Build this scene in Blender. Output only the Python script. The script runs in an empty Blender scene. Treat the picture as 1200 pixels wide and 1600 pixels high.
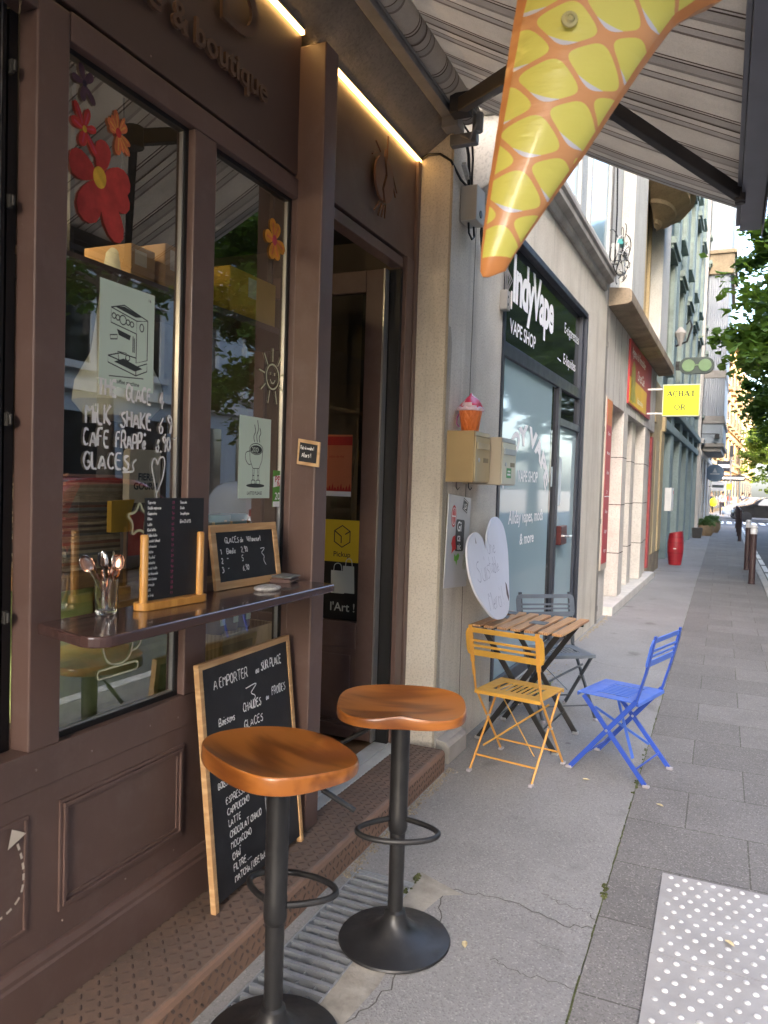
import bpy, math, random
from math import sin, cos, pi, radians, sqrt, atan2
from mathutils import Vector, Matrix
random.seed(7)
scene = bpy.context.scene
C = scene.collection
# ---------------------------------------------------------------- camera
cam = bpy.data.cameras.new("camera"); camo = bpy.data.objects.new("camera", cam); C.objects.link(camo)
cam.sensor_fit = 'VERTICAL'; cam.sensor_height = 36; cam.lens = 27.0
cam.clip_end = 2000; cam.clip_start = 0.05
_f = 1200.0
n1 = Vector((529, -28, _f)).normalized()
up_ = Vector((0.031, -1.0, -(0.031*529+28)/_f)).normalized()
n1 = (n1-up_*n1.dot(up_)).normalized()
rt = n1.cross(up_)
if rt.x < 0: rt = -rt
ex = Vector((rt.x, n1.x, up_.x)); ey = -Vector((rt.y, n1.y, up_.y)); ez = -Vector((rt.z, n1.z, up_.z))
M = Matrix((ex, ey, ez)).transposed().to_4x4(); M.translation = (0, 0, 1.6)
camo.matrix_world = M
cam.dof.use_dof = True; cam.dof.focus_distance = 4.2; cam.dof.aperture_fstop = 5.6
scene.camera = camo
# ---------------------------------------------------------------- light
SUN_EL, SUN_AZ = radians(29), radians(143)      # azimuth clockwise from +Y
w = bpy.data.worlds.new("World"); scene.world = w; w.use_nodes = True
nt = w.node_tree; bg = nt.nodes['Background']
sky = nt.nodes.new('ShaderNodeTexSky'); sky.sky_type = 'NISHITA'; sky.sun_disc = False
sky.sun_elevation = SUN_EL; sky.sun_rotation = SUN_AZ; sky.air_density = .85; sky.dust_density = 4.0; sky.ozone_density = .5
nt.links.new(sky.outputs[0], bg.inputs[0]); bg.inputs[1].default_value = 0.15
sl = bpy.data.lights.new("sun", 'SUN'); sl.energy = 2.0; sl.angle = radians(0.5); sl.color = (1, .83, .60)
so = bpy.data.objects.new("sun", sl); C.objects.link(so)
sd = Vector((sin(SUN_AZ)*cos(SUN_EL), cos(SUN_AZ)*cos(SUN_EL), sin(SUN_EL)))
so.rotation_euler = sd.to_track_quat('Z', 'Y').to_euler()
scene.view_settings.view_transform = 'Standard'; scene.view_settings.look = 'None'
scene.view_settings.exposure = 3.52; scene.view_settings.gamma = 1
scene.render.engine = 'CYCLES'
scene.cycles.use_denoising = True
scene.cycles.max_bounces = 10; scene.cycles.transparent_max_bounces = 16
scene.cycles.sample_clamp_indirect = 6
# ---------------------------------------------------------------- helpers
LOC = {}
def tag(o, label=None, cat=None, group=None, kind=None):
    if label: o['label'] = label
    if cat: o['category'] = cat
    if group: o['group'] = group
    if kind: o['kind'] = kind
    return o
def thing(name, label, cat, loc=(0, 0, 0), rotz=0, group=None, parent=None):
    o = bpy.data.objects.new(name, None); C.objects.link(o)
    o.empty_display_size = .1
    o.location = loc; o.rotation_euler = (0, 0, rotz)
    LOC[o.name] = Vector(loc)
    return tag(o, label, cat, group)
def copy_tree(o, parent=None):
    c = o.copy(); C.objects.link(c); c.parent = parent
    if o.name in LOC: LOC[c.name] = LOC[o.name].copy()
    for ch in list(o.children): copy_tree(ch, c)
    return c
TH = -0.0225                                  # the row of houses past the cafe stands turned by this much
SO = Vector((-1.455, 4.13, 0))
def S2W(X, Y, z=0):
    return Vector((SO.x+X*cos(TH)-Y*sin(TH), SO.y+X*sin(TH)+Y*cos(TH), z))
class MB:
    def __init__(s): s.v = []; s.f = []; s.mi = []; s.cur = 0
    def add(s, vs, fs):
        b = len(s.v); s.v += [tuple(p) for p in vs]
        for f in fs: s.f.append(tuple(b+i for i in f)); s.mi.append(s.cur)
        return s
    def box(s, x0, x1, y0, y1, z0, z1):
        return s.add([(x0,y0,z0),(x1,y0,z0),(x1,y1,z0),(x0,y1,z0),(x0,y0,z1),(x1,y0,z1),(x1,y1,z1),(x0,y1,z1)],
                     [(3,2,1,0),(4,5,6,7),(0,1,5,4),(1,2,6,5),(2,3,7,6),(3,0,4,7)])
    def obox(s, c, ax, half):
        c = Vector(c); a = [Vector(q).normalized()*h for q, h in zip(ax, half)]
        vs = [c+a[0]*i+a[1]*j+a[2]*k for k in (-1,1) for j in (-1,1) for i in (-1,1)]
        return s.add(vs, [(2,3,1,0),(4,5,7,6),(0,1,5,4),(1,3,7,5),(3,2,6,7),(2,0,4,6)])
    def beam(s, a, b, w, h, up=(0,0,1)):
        a, b = Vector(a), Vector(b); d = (b-a); L = d.length; d.normalize()
        u = Vector(up)
        if abs(d.dot(u)) > .98: u = Vector((1,0,0))
        r = d.cross(u).normalized(); u = r.cross(d).normalized()
        return s.obox((a+b)/2, (r, d, u), (w/2, L/2, h/2))
    def tube(s, pts, r, n=8, closed=False, sq=1):
        pts = [Vector(p) for p in pts]; N = len(pts); rs = r if isinstance(r, (list, tuple)) else [r]*N
        b = len(s.v); prev = None
        for i, p in enumerate(pts):
            if closed: d = pts[(i+1) % N]-pts[i-1]
            else: d = pts[min(i+1, N-1)]-pts[max(i-1, 0)]
            if d.length < 1e-9: d = Vector((0,0,1))
            d.normalize()
            if prev is None:
                a = Vector((0,0,1)) if abs(d.z) < .9 else Vector((1,0,0))
                u = d.cross(a).normalized()
            else:
                u = prev-d*prev.dot(d)
                u = u.normalized() if u.length > 1e-6 else d.orthogonal().normalized()
            prev = u; v = d.cross(u)
            for k in range(n):
                t = 2*pi*k/n; s.v.append(tuple(p+(u*cos(t)+v*sin(t)*sq)*rs[i]))
        m = N if closed else N-1
        for i in range(m):
            for k in range(n):
                i2 = (i+1) % N
                s.f.append((b+i*n+k, b+i*n+(k+1) % n, b+i2*n+(k+1) % n, b+i2*n+k)); s.mi.append(s.cur)
        if not closed:
            s.f.append(tuple(b+k for k in range(n))[::-1]); s.mi.append(s.cur)
            s.f.append(tuple(b+(N-1)*n+k for k in range(n))); s.mi.append(s.cur)
        return s
    def lathe(s, prof, n=32, c=(0,0,0), sx=1, sy=1):
        b = len(s.v); c = Vector(c)
        for r, z in prof:
            for k in range(n):
                t = 2*pi*k/n; s.v.append((c.x+r*cos(t)*sx, c.y+r*sin(t)*sy, c.z+z))
        for i in range(len(prof)-1):
            for k in range(n):
                s.f.append((b+i*n+k, b+i*n+(k+1) % n, b+(i+1)*n+(k+1) % n, b+(i+1)*n+k)); s.mi.append(s.cur)
        if prof[0][0] > 1e-4: s.f.append(tuple(b+k for k in range(n))[::-1]); s.mi.append(s.cur)
        if prof[-1][0] > 1e-4: s.f.append(tuple(b+(len(prof)-1)*n+k for k in range(n))); s.mi.append(s.cur)
        return s
    def prism(s, poly, o, U, V, depth):
        o, U, V = Vector(o), Vector(U), Vector(V); N = U.cross(V).normalized()
        n = len(poly); a = [o+U*p[0]+V*p[1] for p in poly]; bq = [p+N*depth for p in a]
        return s.add(a+bq, [tuple(range(n))[::-1], tuple(range(n, 2*n))]+[(i, (i+1) % n, n+(i+1) % n, n+i) for i in range(n)])
    def flat(s, poly, o, U, V, off=0):
        o, U, V = Vector(o), Vector(U), Vector(V); N = U.cross(V).normalized()
        return s.add([o+U*p[0]+V*p[1]+N*off for p in poly], [tuple(range(len(poly)))])
    def ribbon(s, pts, wd, o, U, V, off=0, closed=False):
        o, U, V = Vector(o), Vector(U), Vector(V); N = U.cross(V).normalized()
        n = len(pts)
        if n < 2: return s
        vs = []
        for i, p in enumerate(pts):
            if closed: q0, q1 = pts[i-1], pts[(i+1) % n]
            else: q0, q1 = pts[max(i-1,0)], pts[min(i+1,n-1)]
            dx, dy = q1[0]-q0[0], q1[1]-q0[1]; L = math.hypot(dx, dy) or 1
            wi = wd[i] if isinstance(wd, list) else wd
            nx, ny = -dy/L*wi/2, dx/L*wi/2
            for sg in (1, -1): vs.append(o+U*(p[0]+nx*sg)+V*(p[1]+ny*sg)+N*off)
        m = n if closed else n-1
        return s.add(vs, [(2*i, 2*i+1, 2*((i+1) % n)+1, 2*((i+1) % n)) for i in range(m)])
    def build(s, name, mats, parent=None, world=False, smooth=False, bevel=0, loc=None, seg=2):
        vs = s.v
        off = Vector((0,0,0))
        if parent is not None and world:
            r = parent
            while r.parent: r = r.parent
            off = LOC.get(r.name, Vector((0,0,0)))
        if loc is not None: off = Vector(loc)
        if off.length > 0: vs = [(p[0]-off.x, p[1]-off.y, p[2]-off.z) for p in vs]
        me = bpy.data.meshes.new(name); me.from_pydata(vs, [], s.f)
        if not isinstance(mats, (list, tuple)): mats = [mats]
        for m in mats: me.materials.append(m)
        if len(mats) > 1: me.polygons.foreach_set('material_index', s.mi)
        me.validate(); me.update()
        if smooth:
            me.polygons.foreach_set('use_smooth', [True]*len(me.polygons))
            me.set_sharp_from_angle(angle=radians(smooth if smooth is not True else 40))
        o = bpy.data.objects.new(name, me); C.objects.link(o)
        if parent is not None: o.parent = parent
        if loc is not None: o.location = loc; LOC[o.name] = Vector(loc)
        if bevel:
            b = o.modifiers.new('edge', 'BEVEL'); b.width = bevel; b.segments = seg; b.limit_method = 'ANGLE'; b.angle_limit = radians(50)
        return o
def chaikin(p, it=1, closed=False):
    for _ in range(it):
        q = []
        n = len(p)
        if n < 3: return p
        if not closed: q.append(p[0])
        for i in range(n if closed else n-1):
            a, b = p[i], p[(i+1) % n]
            q.append((a[0]*.75+b[0]*.25, a[1]*.75+b[1]*.25)); q.append((a[0]*.25+b[0]*.75, a[1]*.25+b[1]*.75))
        if not closed: q.append(p[-1])
        p = q
    return p
def rrect(x0, x1, y0, y1, r, n=5):
    out = []
    for cx, cy, a in ((x1-r,y1-r,0),(x0+r,y1-r,90),(x0+r,y0+r,180),(x1-r,y0+r,270)):
        for k in range(n+1):
            t = radians(a+90*k/n); out.append((cx+r*cos(t), cy+r*sin(t)))
    return out
def circ(cx, cy, r, n=20, ry=None, a0=0, a1=360):
    m = n if a1-a0 >= 360 else n+1
    return [(cx+r*cos(radians(a0+(a1-a0)*k/n)), cy+(ry or r)*sin(radians(a0+(a1-a0)*k/n))) for k in range(m)]
# stroke alphabet, hand written: xy pairs, baseline y=2, x-height 6, capital 9
GL = {'A':"02 39 62|14 54",'B':"02 09 49 58 56 45 05|45 64 63 42 02",'C':"58 39 18 05 13 32 53",'D':"02 09 39 57 54 32 02",'E':"59 09 02 52|06 46",
'F':"59 09 02|06 46",'G':"58 39 18 05 13 32 53 55 35",'H':"09 02|59 52|06 56",'I':"02 09",'J':"49 43 22 03",'K':"09 02|59 05 52",'L':"09 02 42",
'M':"02 09 36 69 62",'N':"02 09 52 59",'O':"39 18 05 13 32 53 65 58 39",'P':"02 09 49 58 56 45 05",'R':"02 09 49 58 56 45 05|35 62",
'S':"58 38 17 26 45 54 42 22 03",'T':"09 69|39 32",'U':"09 03 22 42 53 59",'V':"09 32 69",'W':"09 22 47 62 89",'X':"09 52|59 02",'Y':"09 36|69 32",'Z':"09 59 02 52",
'a':"46 26 04 13 32 44|46 43 52",'b':"09 02|05 26 46 44 32 02",'c':"45 26 04 12 42",'d':"49 42|44 26 04 12 32 44",'e':"04 44 36 15 03 22 43",'f':"48 29 17 12|05 35",
'g':"46 26 04 13 33 45|46 41 20 01",'h':"09 02|04 26 44 42",'i':"06 02|08 09",'j':"26 21 00|28 29",'k':"09 02|36 04 32",'l':"09 03 12",'m':"06 02|04 16 35 32|35 56 65 62",
'n':"06 02|04 26 44 42",'o':"26 04 12 32 44 36 26",'p':"06 00|05 26 46 44 32 03",'q':"46 40|45 26 04 12 32 44",'r':"06 02|04 26 36",'s':"46 16 05 34 33 12 02",
't':"19 13 32|06 36",'u':"06 03 12 32 44|46 42",'v':"06 22 46",'w':"06 12 35 52 66",'x':"06 42|46 02",'y':"06 23|46 10",'z':"06 46 02 42",
'0':"29 07 04 22 44 47 29",'1':"07 29 22",'2':"08 29 48 46 02 52",'3':"08 29 48 36 16 36 44 33 12 03",'4':"39 05 55|39 32",'5':"49 09 06 36 44 32 03",
'6':"48 26 04 12 32 44 25 05",'7':"09 49 12",'8':"29 08 26 44 32 12 04 26 48 29",'9':"46 26 08 29 48 46 32",',':"12 01",'.':"02 13","'":"09 07",'-':"05 35",'!':"09 04|02 03",
'|':"0a 00",'/':"02 49",'(':"29 06 13 21",')':"09 26 13 01",'"':"08 07|28 27",'é':"04 44 36 15 03 22 43|28 49",'É':"59 09 02 52|06 46|2a 4b",'à':"46 26 04 13 32 44|46 43 52|19 38",'ï':"06 02|08 09|28 29",'Ï':"02 09|0b 0a|2b 2a",'+':"25 21|03 43"}
rs = random.Random(3)
def script(mb, txt, h, o, U, V, wd, x0=0, y0=0, jit=.5, off=.0012, sx=.8, slope=0, align=0, track=1.6, fit=None):
    """writes txt as strokes of width wd, capital height h, at (x0, y0) on the plane o, U, V"""
    sc = h/7.0; tot = 0; items = []
    for ch in txt:
        if ch == ' ': tot += 3.2; continue
        g = GL.get(ch)
        if g is None: tot += 3; continue
        st = [[(int(p[0], 16), int(p[1], 16)) for p in q.split()] for q in g.split('|')]
        mx = max(p[0] for q in st for p in q)
        items.append((tot, st)); tot += mx+track
    if fit: sx = fit/((tot-track)*sc)
    xa = x0-align*tot*sc*sx
    for tx, st in items:
        jy = rs.uniform(-.4, .4)*jit; k = 1+rs.uniform(-.1, .1)*jit
        for q in st:
            pts = []
            for px, py in q:
                a = (tx+px*k+rs.uniform(-.25, .25)*jit)*sc*sx; b = ((py-2)*k+jy+rs.uniform(-.25, .25)*jit)*sc
                pts.append((xa+a, y0+b+(xa+a-x0)*slope))
            cp = chaikin(pts, 2); w0 = wd*rs.uniform(.8, 1.2); ph = rs.uniform(0, 6.28)
            mb.ribbon(cp, [w0*(1+.28*sin(ph+i_*.55)+rs.uniform(-.16, .16)) for i_ in range(len(cp))], o, U, V, off)
    return tot*sc*sx
_tc = {}
def letters(mb, txt, h, o, U, V, off=.002, sx=1, bold=0, align=0, depth=0, x0=0, y0=0, space=1, warp=None, fit=None):
    """printed letters as flat or raised shapes (built-in typeface); h = capital height"""
    key = (txt, bold, space)
    if key not in _tc:
        cu = bpy.data.curves.new('t', 'FONT'); cu.body = txt; cu.size = 1; cu.offset = bold; cu.space_character = space
        cu.resolution_u = 4; cu.fill_mode = 'FRONT' if True else 'BOTH'
        cu.dimensions = '2D'
        ob = bpy.data.objects.new('t', cu); C.objects.link(ob)
        dg = bpy.context.evaluated_depsgraph_get()
        me = ob.evaluated_get(dg).to_mesh()
        vs = [(v.co.x, v.co.y) for v in me.vertices]; fs = [tuple(p.vertices) for p in me.polygons]
        ob.evaluated_get(dg).to_mesh_clear()
        bpy.data.objects.remove(ob); bpy.data.curves.remove(cu)
        _tc[key] = (vs, fs)
    vs, fs = _tc[key]
    o, U, V = Vector(o), Vector(U), Vector(V); N = U.cross(V).normalized()
    if not vs: return
    wmax = max(v[0] for v in vs); sc = h/.72
    if fit: sx = fit/(wmax*sc)
    P = []
    for x, y in vs:
        a = (x-align*wmax)*sc*sx; b = y*sc
        if warp: a, b = warp(a, b)
        P.append((x0+a, y0+b))
    if depth == 0:
        mb.add([o+U*a+V*b+N*off for a, b in P], fs)
    else:
        n = len(P)
        top = [o+U*a+V*b+N*(off+depth) for a, b in P]; bot = [o+U*a+V*b+N*off for a, b in P]
        ec = {}
        for f in fs:
            for i in range(len(f)): e = (f[i], f[(i+1) % len(f)]); ec[e] = 1
        sides = [(a+n, b+n, b, a) for (a, b) in ec if (b, a) not in ec]
        mb.add(top+bot, fs+sides)
# ---------------------------------------------------------------- materials
def srgb(r, g, b):
    return tuple(((c/255)/12.92 if c/255 <= .04045 else ((c/255+.055)/1.055)**2.4) for c in (r, g, b))
class NT:
    def __init__(s, name):
        s.m = bpy.data.materials.new(name); s.m.use_nodes = True; s.t = s.m.node_tree
        s.b = s.t.nodes['Principled BSDF']; s.out = s.t.nodes['Material Output']
    def n(s, ty, **kw):
        nd = s.t.nodes.new(ty)
        for k, v in kw.items():
            if hasattr(nd, k): setattr(nd, k, v)
            else: nd.inputs[k].default_value = v
        return nd
    def l(s, a, b): s.t.links.new(a, b)
    def mth(s, op, a, b=None, c=None):
        nd = s.t.nodes.new('ShaderNodeMath'); nd.operation = op
        for i, q in enumerate((a, b, c)):
            if q is None: continue
            if isinstance(q, (int, float)): nd.inputs[i].default_value = q
            else: s.l(q, nd.inputs[i])
        return nd.outputs[0]
    def mix(s, f, a, b, mode='MIX'):
        nd = s.t.nodes.new('ShaderNodeMix'); nd.data_type = 'RGBA'; nd.blend_type = mode
        for i, q in ((0, f), (6, a), (7, b)):
            if isinstance(q, (int, float)): nd.inputs[i].default_value = q
            elif isinstance(q, tuple): nd.inputs[i].default_value = q if len(q) == 4 else (*q, 1)
            else: s.l(q, nd.inputs[i])
        return nd.outputs[2]
    def ramp(s, f, stops, interp='LINEAR'):
        nd = s.t.nodes.new('ShaderNodeValToRGB'); nd.color_ramp.interpolation = interp
        e = nd.color_ramp.elements
        while len(e) < len(stops): e.new(0.5)
        for i, (p, c) in enumerate(stops):
            e[i].position = p; e[i].color = (*c, 1) if isinstance(c, tuple) and len(c) == 3 else ((c, c, c, 1) if isinstance(c, (int, float)) else c)
        s.l(f, nd.inputs[0]); return nd.outputs[0]
    def noise(s, scale, detail=4, vec=None, rough=.55):
        nd = s.n('ShaderNodeTexNoise'); nd.inputs['Scale'].default_value = scale; nd.inputs['Detail'].default_value = detail; nd.inputs['Roughness'].default_value = rough
        s.l(vec if vec is not None else s.co(), nd.inputs['Vector']); return nd.outputs[0]
    def co(s):
        if not hasattr(s, '_co'): s._co = s.t.nodes.new('ShaderNodeTexCoord').outputs['Object']
        return s._co
    def xyz(s, v=None):
        nd = s.t.nodes.new('ShaderNodeSeparateXYZ'); s.l(v if v is not None else s.co(), nd.inputs[0]); return nd.outputs
    def scaled(s, sc, rot=(0,0,0)):
        nd = s.t.nodes.new('ShaderNodeMapping'); nd.inputs['Scale'].default_value = sc; nd.inputs['Rotation'].default_value = rot; s.l(s.co(), nd.inputs[0]); return nd.outputs[0]
    def bump(s, h, strength=.3, dist=.01):
        nd = s.t.nodes.new('ShaderNodeBump'); nd.inputs['Strength'].default_value = strength; nd.inputs['Distance'].default_value = dist
        s.l(h, nd.inputs['Height']); s.l(nd.outputs[0], s.b.inputs['Normal'])
    def col(s, c):
        if isinstance(c, tuple): s.b.inputs['Base Color'].default_value = (*c, 1)
        else: s.l(c, s.b.inputs['Base Color'])
    def set(s, **kw):
        for k, v in kw.items(): s.b.inputs[k.replace('_', ' ')].default_value = v
def mat(name, c, rough=.6, metal=0, var=.12, vs=5, bump=0, bs=120, coat=0, dirt=0, dirtc=(.05,.045,.04), ds=3, spec=.5, rv=.0, scuff=0, scuffc=(.3,.25,.22)):
    q = NT(name); base = c
    if var:
        base = q.mix(q.ramp(q.noise(vs, 6), [(.3, 0.0), (.7, 1.0)]), tuple(x*(1-var) for x in c), tuple(min(1, x*(1+var)) for x in c))
    if dirt:
        base = q.mix(q.ramp(q.noise(ds, 8, rough=.7), [(.5, 0.0), (.75, dirt)]), base, dirtc)
    if scuff:
        base = q.mix(q.ramp(q.noise(1, 6, q.scaled((70, 70, 9)), .75), [(.60, 0.0), (.74, scuff)]), base, scuffc)
        base = q.mix(q.ramp(q.noise(34, 3, rough=.8), [(.70, 0.0), (.78, scuff*1.3)]), base, scuffc)
    q.col(base); q.set(Roughness=rough, Metallic=metal, Coat_Weight=coat, Specular_IOR_Level=spec)
    if rv: q.l(q.ramp(q.noise(vs*2, 5), [(.3, max(0, rough-rv)), (.7, min(1, rough+rv))]), q.b.inputs['Roughness'])
    if bump: q.bump(q.noise(bs, 4), bump, .004)
    return q.m
def emit(name, c, st):
    q = NT(name); q.col(c); q.b.inputs['Emission Color'].default_value = (*c, 1); q.set(Emission_Strength=st); return q.m
def glass(name, tint=(.93,.96,.95), f0=.045, rough=0.0, boost=1.0):
    """thin pane: mirror share by angle (same from both sides), the rest passes straight through"""
    q = NT(name); t = q.t; t.nodes.remove(q.b)
    ge = t.nodes.new('ShaderNodeNewGeometry'); dt = t.nodes.new('ShaderNodeVectorMath'); dt.operation = 'DOT_PRODUCT'
    q.l(ge.outputs['Normal'], dt.inputs[0]); q.l(ge.outputs['Incoming'], dt.inputs[1])
    c = q.mth('ABSOLUTE', dt.outputs['Value'])
    fr = q.mth('ADD', q.mth('MULTIPLY', q.mth('POWER', q.mth('SUBTRACT', 1.0, c), 4.0), (1-f0)*boost), f0)
    tr = t.nodes.new('ShaderNodeBsdfTransparent'); tr.inputs[0].default_value = (*tint, 1)
    gl = t.nodes.new('ShaderNodeBsdfGlossy'); gl.inputs['Roughness'].default_value = rough; gl.inputs[0].default_value = (.95, .97, .96, 1)
    mx = t.nodes.new('ShaderNodeMixShader'); q.l(q.mth('MINIMUM', fr, 1.0), mx.inputs[0]); q.l(tr.outputs[0], mx.inputs[1]); q.l(gl.outputs[0], mx.inputs[2])
    q.l(mx.outputs[0], q.out.inputs[0]); return q.m
def leafmat(name, c1, c2):
    q = NT(name); t = q.t; t.nodes.remove(q.b)
    c = q.mix(q.ramp(q.noise(1.6, 3), [(.35, 0.0), (.65, 1.0)]), c1, c2)
    df = t.nodes.new('ShaderNodeBsdfDiffuse'); tl = t.nodes.new('ShaderNodeBsdfTranslucent'); gl = t.nodes.new('ShaderNodeBsdfGlossy'); gl.inputs['Roughness'].default_value = .4
    q.l(c, df.inputs[0]); q.l(q.mix(.5, c, (.25, .4, .03)), tl.inputs[0])
    m1 = t.nodes.new('ShaderNodeMixShader'); m1.inputs[0].default_value = .45; q.l(df.outputs[0], m1.inputs[1]); q.l(tl.outputs[0], m1.inputs[2])
    m2 = t.nodes.new('ShaderNodeMixShader'); m2.inputs[0].default_value = .06; q.l(m1.outputs[0], m2.inputs[1]); q.l(gl.outputs[0], m2.inputs[2])
    q.l(m2.outputs[0], q.out.inputs[0]); return q.m
def wood(name, c1, c2, scale=(3, 30, 30), rough=.4, coat=0, dist=2.5, bump=.05):
    q = NT(name); v = q.scaled(scale)
    f = q.noise(1, 6, v, .6); wv = q.n('ShaderNodeTexWave'); wv.inputs['Scale'].default_value = .8; wv.inputs['Distortion'].default_value = 6; wv.inputs['Detail'].default_value = 3
    q.l(v, wv.inputs['Vector'])
    k = q.mth('ADD', q.mth('MULTIPLY', f, .65), q.mth('MULTIPLY', wv.outputs[1] if len(wv.outputs) > 1 else wv.outputs[0], .35))
    q.col(q.ramp(k, [(.33, c1), (.64, c2)])); q.set(Roughness=rough, Coat_Weight=coat, Coat_Roughness=.15)
    if bump: q.bump(f, bump, .002)
    return q.m
# ---------------------------------------------------------------- shared materials
BROWN = mat('brown_paint', (.125, .077, .065), .42, var=.14, vs=3, dirt=.4, dirtc=(.19, .14, .13), ds=7, scuff=.30, scuffc=(.22, .165, .145), bump=.04, bs=260, rv=.08)
BROWND = mat('dark_and_shaded_brown', (.085, .053, .045), .45, var=.1, vs=3)  # dark brown; on the fascia it puts soffit shade into the same brown paint
BLACK = mat('black_rubber', (.008, .008, .009), .5, var=.1)
BLKM = mat('black_metal', (.016, .016, .017), .42, var=.2, vs=9, bump=.03, bs=300, rv=.12, dirt=.22, dirtc=(.075, .07, .065), ds=11)
WHITE = mat('white_paint', (.75, .75, .73), .5, var=.05)
CHALK = mat('chalk', (.82, .82, .80), .9, var=.05)
PENW = mat('white_paint_pen', (.8, .8, .78), .7, var=.02)
PENG = mat('pale_green_paint_pen', (.58, .60, .40), .7, var=.04)
SLATE = mat('chalkboard', (.012, .013, .016), .55, var=.35, vs=7, dirt=.45, dirtc=(.06, .06, .065), ds=4)
PINE = wood('pale_wood', (.50, .29, .13), (.66, .43, .22), (4, 4, 40), .55)
OAK = wood('golden_wood', (.48, .22, .045), (.62, .32, .08), (30, 30, 5), .35, .3)
SLATW = wood('table_slat_wood', (.36, .17, .07), (.62, .36, .17), (40, 3, 40), .5)
GLASS = glass('window_glass', f0=.27)
GLASSD = glass('door_glass', (.75, .77, .75), .04)
ALU = mat('aluminium', (.55, .56, .57), .35, .9, var=.08)
GALV = mat('galvanised_steel', (.33, .35, .37), .45, .5, var=.08, vs=14, dirt=.12, ds=9)
CONC = mat('concrete', (.36, .34, .31), .9, var=.2, vs=4, bump=.4, bs=60, dirt=.5, dirtc=(.14, .125, .11), ds=2.2)
STEEL = mat('spoon_steel', (.72, .70, .68), .14, 1, var=.03)
COPPER = mat('copper_steel', (.72, .42, .30), .18, 1, var=.08)
PAPER = mat('pale_green_paper', (.58, .70, .60), .8, var=.03)
INK = mat('ink', (.035, .045, .045), .8, var=.05)
LWHITE = mat('white_vinyl', (.88, .88, .88), .6, var=0)

def stucco(name, c, c2, bump=.5, bs=90, streak=.5):
    q = NT(name)
    a = q.mix(q.ramp(q.noise(2.2, 8, rough=.65), [(.35, 0.0), (.68, 1.0)]), c, c2)
    st = q.noise(1.0, 6, q.scaled((3.5, 3.5, .35)), .7)
    a = q.mix(q.ramp(st, [(.50, 0.0), (.72, streak)]), a, tuple(x*.45 for x in c2))
    fine = q.noise(bs*1.3, 3)
    a = q.mix(q.ramp(fine, [(.34, .5), (.5, 0.0)]), a, tuple(x*.5 for x in c))
    q.col(a); q.set(Roughness=.92, Specular_IOR_Level=.2); q.bump(q.noise(bs, 5, rough=.7), bump, .006)
    return q.m
RENDER = stucco('pale_render', (.66, .62, .54), (.56, .51, .43), .45, 70)
ROUGH = stucco('roughcast_render', (.47, .43, .36), (.38, .345, .285), .9, 120, .3)
STONE = stucco('pale_stone', (.62, .595, .55), (.51, .48, .44), .15, 50, .45)
TANR = stucco('tan_render', (.47, .35, .20), (.40, .29, .165), .2, 40, .35)
CREAM = stucco('cream_render', (.52, .42, .25), (.45, .35, .20), .25, 40, .45)
WHITER = stucco('white_render', (.60, .60, .57), (.52, .52, .49), .15, 40, .35)
AQUA = stucco('aqua_render', (.26, .335, .335), (.215, .28, .28), .12, 40, .25)
BLUEG = stucco('blue_grey_render', (.42, .47, .50), (.36, .41, .44), .12, 30, .25)
SUNTAN = stucco('ochre_render', (.21, .155, .09), (.18, .125, .07), .2, 30, .3)
GREYR = stucco('grey_render', (.42, .43, .45), (.36, .37, .38), .15, 30, .3)

# asphalt pavement: worn grey with pale chippings, stains
q = NT('pavement_asphalt')
big = q.noise(1.3, 8, rough=.6)
a = q.mix(q.ramp(big, [(.3, 0.0), (.72, 1.0)]), (.215, .208, .204), (.28, .272, .266))
vo = q.n('ShaderNodeTexVoronoi'); vo.inputs['Scale'].default_value = 170; q.l(q.co(), vo.inputs['Vector'])
a = q.mix(q.ramp(q.xyz(vo.outputs['Color'])[0], [(.84, 0.0), (.98, .45)]), a, (.42, .40, .37))
a = q.mix(q.ramp(q.xyz(vo.outputs['Color'])[1], [(.70, 0.0), (.9, .30)]), a, (.09, .085, .08))
st = q.noise(3.1, 3, rough=.4)
a = q.mix(q.ramp(st, [(.66, 0.0), (.74, .4)]), a, (.075, .07, .067))
gum = q.n('ShaderNodeTexVoronoi'); gum.inputs['Scale'].default_value = 1.9; q.l(q.co(), gum.inputs['Vector'])
a = q.mix(q.ramp(gum.outputs['Distance'], [(.020, .55), (.042, 0.0)]), a, (.085, .08, .078))
gum2 = q.n('ShaderNodeTexVoronoi'); gum2.inputs['Scale'].default_value = 3.3; q.l(q.co(), gum2.inputs['Vector'])
a = q.mix(q.ramp(gum2.outputs['Distance'], [(.030, .35), (.045, 0.0)]), a, (.36, .35, .34))
q.col(a); q.set(Roughness=.85, Specular_IOR_Level=.3); q.bump(vo.outputs['Distance'], .35, .004); ASPH = q.m
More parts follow.
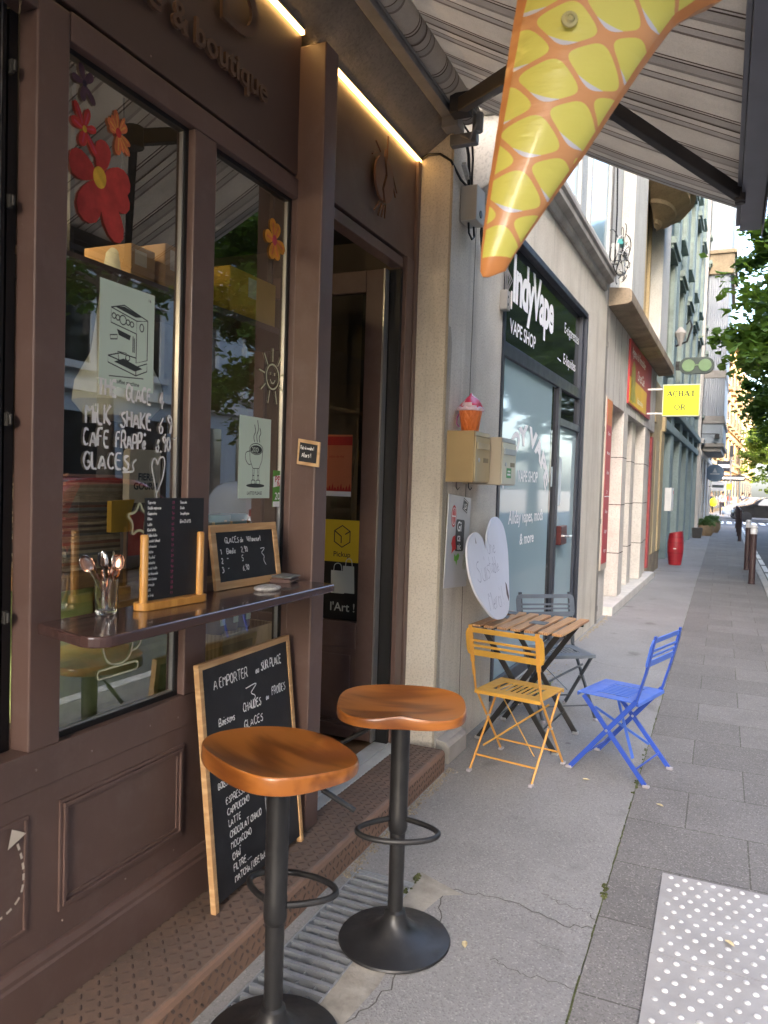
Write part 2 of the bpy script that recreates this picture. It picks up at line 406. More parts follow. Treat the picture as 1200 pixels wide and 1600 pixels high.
# slab paving: bond pattern with dark joints, chippings
q = NT('slab_paving')
bk = q.n('ShaderNodeTexBrick'); bk.offset = .5
for k, v in dict(Scale=1.0, Brick_Width=.54, Row_Height=.481, Mortar_Size=.0035, Mortar_Smooth=.1).items(): bk.inputs[k.replace('_', ' ')].default_value = v
bk.inputs['Color1'].default_value = (.17, .160, .152, 1); bk.inputs['Color2'].default_value = (.225, .213, .203, 1); bk.inputs['Mortar'].default_value = (.10, .095, .08, 1)
mp = q.n('ShaderNodeMapping'); mp.inputs['Location'].default_value = (.095, .43, 0); q.l(q.co(), mp.inputs[0]); q.l(mp.outputs[0], bk.inputs['Vector'])
a = bk.outputs['Color']
a = q.mix(q.ramp(q.noise(2.0, 8, rough=.65), [(.3, .38), (.7, 0.0)]), a, (.085, .078, .072))
gum = q.n('ShaderNodeTexVoronoi'); gum.inputs['Scale'].default_value = 2.4; q.l(q.co(), gum.inputs['Vector'])
a = q.mix(q.ramp(gum.outputs['Distance'], [(.024, .5), (.045, 0.0)]), a, (.08, .076, .073))
vo = q.n('ShaderNodeTexVoronoi'); vo.inputs['Scale'].default_value = 190; q.l(q.co(), vo.inputs['Vector'])
a = q.mix(q.ramp(q.xyz(vo.outputs['Color'])[0], [(.84, 0.0), (.98, .55)]), a, (.38, .36, .33))
a = q.mix(q.ramp(q.xyz(vo.outputs['Color'])[1], [(.72, 0.0), (.9, .38)]), a, (.06, .055, .05))
q.col(a); q.set(Roughness=.85, Specular_IOR_Level=.3)
q.bump(q.mth('SUBTRACT', q.mth('MULTIPLY', vo.outputs['Distance'], .4), bk.outputs['Fac']), .4, .004); SLAB = q.m
ROADM = mat('road_asphalt', (.075, .075, .078), .9, var=.25, vs=1.2, bump=.4, bs=150, dirt=.3, dirtc=(.14, .13, .12), ds=.7)
KERBM = mat('kerb_stone', (.42, .41, .39), .85, var=.2, vs=6, bump=.2, bs=60, dirt=.3, ds=4)
PAINTW = mat('road_paint', (.72, .72, .70), .7, var=.12, vs=12, dirt=.4, dirtc=(.25, .25, .25), ds=6)
MOSS = mat('moss', (.075, .085, .028), 1, var=.5, vs=40, bump=.6, bs=200)
CRACKM = mat('crack_dirt', (.095, .088, .078), 1, var=.4, vs=30)

# ---------------------------------------------------------------- ground
def struct(o): return tag(o, kind='structure')
def sheet(name, x0, x1, y0, y1, z, m, thick=.05):
    return struct(MB().box(x0, x1, y0, y1, z-thick, z).build(name, m))
struct(MB().box(-400, 400, -200, 700, -.36, -.30).build('ground', mat('ground_soil', (.12, .11, .10), 1)))
sheet('road', .85, 10.2, -60, 300, -.06, ROADM, .2)
sheet('cross_street', -60, .85, 43, 60, -.02, ROADM, .2)
# pavement by the houses, left open where the drain grate lies
pv = MB()
pv.box(-1.72, -1.06, 2.84, 42.9, -.2, 0); pv.box(-1.72, -1.06, -12, .9, -.2, 0)
pv.box(-1.06, -.362, -12, 42.9, -.2, 0); pv.box(-1.72, -1.312, .9, 2.84, -.2, 0)
struct(pv.build('pavement', ASPH))
struct(MB().box(-.358, .72, -12, 42.9, -.2, 0).build('slab_pavement', SLAB))
for i in range(55):
    y = -12+i
    kb = MB().box(.724, .846, y+.004, y+.996, -.2, .004)
    if i == 0: kerbs = kb
    else: kerbs.v += [p for p in kb.v]; kerbs.f += [tuple(j+8*i for j in f) for f in kb.f]; kerbs.mi += kb.mi
struct(kerbs.build('kerb', KERBM, bevel=.006))
sheet('far_pavement', 10.2, 13.6, -60, 44, .05, SLAB, .3)
sheet('pavement_beyond_crossing', -3, 1.4, 60.1, 200, 0, ASPH, .2)
ln = MB()
y = 9.0
while y < 42: ln.box(.90, 1.0, y, y+1.55, -.058, -.052); y += 1.9
for k in range(11): ln.box(-1.4+k*.42+.0, -1.4+k*.42+.26, 46, 49.5, -.018, -.012)
struct(ln.build('road_markings', PAINTW))
# pale edging strip along the drain, patched where it broke
cs = MB()
cs.flat([(-1.06, .9), (-.955, .9), (-.945, 1.5), (-.96, 1.95), (-.935, 2.2), (-.95, 2.45), (-.965, 2.62), (-.93, 2.8), (-.86, 2.84), (-1.07, 2.93), (-1.06, 2.84)], (0,0,.003), (1,0,0), (0,1,0))
struct(cs.build('edging_strip', mat('edging_concrete', (.30, .275, .235), .9, var=.3, vs=9, bump=.5, bs=80, dirt=.5, dirtc=(.1, .09, .07), ds=6)))
def wob(pts, n=7, a=.012, r=random.Random(5)):
    out = []
    for i in range(len(pts)-1):
        for k in range(n):
            t = k/n; out.append((pts[i][0]*(1-t)+pts[i+1][0]*t+r.uniform(-a, a), pts[i][1]*(1-t)+pts[i+1][1]*t+r.uniform(-a, a)))
    out.append(pts[-1]); return out
ck = MB()
for pts, wd in (([(-1.07, 2.83), (-.93, 2.856), (-.777, 2.88), (-.6, 2.865), (-.467, 2.817), (-.362, 2.84)], .0042), ([(-.58, 2.99), (-.5, 2.95), (-.41, 2.95), (-.362, 2.90)], .003),
                ([(-.66, 2.50), (-.55, 2.46), (-.44, 2.47), (-.37, 2.46)], .003), ([(-.55, 2.66), (-.43, 2.64)], .002), ([(-.95, 2.0), (-.9, 2.2), (-.94, 2.4), (-.87, 2.6), (-.93, 2.8)], .0045),
                ([(-.82, 6.0), (-.5, 6.35), (-.36, 6.4)], .004), ([(-1.2, 7.4), (-.8, 7.2), (-.36, 7.3)], .004), ([(-1.1, 16.5), (-.4, 16.7)], .012), ([(-1.05, 20.4), (.0, 20.0)], .012), ([(-1.2, 12.0), (-.36, 12.3)], .006)):
    ck.ribbon(wob(pts), wd, (0,0,.0018), (1,0,0), (0,1,0))
struct(ck.build('pavement_cracks', CRACKM))
ms = MB(); r5 = random.Random(11); y = 1.2
while y < 16:
    L = r5.uniform(.05, .25); wd = r5.uniform(.002, .008)*(1.6 if r5.random() < .12 else 1)*(1 if y < 6 else .6)
    ms.ribbon([(-.36+r5.uniform(-.002, .002), y+L*k/4) for k in range(5)], wd, (0,0,.0028), (1,0,0), (0,1,0)); y += L*r5.uniform(.9, 1.15)
for k in range(60):
    x = r5.choice((-.362, -1.07)); yy = r5.uniform(2.75, 2.92) if x < -1 else r5.choice((r5.uniform(3.05, 3.25), r5.uniform(4.2, 5.0)))
    ms.lathe([(r5.uniform(.004, .010), 0), (.004, .005), (0, .007)], 5, (x+r5.uniform(-.012, .012), yy, .001))
tag(ms.build('moss', MOSS), kind='stuff')
# gritty dirt along the foot of the step
gr = MB(); r6 = random.Random(2)
for k in range(600):
    y = r6.uniform(2.75, 4.1); x = -1.352+abs(r6.gauss(0, .022)); s_ = r6.uniform(.002, .006)
    gr.lathe([(s_, 0), (s_*.7, s_*.7), (0, s_)], 4, (x, y, 0))
tag(gr.build('grit', mat('grit', (.24, .20, .14), 1, var=.4, vs=90)), kind='stuff')
# tactile slabs at the crossing
TACT = mat('tactile_concrete', (.33, .317, .307), .85, var=.12, vs=8, bump=.25, bs=170, dirt=.35, dirtc=(.26, .23, .20), ds=5)
DOME = mat('worn_dome', (.52, .51, .50), .6, var=.3, vs=25)
def tactile(y1, lab):
    t = MB().box(0, .92, -.608, 0, -.003, .012)
    r = random.Random(int(y1*10))
    t.cur = 1
    for i in range(17):
        for j in range(11):
            x = .034+i*.0533+(0.0266 if j % 2 else 0); y = -.03-j*.0548
            if x > .9: continue
            s_ = 1 if r.random() > .12 else .7
            t.lathe([(.0108, .012), (.0095, .012+.003*s_), (.006, .012+.0055*s_), (0, .012+.0065*s_)], 10, (x, y, 0))
    o = t.build('tactile_slab', [TACT, DOME], bevel=0, smooth=35, loc=(0,0,0)); o.location = (-.161, y1, 0)
    return tag(o, lab, 'paving slab', 'pale dotted warning slabs by the kerb')
tactile(3.375, 'pale concrete slab with raised dots whose far edge meets the grey paving stones')
tactile(2.763, 'pale concrete slab with raised dots at the bottom corner, in front of the other dotted slab')
tactile(2.151, 'pale concrete slab with raised dots mostly cut off below, nearest the viewer')
# dry leaves and scraps lying on the pavement
LEAFD = mat('dry_leaf', (.52, .42, .24), .8, var=.2, vs=60)
for (x, y, a, lab) in ((-.755, 2.53, .4, 'small pale dry leaf on the asphalt to the right of the round stool base'), (-.225, 4.12, 1.2, 'small tan dry leaf on the paving past the dotted slab, near the blue chair'),
                       (-.62, 4.29, 2.0, 'tiny pale scrap of leaf on the asphalt between the yellow and blue chairs'), (.09, 2.93, .9, 'brown dry leaf lying on the dotted paving slab')):
    t = MB(); pts = [(0, -.022), (.009, -.008), (.011, .006), (.004, .02), (-.007, .012), (-.010, -.006)]
    t.add([(px, py, .003+abs(px)*.5) for px, py in pts], [(0, 1, 2, 3), (0, 3, 4, 5)])
    o = t.build('dry_leaf', LEAFD, loc=(0,0,0)); o.location = (x, y, .018 if 'dotted paving slab' in lab else .001); o.rotation_euler = (0, 0, a)
    tag(o, lab, 'leaf', 'dry leaves on the pavement')
# ---------------------------------------------------------------- step and drain
q = NT('rusty_checker_plate')
z = q.xyz()[2]; nz = q.noise(5, 8, rough=.7)
a = q.mix(q.ramp(nz, [(.35, 0.0), (.62, 1.0)]), (.15, .110, .085), (.215, .140, .102))
a = q.mix(q.ramp(q.noise(2.3, 6), [(.5, 0.0), (.7, .6)]), a, (.13, .105, .09))
a = q.mix(q.ramp(q.noise(26, 5, rough=.8), [(.52, 0.0), (.8, .5)]), a, (.36, .21, .15))
fx = q.mth('GREATER_THAN', q.mth('ADD', q.xyz()[0], q.mth('MULTIPLY', q.noise(40, 4), .02)), .146)
a = q.mix(q.mth('MULTIPLY', fx, .45), a, (.30, .16, .10))
q.col(a); q.set(Roughness=.72, Metallic=.15); q.bump(q.noise(150, 4), .2, .002); RUST = q.m
q = NT('worn_lozenges'); q.col(q.mix(q.noise(9, 4), (.075, .054, .046), (.15, .095, .07))); q.set(Roughness=.5, Metallic=.3); LOZ = q.m
st = MB(); st.prism([(0,0), (.30,0), (.30,.098), (.294,.112), (.28,.12), (0,.12)], (-1.66, 4.045, 0), (1,0,0), (0,0,1), 4.4)
st.cur = 1
def lozenge(o, U, V, N, a, b, ang, hh):
    c, s_ = cos(ang), sin(ang)
    e1 = U*c+V*s_; e2 = V*c-U*s_
    pts = [o+e1*a, o+e1*a*.5+e2*b, o-e1*a*.5+e2*b, o-e1*a, o-e1*a*.5-e2*b, o+e1*a*.5-e2*b]
    top = [o+e1*a*.55+N*hh, o-e1*a*.55+N*hh]
    st.add([p+N*.0004 for p in pts]+top, [(0, 1, 6), (1, 2, 7, 6), (2, 3, 7), (3, 4, 7), (4, 5, 6, 7), (5, 0, 6)])
p_ = .034
X_, Y_, Z_ = Vector((1,0,0)), Vector((0,1,0)), Vector((0,0,1))
for i in range(8):
    for j in range(116):
        y = 4.03-j*p_
        if y < .2: continue
        lozenge(Vector((-1.645+i*p_+.008, y, .12)), X_, Y_, Z_, .0150, .0048, pi/4 if (i+j) % 2 else -pi/4, .003)
for i in range(3):
    for j in range(116):
        y = 4.03-j*p_
        if y < .2: continue
        lozenge(Vector((-1.36, y, 0.02+i*p_)), Y_, Z_, X_, .0150, .0048, pi/4 if (i+j) % 2 else -pi/4, .003)
tag(st.build('checker_plate_step', [RUST, LOZ], loc=(-1.51, 2.2, 0)), 'rust brown checker plate step running along the foot of the brown shopfront', 'step')
dg = thing('drain_grate', 'grey steel bar grate set in the pavement beside the rusty step', 'grate', (-1.186, 1.87, 0))
fr = MB(); fr.box(-1.311, -1.304, .9, 2.84, -.03, .002); fr.box(-1.068, -1.061, .9, 2.84, -.03, .002); fr.box(-1.304, -1.068, 2.82, 2.839, -.03, .002)
fr.build('frame', GALV, dg, world=True)
br = MB(); y = .93
while y < 2.81: br.box(-1.304, -1.068, y, y+.017, -.03, 0); y += .052
for x in (-1.25, -1.186, -1.12): br.box(x-.002, x+.002, .92, 2.82, -.028, -.012)
br.build('bars', GALV, dg, world=True)
MB().box(-1.312, -1.06, .9, 2.84, -.21, -.2).box(-1.3115, -1.308, .9, 2.84, -.2, -.031).box(-1.064, -1.0605, .9, 2.84, -.2, -.031).build('pit', mat('pit_dirt', (.035, .033, .03), 1, var=.3), dg, world=True)
# ---------------------------------------------------------------- cafe
cafe = thing('cafe_building', 'brown timber cafe front with tall windows, raised lettering and an open door', 'building', (-1.66, 2.2, 0))
def part(mb, name, m, par=None, **k): return mb.build(name, m, par or cafe, world=True, **k)
F = -1.66
# posts and rails (outer face x = F)
def post(y0, y1, z0, z1, x1=F, name='post', d=.07, **k): return part(MB().box(x1-d, x1, y0, y1, z0, z1), name, BROWN, bevel=.0045, **k)
post(1.474, 1.58, .853, 2.84); post(2.118, 2.238, .853, 2.765); post(2.79, 2.795, .853, 2.765)
part(MB().box(F-.07, F, 1.582, 2.795, 2.767, 2.846), 'head_rail', BROWN, bevel=.003)
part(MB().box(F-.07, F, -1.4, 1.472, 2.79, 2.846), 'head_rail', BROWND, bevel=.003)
part(MB().box(F-.07, F, -1.4, 2.79, .745, .852), 'window_sill', BROWN, bevel=.003)
part(MB().box(F-.10, F-.004, -1.4, 2.797, .125, .79), 'stall_riser', BROWN)
# raised mouldings round the panels of the stall riser
for (y0, y1) in ((.30, 1.478), (1.585, 2.128), (2.26, 2.76)):
    z0, z1 = .365, .685; pm = MB()
    for k, (e, x) in enumerate(((0, .006), (.012, .011), (.024, .004)) if y0 > 1 else ((0, .005),)):
        a = e; b = e+.011
        pm.box(F-.01, F+x-.004, y0+a, y1-a, z1-b, z1-a); pm.box(F-.01, F+x-.004, y0+a, y1-a, z0+a, z0+b)
        pm.box(F-.01, F+x-.004, y0+a, y0+b, z0+b, z1-b); pm.box(F-.01, F+x-.004, y1-b, y1-a, z0+b, z1-b)
    part(pm, 'panel_moulding', BROWN, bevel=.0015)
pl = MB(); pl.prism([(-.05, 0), (.028, 0), (.028, .13), (.022, .137), (.022, .15), (.012, .165), (.004, .168), (-.05, .168)], (F, 2.80, .122), (1,0,0), (0,0,1), 4.2)
part(pl, 'plinth', BROWN, bevel=.002)
# fascia with groove
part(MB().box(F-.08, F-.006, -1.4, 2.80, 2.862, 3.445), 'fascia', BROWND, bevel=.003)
part(MB().box(F-.08, F-.03, -1.4, 4.12, 2.844, 2.864), 'shadow_gap', BLACK)
part(MB().box(F-.08, F-.006, 2.905, 4.135, 2.866, 3.445), 'fascia', BROWN, bevel=.003)
part(MB().box(F-.07, F, 2.905, 3.93, 2.79, 2.842), 'door_head', BROWN, bevel=.003)
# pilaster
pi_ = MB(); pi_.box(F-.05, -1.545, 2.792, 2.903, .122, 3.385); part(pi_, 'pilaster', BROWN, bevel=.006)
# door frame at the right
part(MB().box(F-.09, F+.004, 3.985, 4.085, .125, 2.866), 'door_jamb', BROWN, bevel=.004)
part(MB().box(F-.05, F+.012, 4.093, 4.15, .125, 3.44), 'door_jamb', BROWN, bevel=.004)
part(MB().box(F-.25, F-.02, 3.955, 3.983, .125, 2.79), 'door_seal', BLACK)
part(MB().box(F-.13, F-.095, 4.0, 4.14, .125, 2.9), 'door_seal', BROWND)
th_ = MB(); th_.box(F-.10, F-.012, 2.91, 4.12, .10, .128); th_.box(F-.008, F+.055, 2.91, 4.12, .112, .1245); part(th_, 'threshold', mat('pale_threshold', (.56, .56, .54), .5, var=.1, vs=8, dirt=.25, ds=6), bevel=.002)
# windows: glass, black gasket, bead
def window(y0, y1, z0, z1):
    g = .016; gk = MB()
    for (a, b, c, d) in ((y0, y0+g, z0, z1), (y1-g, y1, z0, z1), (y0+g, y1-g, z0, z0+g), (y0+g, y1-g, z1-g, z1)): gk.box(F-.062, F-.028, a, b, c, d)
    part(gk, 'window_gasket', BLACK)
    bd = MB(); h = .005
    for (a, b, c, d) in ((y1-g-h, y1-g, z0+g, z1-g), (y0+g, y1-g, z0+g, z0+g+h)): bd.box(F-.05, F-.034, a, b, c, d)
    part(bd, 'window_bead', ALU)
    return part(MB().add([(F-.040, y0+.004, z0+.004), (F-.040, y1-.004, z0+.004), (F-.040, y1-.004, z1-.004), (F-.040, y0+.004, z1-.004)], [(0, 1, 2, 3)]), 'window_pane', GLASS)
W1 = window(1.58, 2.118, .852, 2.767); W2 = window(2.238, 2.79, .852, 2.767)
GX = F-.037
U, V = Vector((0,1,0)), Vector((0,0,1))       # the front seen from the street: right is +y
# handwriting on the left pane
hw = MB(); o = (GX, 0, 0)
for t, h, y, z, w_ in (("THE", .048, 1.737, 1.838, .075), ("GLACE", .048, 1.855, 1.832, .111), ("4", .055, 2.008, 1.822, .022), ("MiLK", .058, 1.692, 1.752, .098), ("SHAKE", .05, 1.832, 1.750, .138), ("6,9", .060, 2.008, 1.742, .062),
                     ("CAFE", .05, 1.684, 1.684, .10), ("FRAPPé", .05, 1.815, 1.684, .13), ("6,90", .048, 1.995, 1.684, .07), ("GLACES", .05, 1.686, 1.617, .185)):
    script(hw, t, h, o, U, V, .0078, y, z, off=.001, fit=w_)
hw.ribbon([(2.082, 1.727), (2.108, 1.738)], .006, o, U, V, .001)
hw.ribbon(chaikin([(1.845, 1.610), (1.90, 1.613), (1.885, 1.635), (1.905, 1.652)], 2), .006, o, U, V, .001)
hw.ribbon(chaikin([(2.005, 1.50), (2.003, 1.545), (1.985, 1.60), (1.975, 1.635), (1.985, 1.66), (2.0, 1.655), (2.005, 1.635), (2.012, 1.66), (2.035, 1.668), (2.042, 1.64), (2.03, 1.59), (2.003, 1.545)], 2), .006, o, U, V, .001)
part(hw, 'handwriting', PENW, W1)
gd = MB()
def star(cx, cz, R):
    pts = [(cx+R*(1 if k % 2 == 0 else .45)*sin(pi*k/5), cz+R*(1 if k % 2 == 0 else .45)*cos(pi*k/5)) for k in range(10)]
    gd.ribbon(chaikin(pts, 2, True), .0075, o, U, V, .001, closed=True)
star(1.925, 1.46, .062); star(2.062, 1.47, .06)
cup = [(1.775, 1.105), (1.778, 1.06), (1.80, 1.02), (1.86, 1.012), (1.895, 1.03), (1.905, 1.07), (1.91, 1.12)]
gd.ribbon(chaikin(cup, 2), .006, o, U, V, .001)
gd.ribbon(chaikin([(1.905, 1.085), (1.935, 1.095), (1.945, 1.075), (1.93, 1.05), (1.90, 1.045)], 2), .006, o, U, V, .001)
gd.ribbon(rrect(1.755, 1.93, .982, 1.008, .012), .0055, o, U, V, .001, closed=True)
part(gd, 'drawing', PENG, W1)
sn = MB(); cx, cz = 2.69, 2.02
sn.ribbon(circ(cx, cz, .047, 28, .05), .0065, o, U, V, .001, closed=True)
for k in range(9):
    a = 2*pi*k/9+.2; sn.ribbon([(cx+.058*cos(a), cz+.06*sin(a)), (cx+.10*cos(a), cz+.115*sin(a))], .0055, o, U, V, .001)
sn.ribbon(chaikin([(cx-.018, cz-.012), (cx-.008, cz-.026), (cx+.008, cz-.026), (cx+.018, cz-.012)], 2), .005, o, U, V, .001)
for s_ in (-1, 1): sn.ribbon([(cx+.015*s_, cz+.006), (cx+.015*s_, cz+.018)], .005, o, U, V, .001)
part(sn, 'drawing', PENG, W2)
# arrow painted at the far left of the stall riser
ar = MB(); o = (F+.001, .004, 0)
ar.flat([(1.408, .618), (1.466, .640), (1.42, .668)], o, U, V, .001)
pa = chaikin([(1.438, .622), (1.453, .58), (1.460, .53), (1.455, .485), (1.435, .462), (1.405, .449), (1.37, .444), (1.33, .446)], 3)
L_ = 0; on = True; seg_ = [pa[0]]
for p0_, p1_ in zip(pa, pa[1:]):
    L_ += math.hypot(p1_[0]-p0_[0], p1_[1]-p0_[1])
    seg_.append(p1_)
    if L_ > (.016 if on else .011):
        if on: ar.ribbon(seg_, .007, o, U, V, .001)
        on = not on; L_ = 0; seg_ = [p1_]
part(ar, 'painted_arrow', mat('cream_paint', (.62, .55, .46), .6, var=.05))
k = MB()
for y, z in ((1.50, .80), (1.70, .79), (1.95, .795), (2.09, .785), (2.6, .79), (1.6, .335), (2.08, .33), (1.85, .338), (1.30, .80), (1.2, .33)): k.lathe([(.0035, 0), (.003, .0015), (0, .002)], 8, (0, 0, 0)); n0 = len(k.v)-24; k.v[n0:] = [(F+.0005+c_, y+a_, z+b_) for a_, b_, c_ in k.v[n0:]]
for y, z in ((1.9, 2.89), (2.5, 2.88), (3.4, 2.885), (3.1, 3.33)): k.lathe([(.0035, 0), (.003, .0015), (0, .002)], 8, (0, 0, 0)); n0 = len(k.v)-24; k.v[n0:] = [(F-.005+c_, y+a_, z+b_) for a_, b_, c_ in k.v[n0:]]
part(k, 'screw_covers', mat('pale_screw', (.24, .18, .16), .5, var=.1))
# raised lettering on the fascia: backed brown letters with the wall showing dark behind
sg = MB(); o = (F-.006, 0, 0)
letters(sg, "& boutique", .088, o, U, V, .016, bold=.014, depth=.012, x0=1.965, y0=3.022, fit=.55); letters(sg, "café", .088, o, U, V, .016, bold=.014, depth=.012, x0=1.68, y0=3.022, fit=.235)
letters(sg, "D", .21, o, U, V, .016, sx=1.15, bold=.012, depth=.012, x0=2.2, y0=3.185)
letters(sg, "R", .21, o, U, V, .016, sx=.8, bold=.012, depth=.012, x0=1.98, y0=3.185)
part(sg, 'sign_lettering', mat('bronze_letters', (.12, .066, .04), .45, var=.15))
# coffee bean emblem above the door
be = MB(); cx, cz = 3.60, 3.14
def half(s):
    p = [(cx+s*.012, cz+.105)]
    for k in range(13):
        t = radians(90-180*k/12); p.append((cx+s*(.014+.10*cos(t)), cz+.11*sin(t)))
    p += [(cx+s*.012-.02, cz-.05), (cx+s*.012+.018, cz+.03)]
    return p if s < 0 else p
for s_ in (-1, 1):
    p = half(s_)
    if s_ > 0: p = p[::-1]
    be.prism(p[::-1] if s_ < 0 else p[::-1], (F-.006+.02, 0, 0), U, V, .012)
for a, b in (((cx-.03, cz+.13), (cx-.09, cz+.16)), ((cx-.07, cz+.11), (cx-.13, cz+.08)), ((cx+.02, cz+.12), (cx+.03, cz+.165)), ((cx+.05, cz+.12), (cx+.055, cz+.24)), ((cx+.09, cz+.09), (cx+.17, cz-.03)), ((cx+.10, cz+.1), (cx+.19, cz-.0)),
             ((cx-.03, cz-.12), (cx-.09, cz-.18)), ((cx-.0, cz-.12), (cx-.04, cz-.19)), ((cx+.025, cz-.12), (cx+.0, cz-.185)), ((cx+.05, cz-.11), (cx+.04, cz-.18))):
    be.beam((F+.012, a[0], a[1]), (F+.012, b[0], b[1]), .007, .007, (1,0,0))
part(be, 'coffee_bean_emblem', mat('copper_brown', (.17, .075, .042), .45, var=.15))
# warm light strips under the soffit
LED = emit('warm_led', (1, .56, .17), 1.5)
for (y0, y1) in ((-1.2, 2.79), (2.905, 4.13)):
    part(MB().box(F-.004, F+.012, y0, y1, 3.428, 3.440), 'led_strip', LED)
    part(MB().box(F-.006, F+.016, y0, y1, 3.4402, 3.449), 'led_channel', ALU)
# concrete lintel, sloping soffit and the house front above
so_ = MB(); so_.prism([(-.5, 0), (.0, 0), (.19, .125), (.205, .16), (.205, .6), (-.5, .6)], (F, 4.16, 3.45), (1,0,0), (0,0,1), 5.8)
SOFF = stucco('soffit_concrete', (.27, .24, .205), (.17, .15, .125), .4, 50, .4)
part(so_, 'lintel', SOFF)
part(MB().box(-9, -1.456, -1.64, 4.125, 4.051, 19), 'upper_wall', RENDER)
part(MB().box(-9, -1.456, -9, -1.645, 0, 19), 'upper_wall', RENDER)
# room inside
WOODF = wood('floor_boards', (.16, .085, .04), (.26, .15, .08), (2, 20, 2), .4)
part(MB().box(-7, F-.1, -1.6, 5.0, .05, .12), 'floor', WOODF)
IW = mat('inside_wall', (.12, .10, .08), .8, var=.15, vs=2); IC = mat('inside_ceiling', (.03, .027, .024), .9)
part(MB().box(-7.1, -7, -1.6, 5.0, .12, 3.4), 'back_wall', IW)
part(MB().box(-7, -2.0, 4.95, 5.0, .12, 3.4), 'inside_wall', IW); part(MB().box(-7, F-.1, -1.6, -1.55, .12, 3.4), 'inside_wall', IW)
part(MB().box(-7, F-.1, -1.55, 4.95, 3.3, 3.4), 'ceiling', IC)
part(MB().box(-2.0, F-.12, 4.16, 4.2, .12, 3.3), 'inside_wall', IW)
# open sash at the far left: tracks and fittings
tr = MB(); tr.box(F-.12, F-.05, 1.39, 1.405, .85, 2.79); tr.box(F-.12, F-.06, 1.42, 1.43, .85, 2.79); tr.box(F-.16, F-.07, 1.445, 1.473, .85, 2.79)
part(tr, 'sash_track', BLACK)
t2 = MB(); t2.box(F-.10, F-.06, 1.355, 1.385, .85, 2.79); t2.box(F-.14, F-.11, 1.31, 1.35, .85, 2.79); part(t2, 'folded_sash', BROWND, bevel=.003)
t3 = MB(); t3.box(F-.085, F-.058, 1.408, 1.4165, .85, 2.79); part(t3, 'sash_rail', mat('worn_steel', (.22, .22, .22), .4, .8, var=.5, vs=15, dirt=.5, ds=12))
HNG = mat('dull_hinge', (.035, .033, .03), .6, 0, var=.3)
for zz in (2.62, 2.28, 1.72, 1.2):
    part(MB().box(F-.06, F-.045, 1.435, 1.443, zz, zz+.035).tube([(F-.04, 1.439, zz+.005), (F-.04, 1.439, zz+.03)], .004, 6), 'hinge', HNG)
# door leaf folded inwards
dl = thing('open_door', 'brown half glazed shop door standing open inwards beside the pale wall', 'door', (F-.1, 3.92, .13))
xr, xl = -1.755, -2.62
d = MB(); d.box(xr-.105, xr, 3.89, 3.935, .145, 2.78); d.box(xl, xl+.105, 3.89, 3.935, .145, 2.78); d.box(xl+.105, xr-.105, 3.89, 3.935, 2.66, 2.78); d.box(xl+.105, xr-.105, 3.89, 3.935, .66, .81); d.box(xl+.105, xr-.105, 3.89, 3.935, .145, .24)
d.build('door_frame', BROWN, dl, world=True, bevel=.004)
d = MB(); d.box(xl+.105, xr-.105, 3.90, 3.925, .24, .66); d.box(xl+.14, xr-.14, 3.893, 3.90, .28, .62); d.box(xl+.02, xr-.02, 3.872, 3.89, .20, .225); d.build('lower_panel', BROWN, dl, world=True, bevel=.004)
MB().add([(xl+.1, 3.91, .80), (xr-.1, 3.91, .80), (xr-.1, 3.91, 2.67), (xl+.1, 3.91, 2.67)], [(0, 1, 2, 3)]).build('glass_pane', GLASSD, dl, world=True)
e = MB(); e.box(xr+.002, xr+.012, 3.885, 3.94, .145, 2.78); e.build('edge_seal', ALU, dl, world=True)
d = MB(); d.tube([(xl+.06, 3.86, 1.05), (xl+.06, 3.86, 1.35)], .011, 10); d.beam((xl+.06, 3.89, 1.06), (xl+.06, 3.86, 1.06), .012, .012); d.beam((xl+.06, 3.89, 1.34), (xl+.06, 3.86, 1.34), .012, .012); d.build('handle', STEEL, dl, world=True)
def stick(name, lab, cat, loc, U, V, wh, m, deco=(), th=.0012, group=None):
    """a flat printed sheet at its real place; deco = list of (part name, mesh function, material)"""
    r = thing(name, lab, cat, loc, 0, group)
    U, V = Vector(U), Vector(V); N = U.cross(V).normalized()
    wd, ht = wh
    b = MB(); b.prism([(0, 0), (wd, 0), (wd, ht), (0, ht)], (0,0,0), U, V, th); b.build('sheet', m, r)
    for nm, fn, mm in deco:
        k = MB(); fn(k, N*th, U, V); k.build(nm, mm, r)
    return r
DX, DZ = (1,0,0), (0,0,1)
YEL = mat('yellow_vinyl', (.60, .44, .02), .5, var=.03); DKB = mat('dark_vinyl', (.03, .025, .03), .6, var=0)
def pick(k, o, U, V):
    c = (.118, .146); R = .062
    hx = [(c[0]+R*.92*sin(pi*i/3), c[1]+R*cos(pi*i/3)) for i in range(6)]
    k.ribbon(hx, .0065, o, U, V, .0006, closed=True)
    k.ribbon([hx[5], (c[0]-.006, c[1]), (c[0]-.006, c[1]-R*.62)], .0065, o, U, V, .0006); k.ribbon([hx[1], (c[0]+.018, c[1]+.012)], .0065, o, U, V, .0006)
    letters(k, "Pickup", .03, o, U, V, .0006, x0=.118, y0=.03, align=.5, bold=.01)
stick('pickup_sticker', 'square yellow sticker with a parcel outline and the word Pickup on the door glass', 'sticker', (-2.09, 3.9069, 1.146), DX, DZ, (.232, .24), YEL, [('print', pick, DKB)])
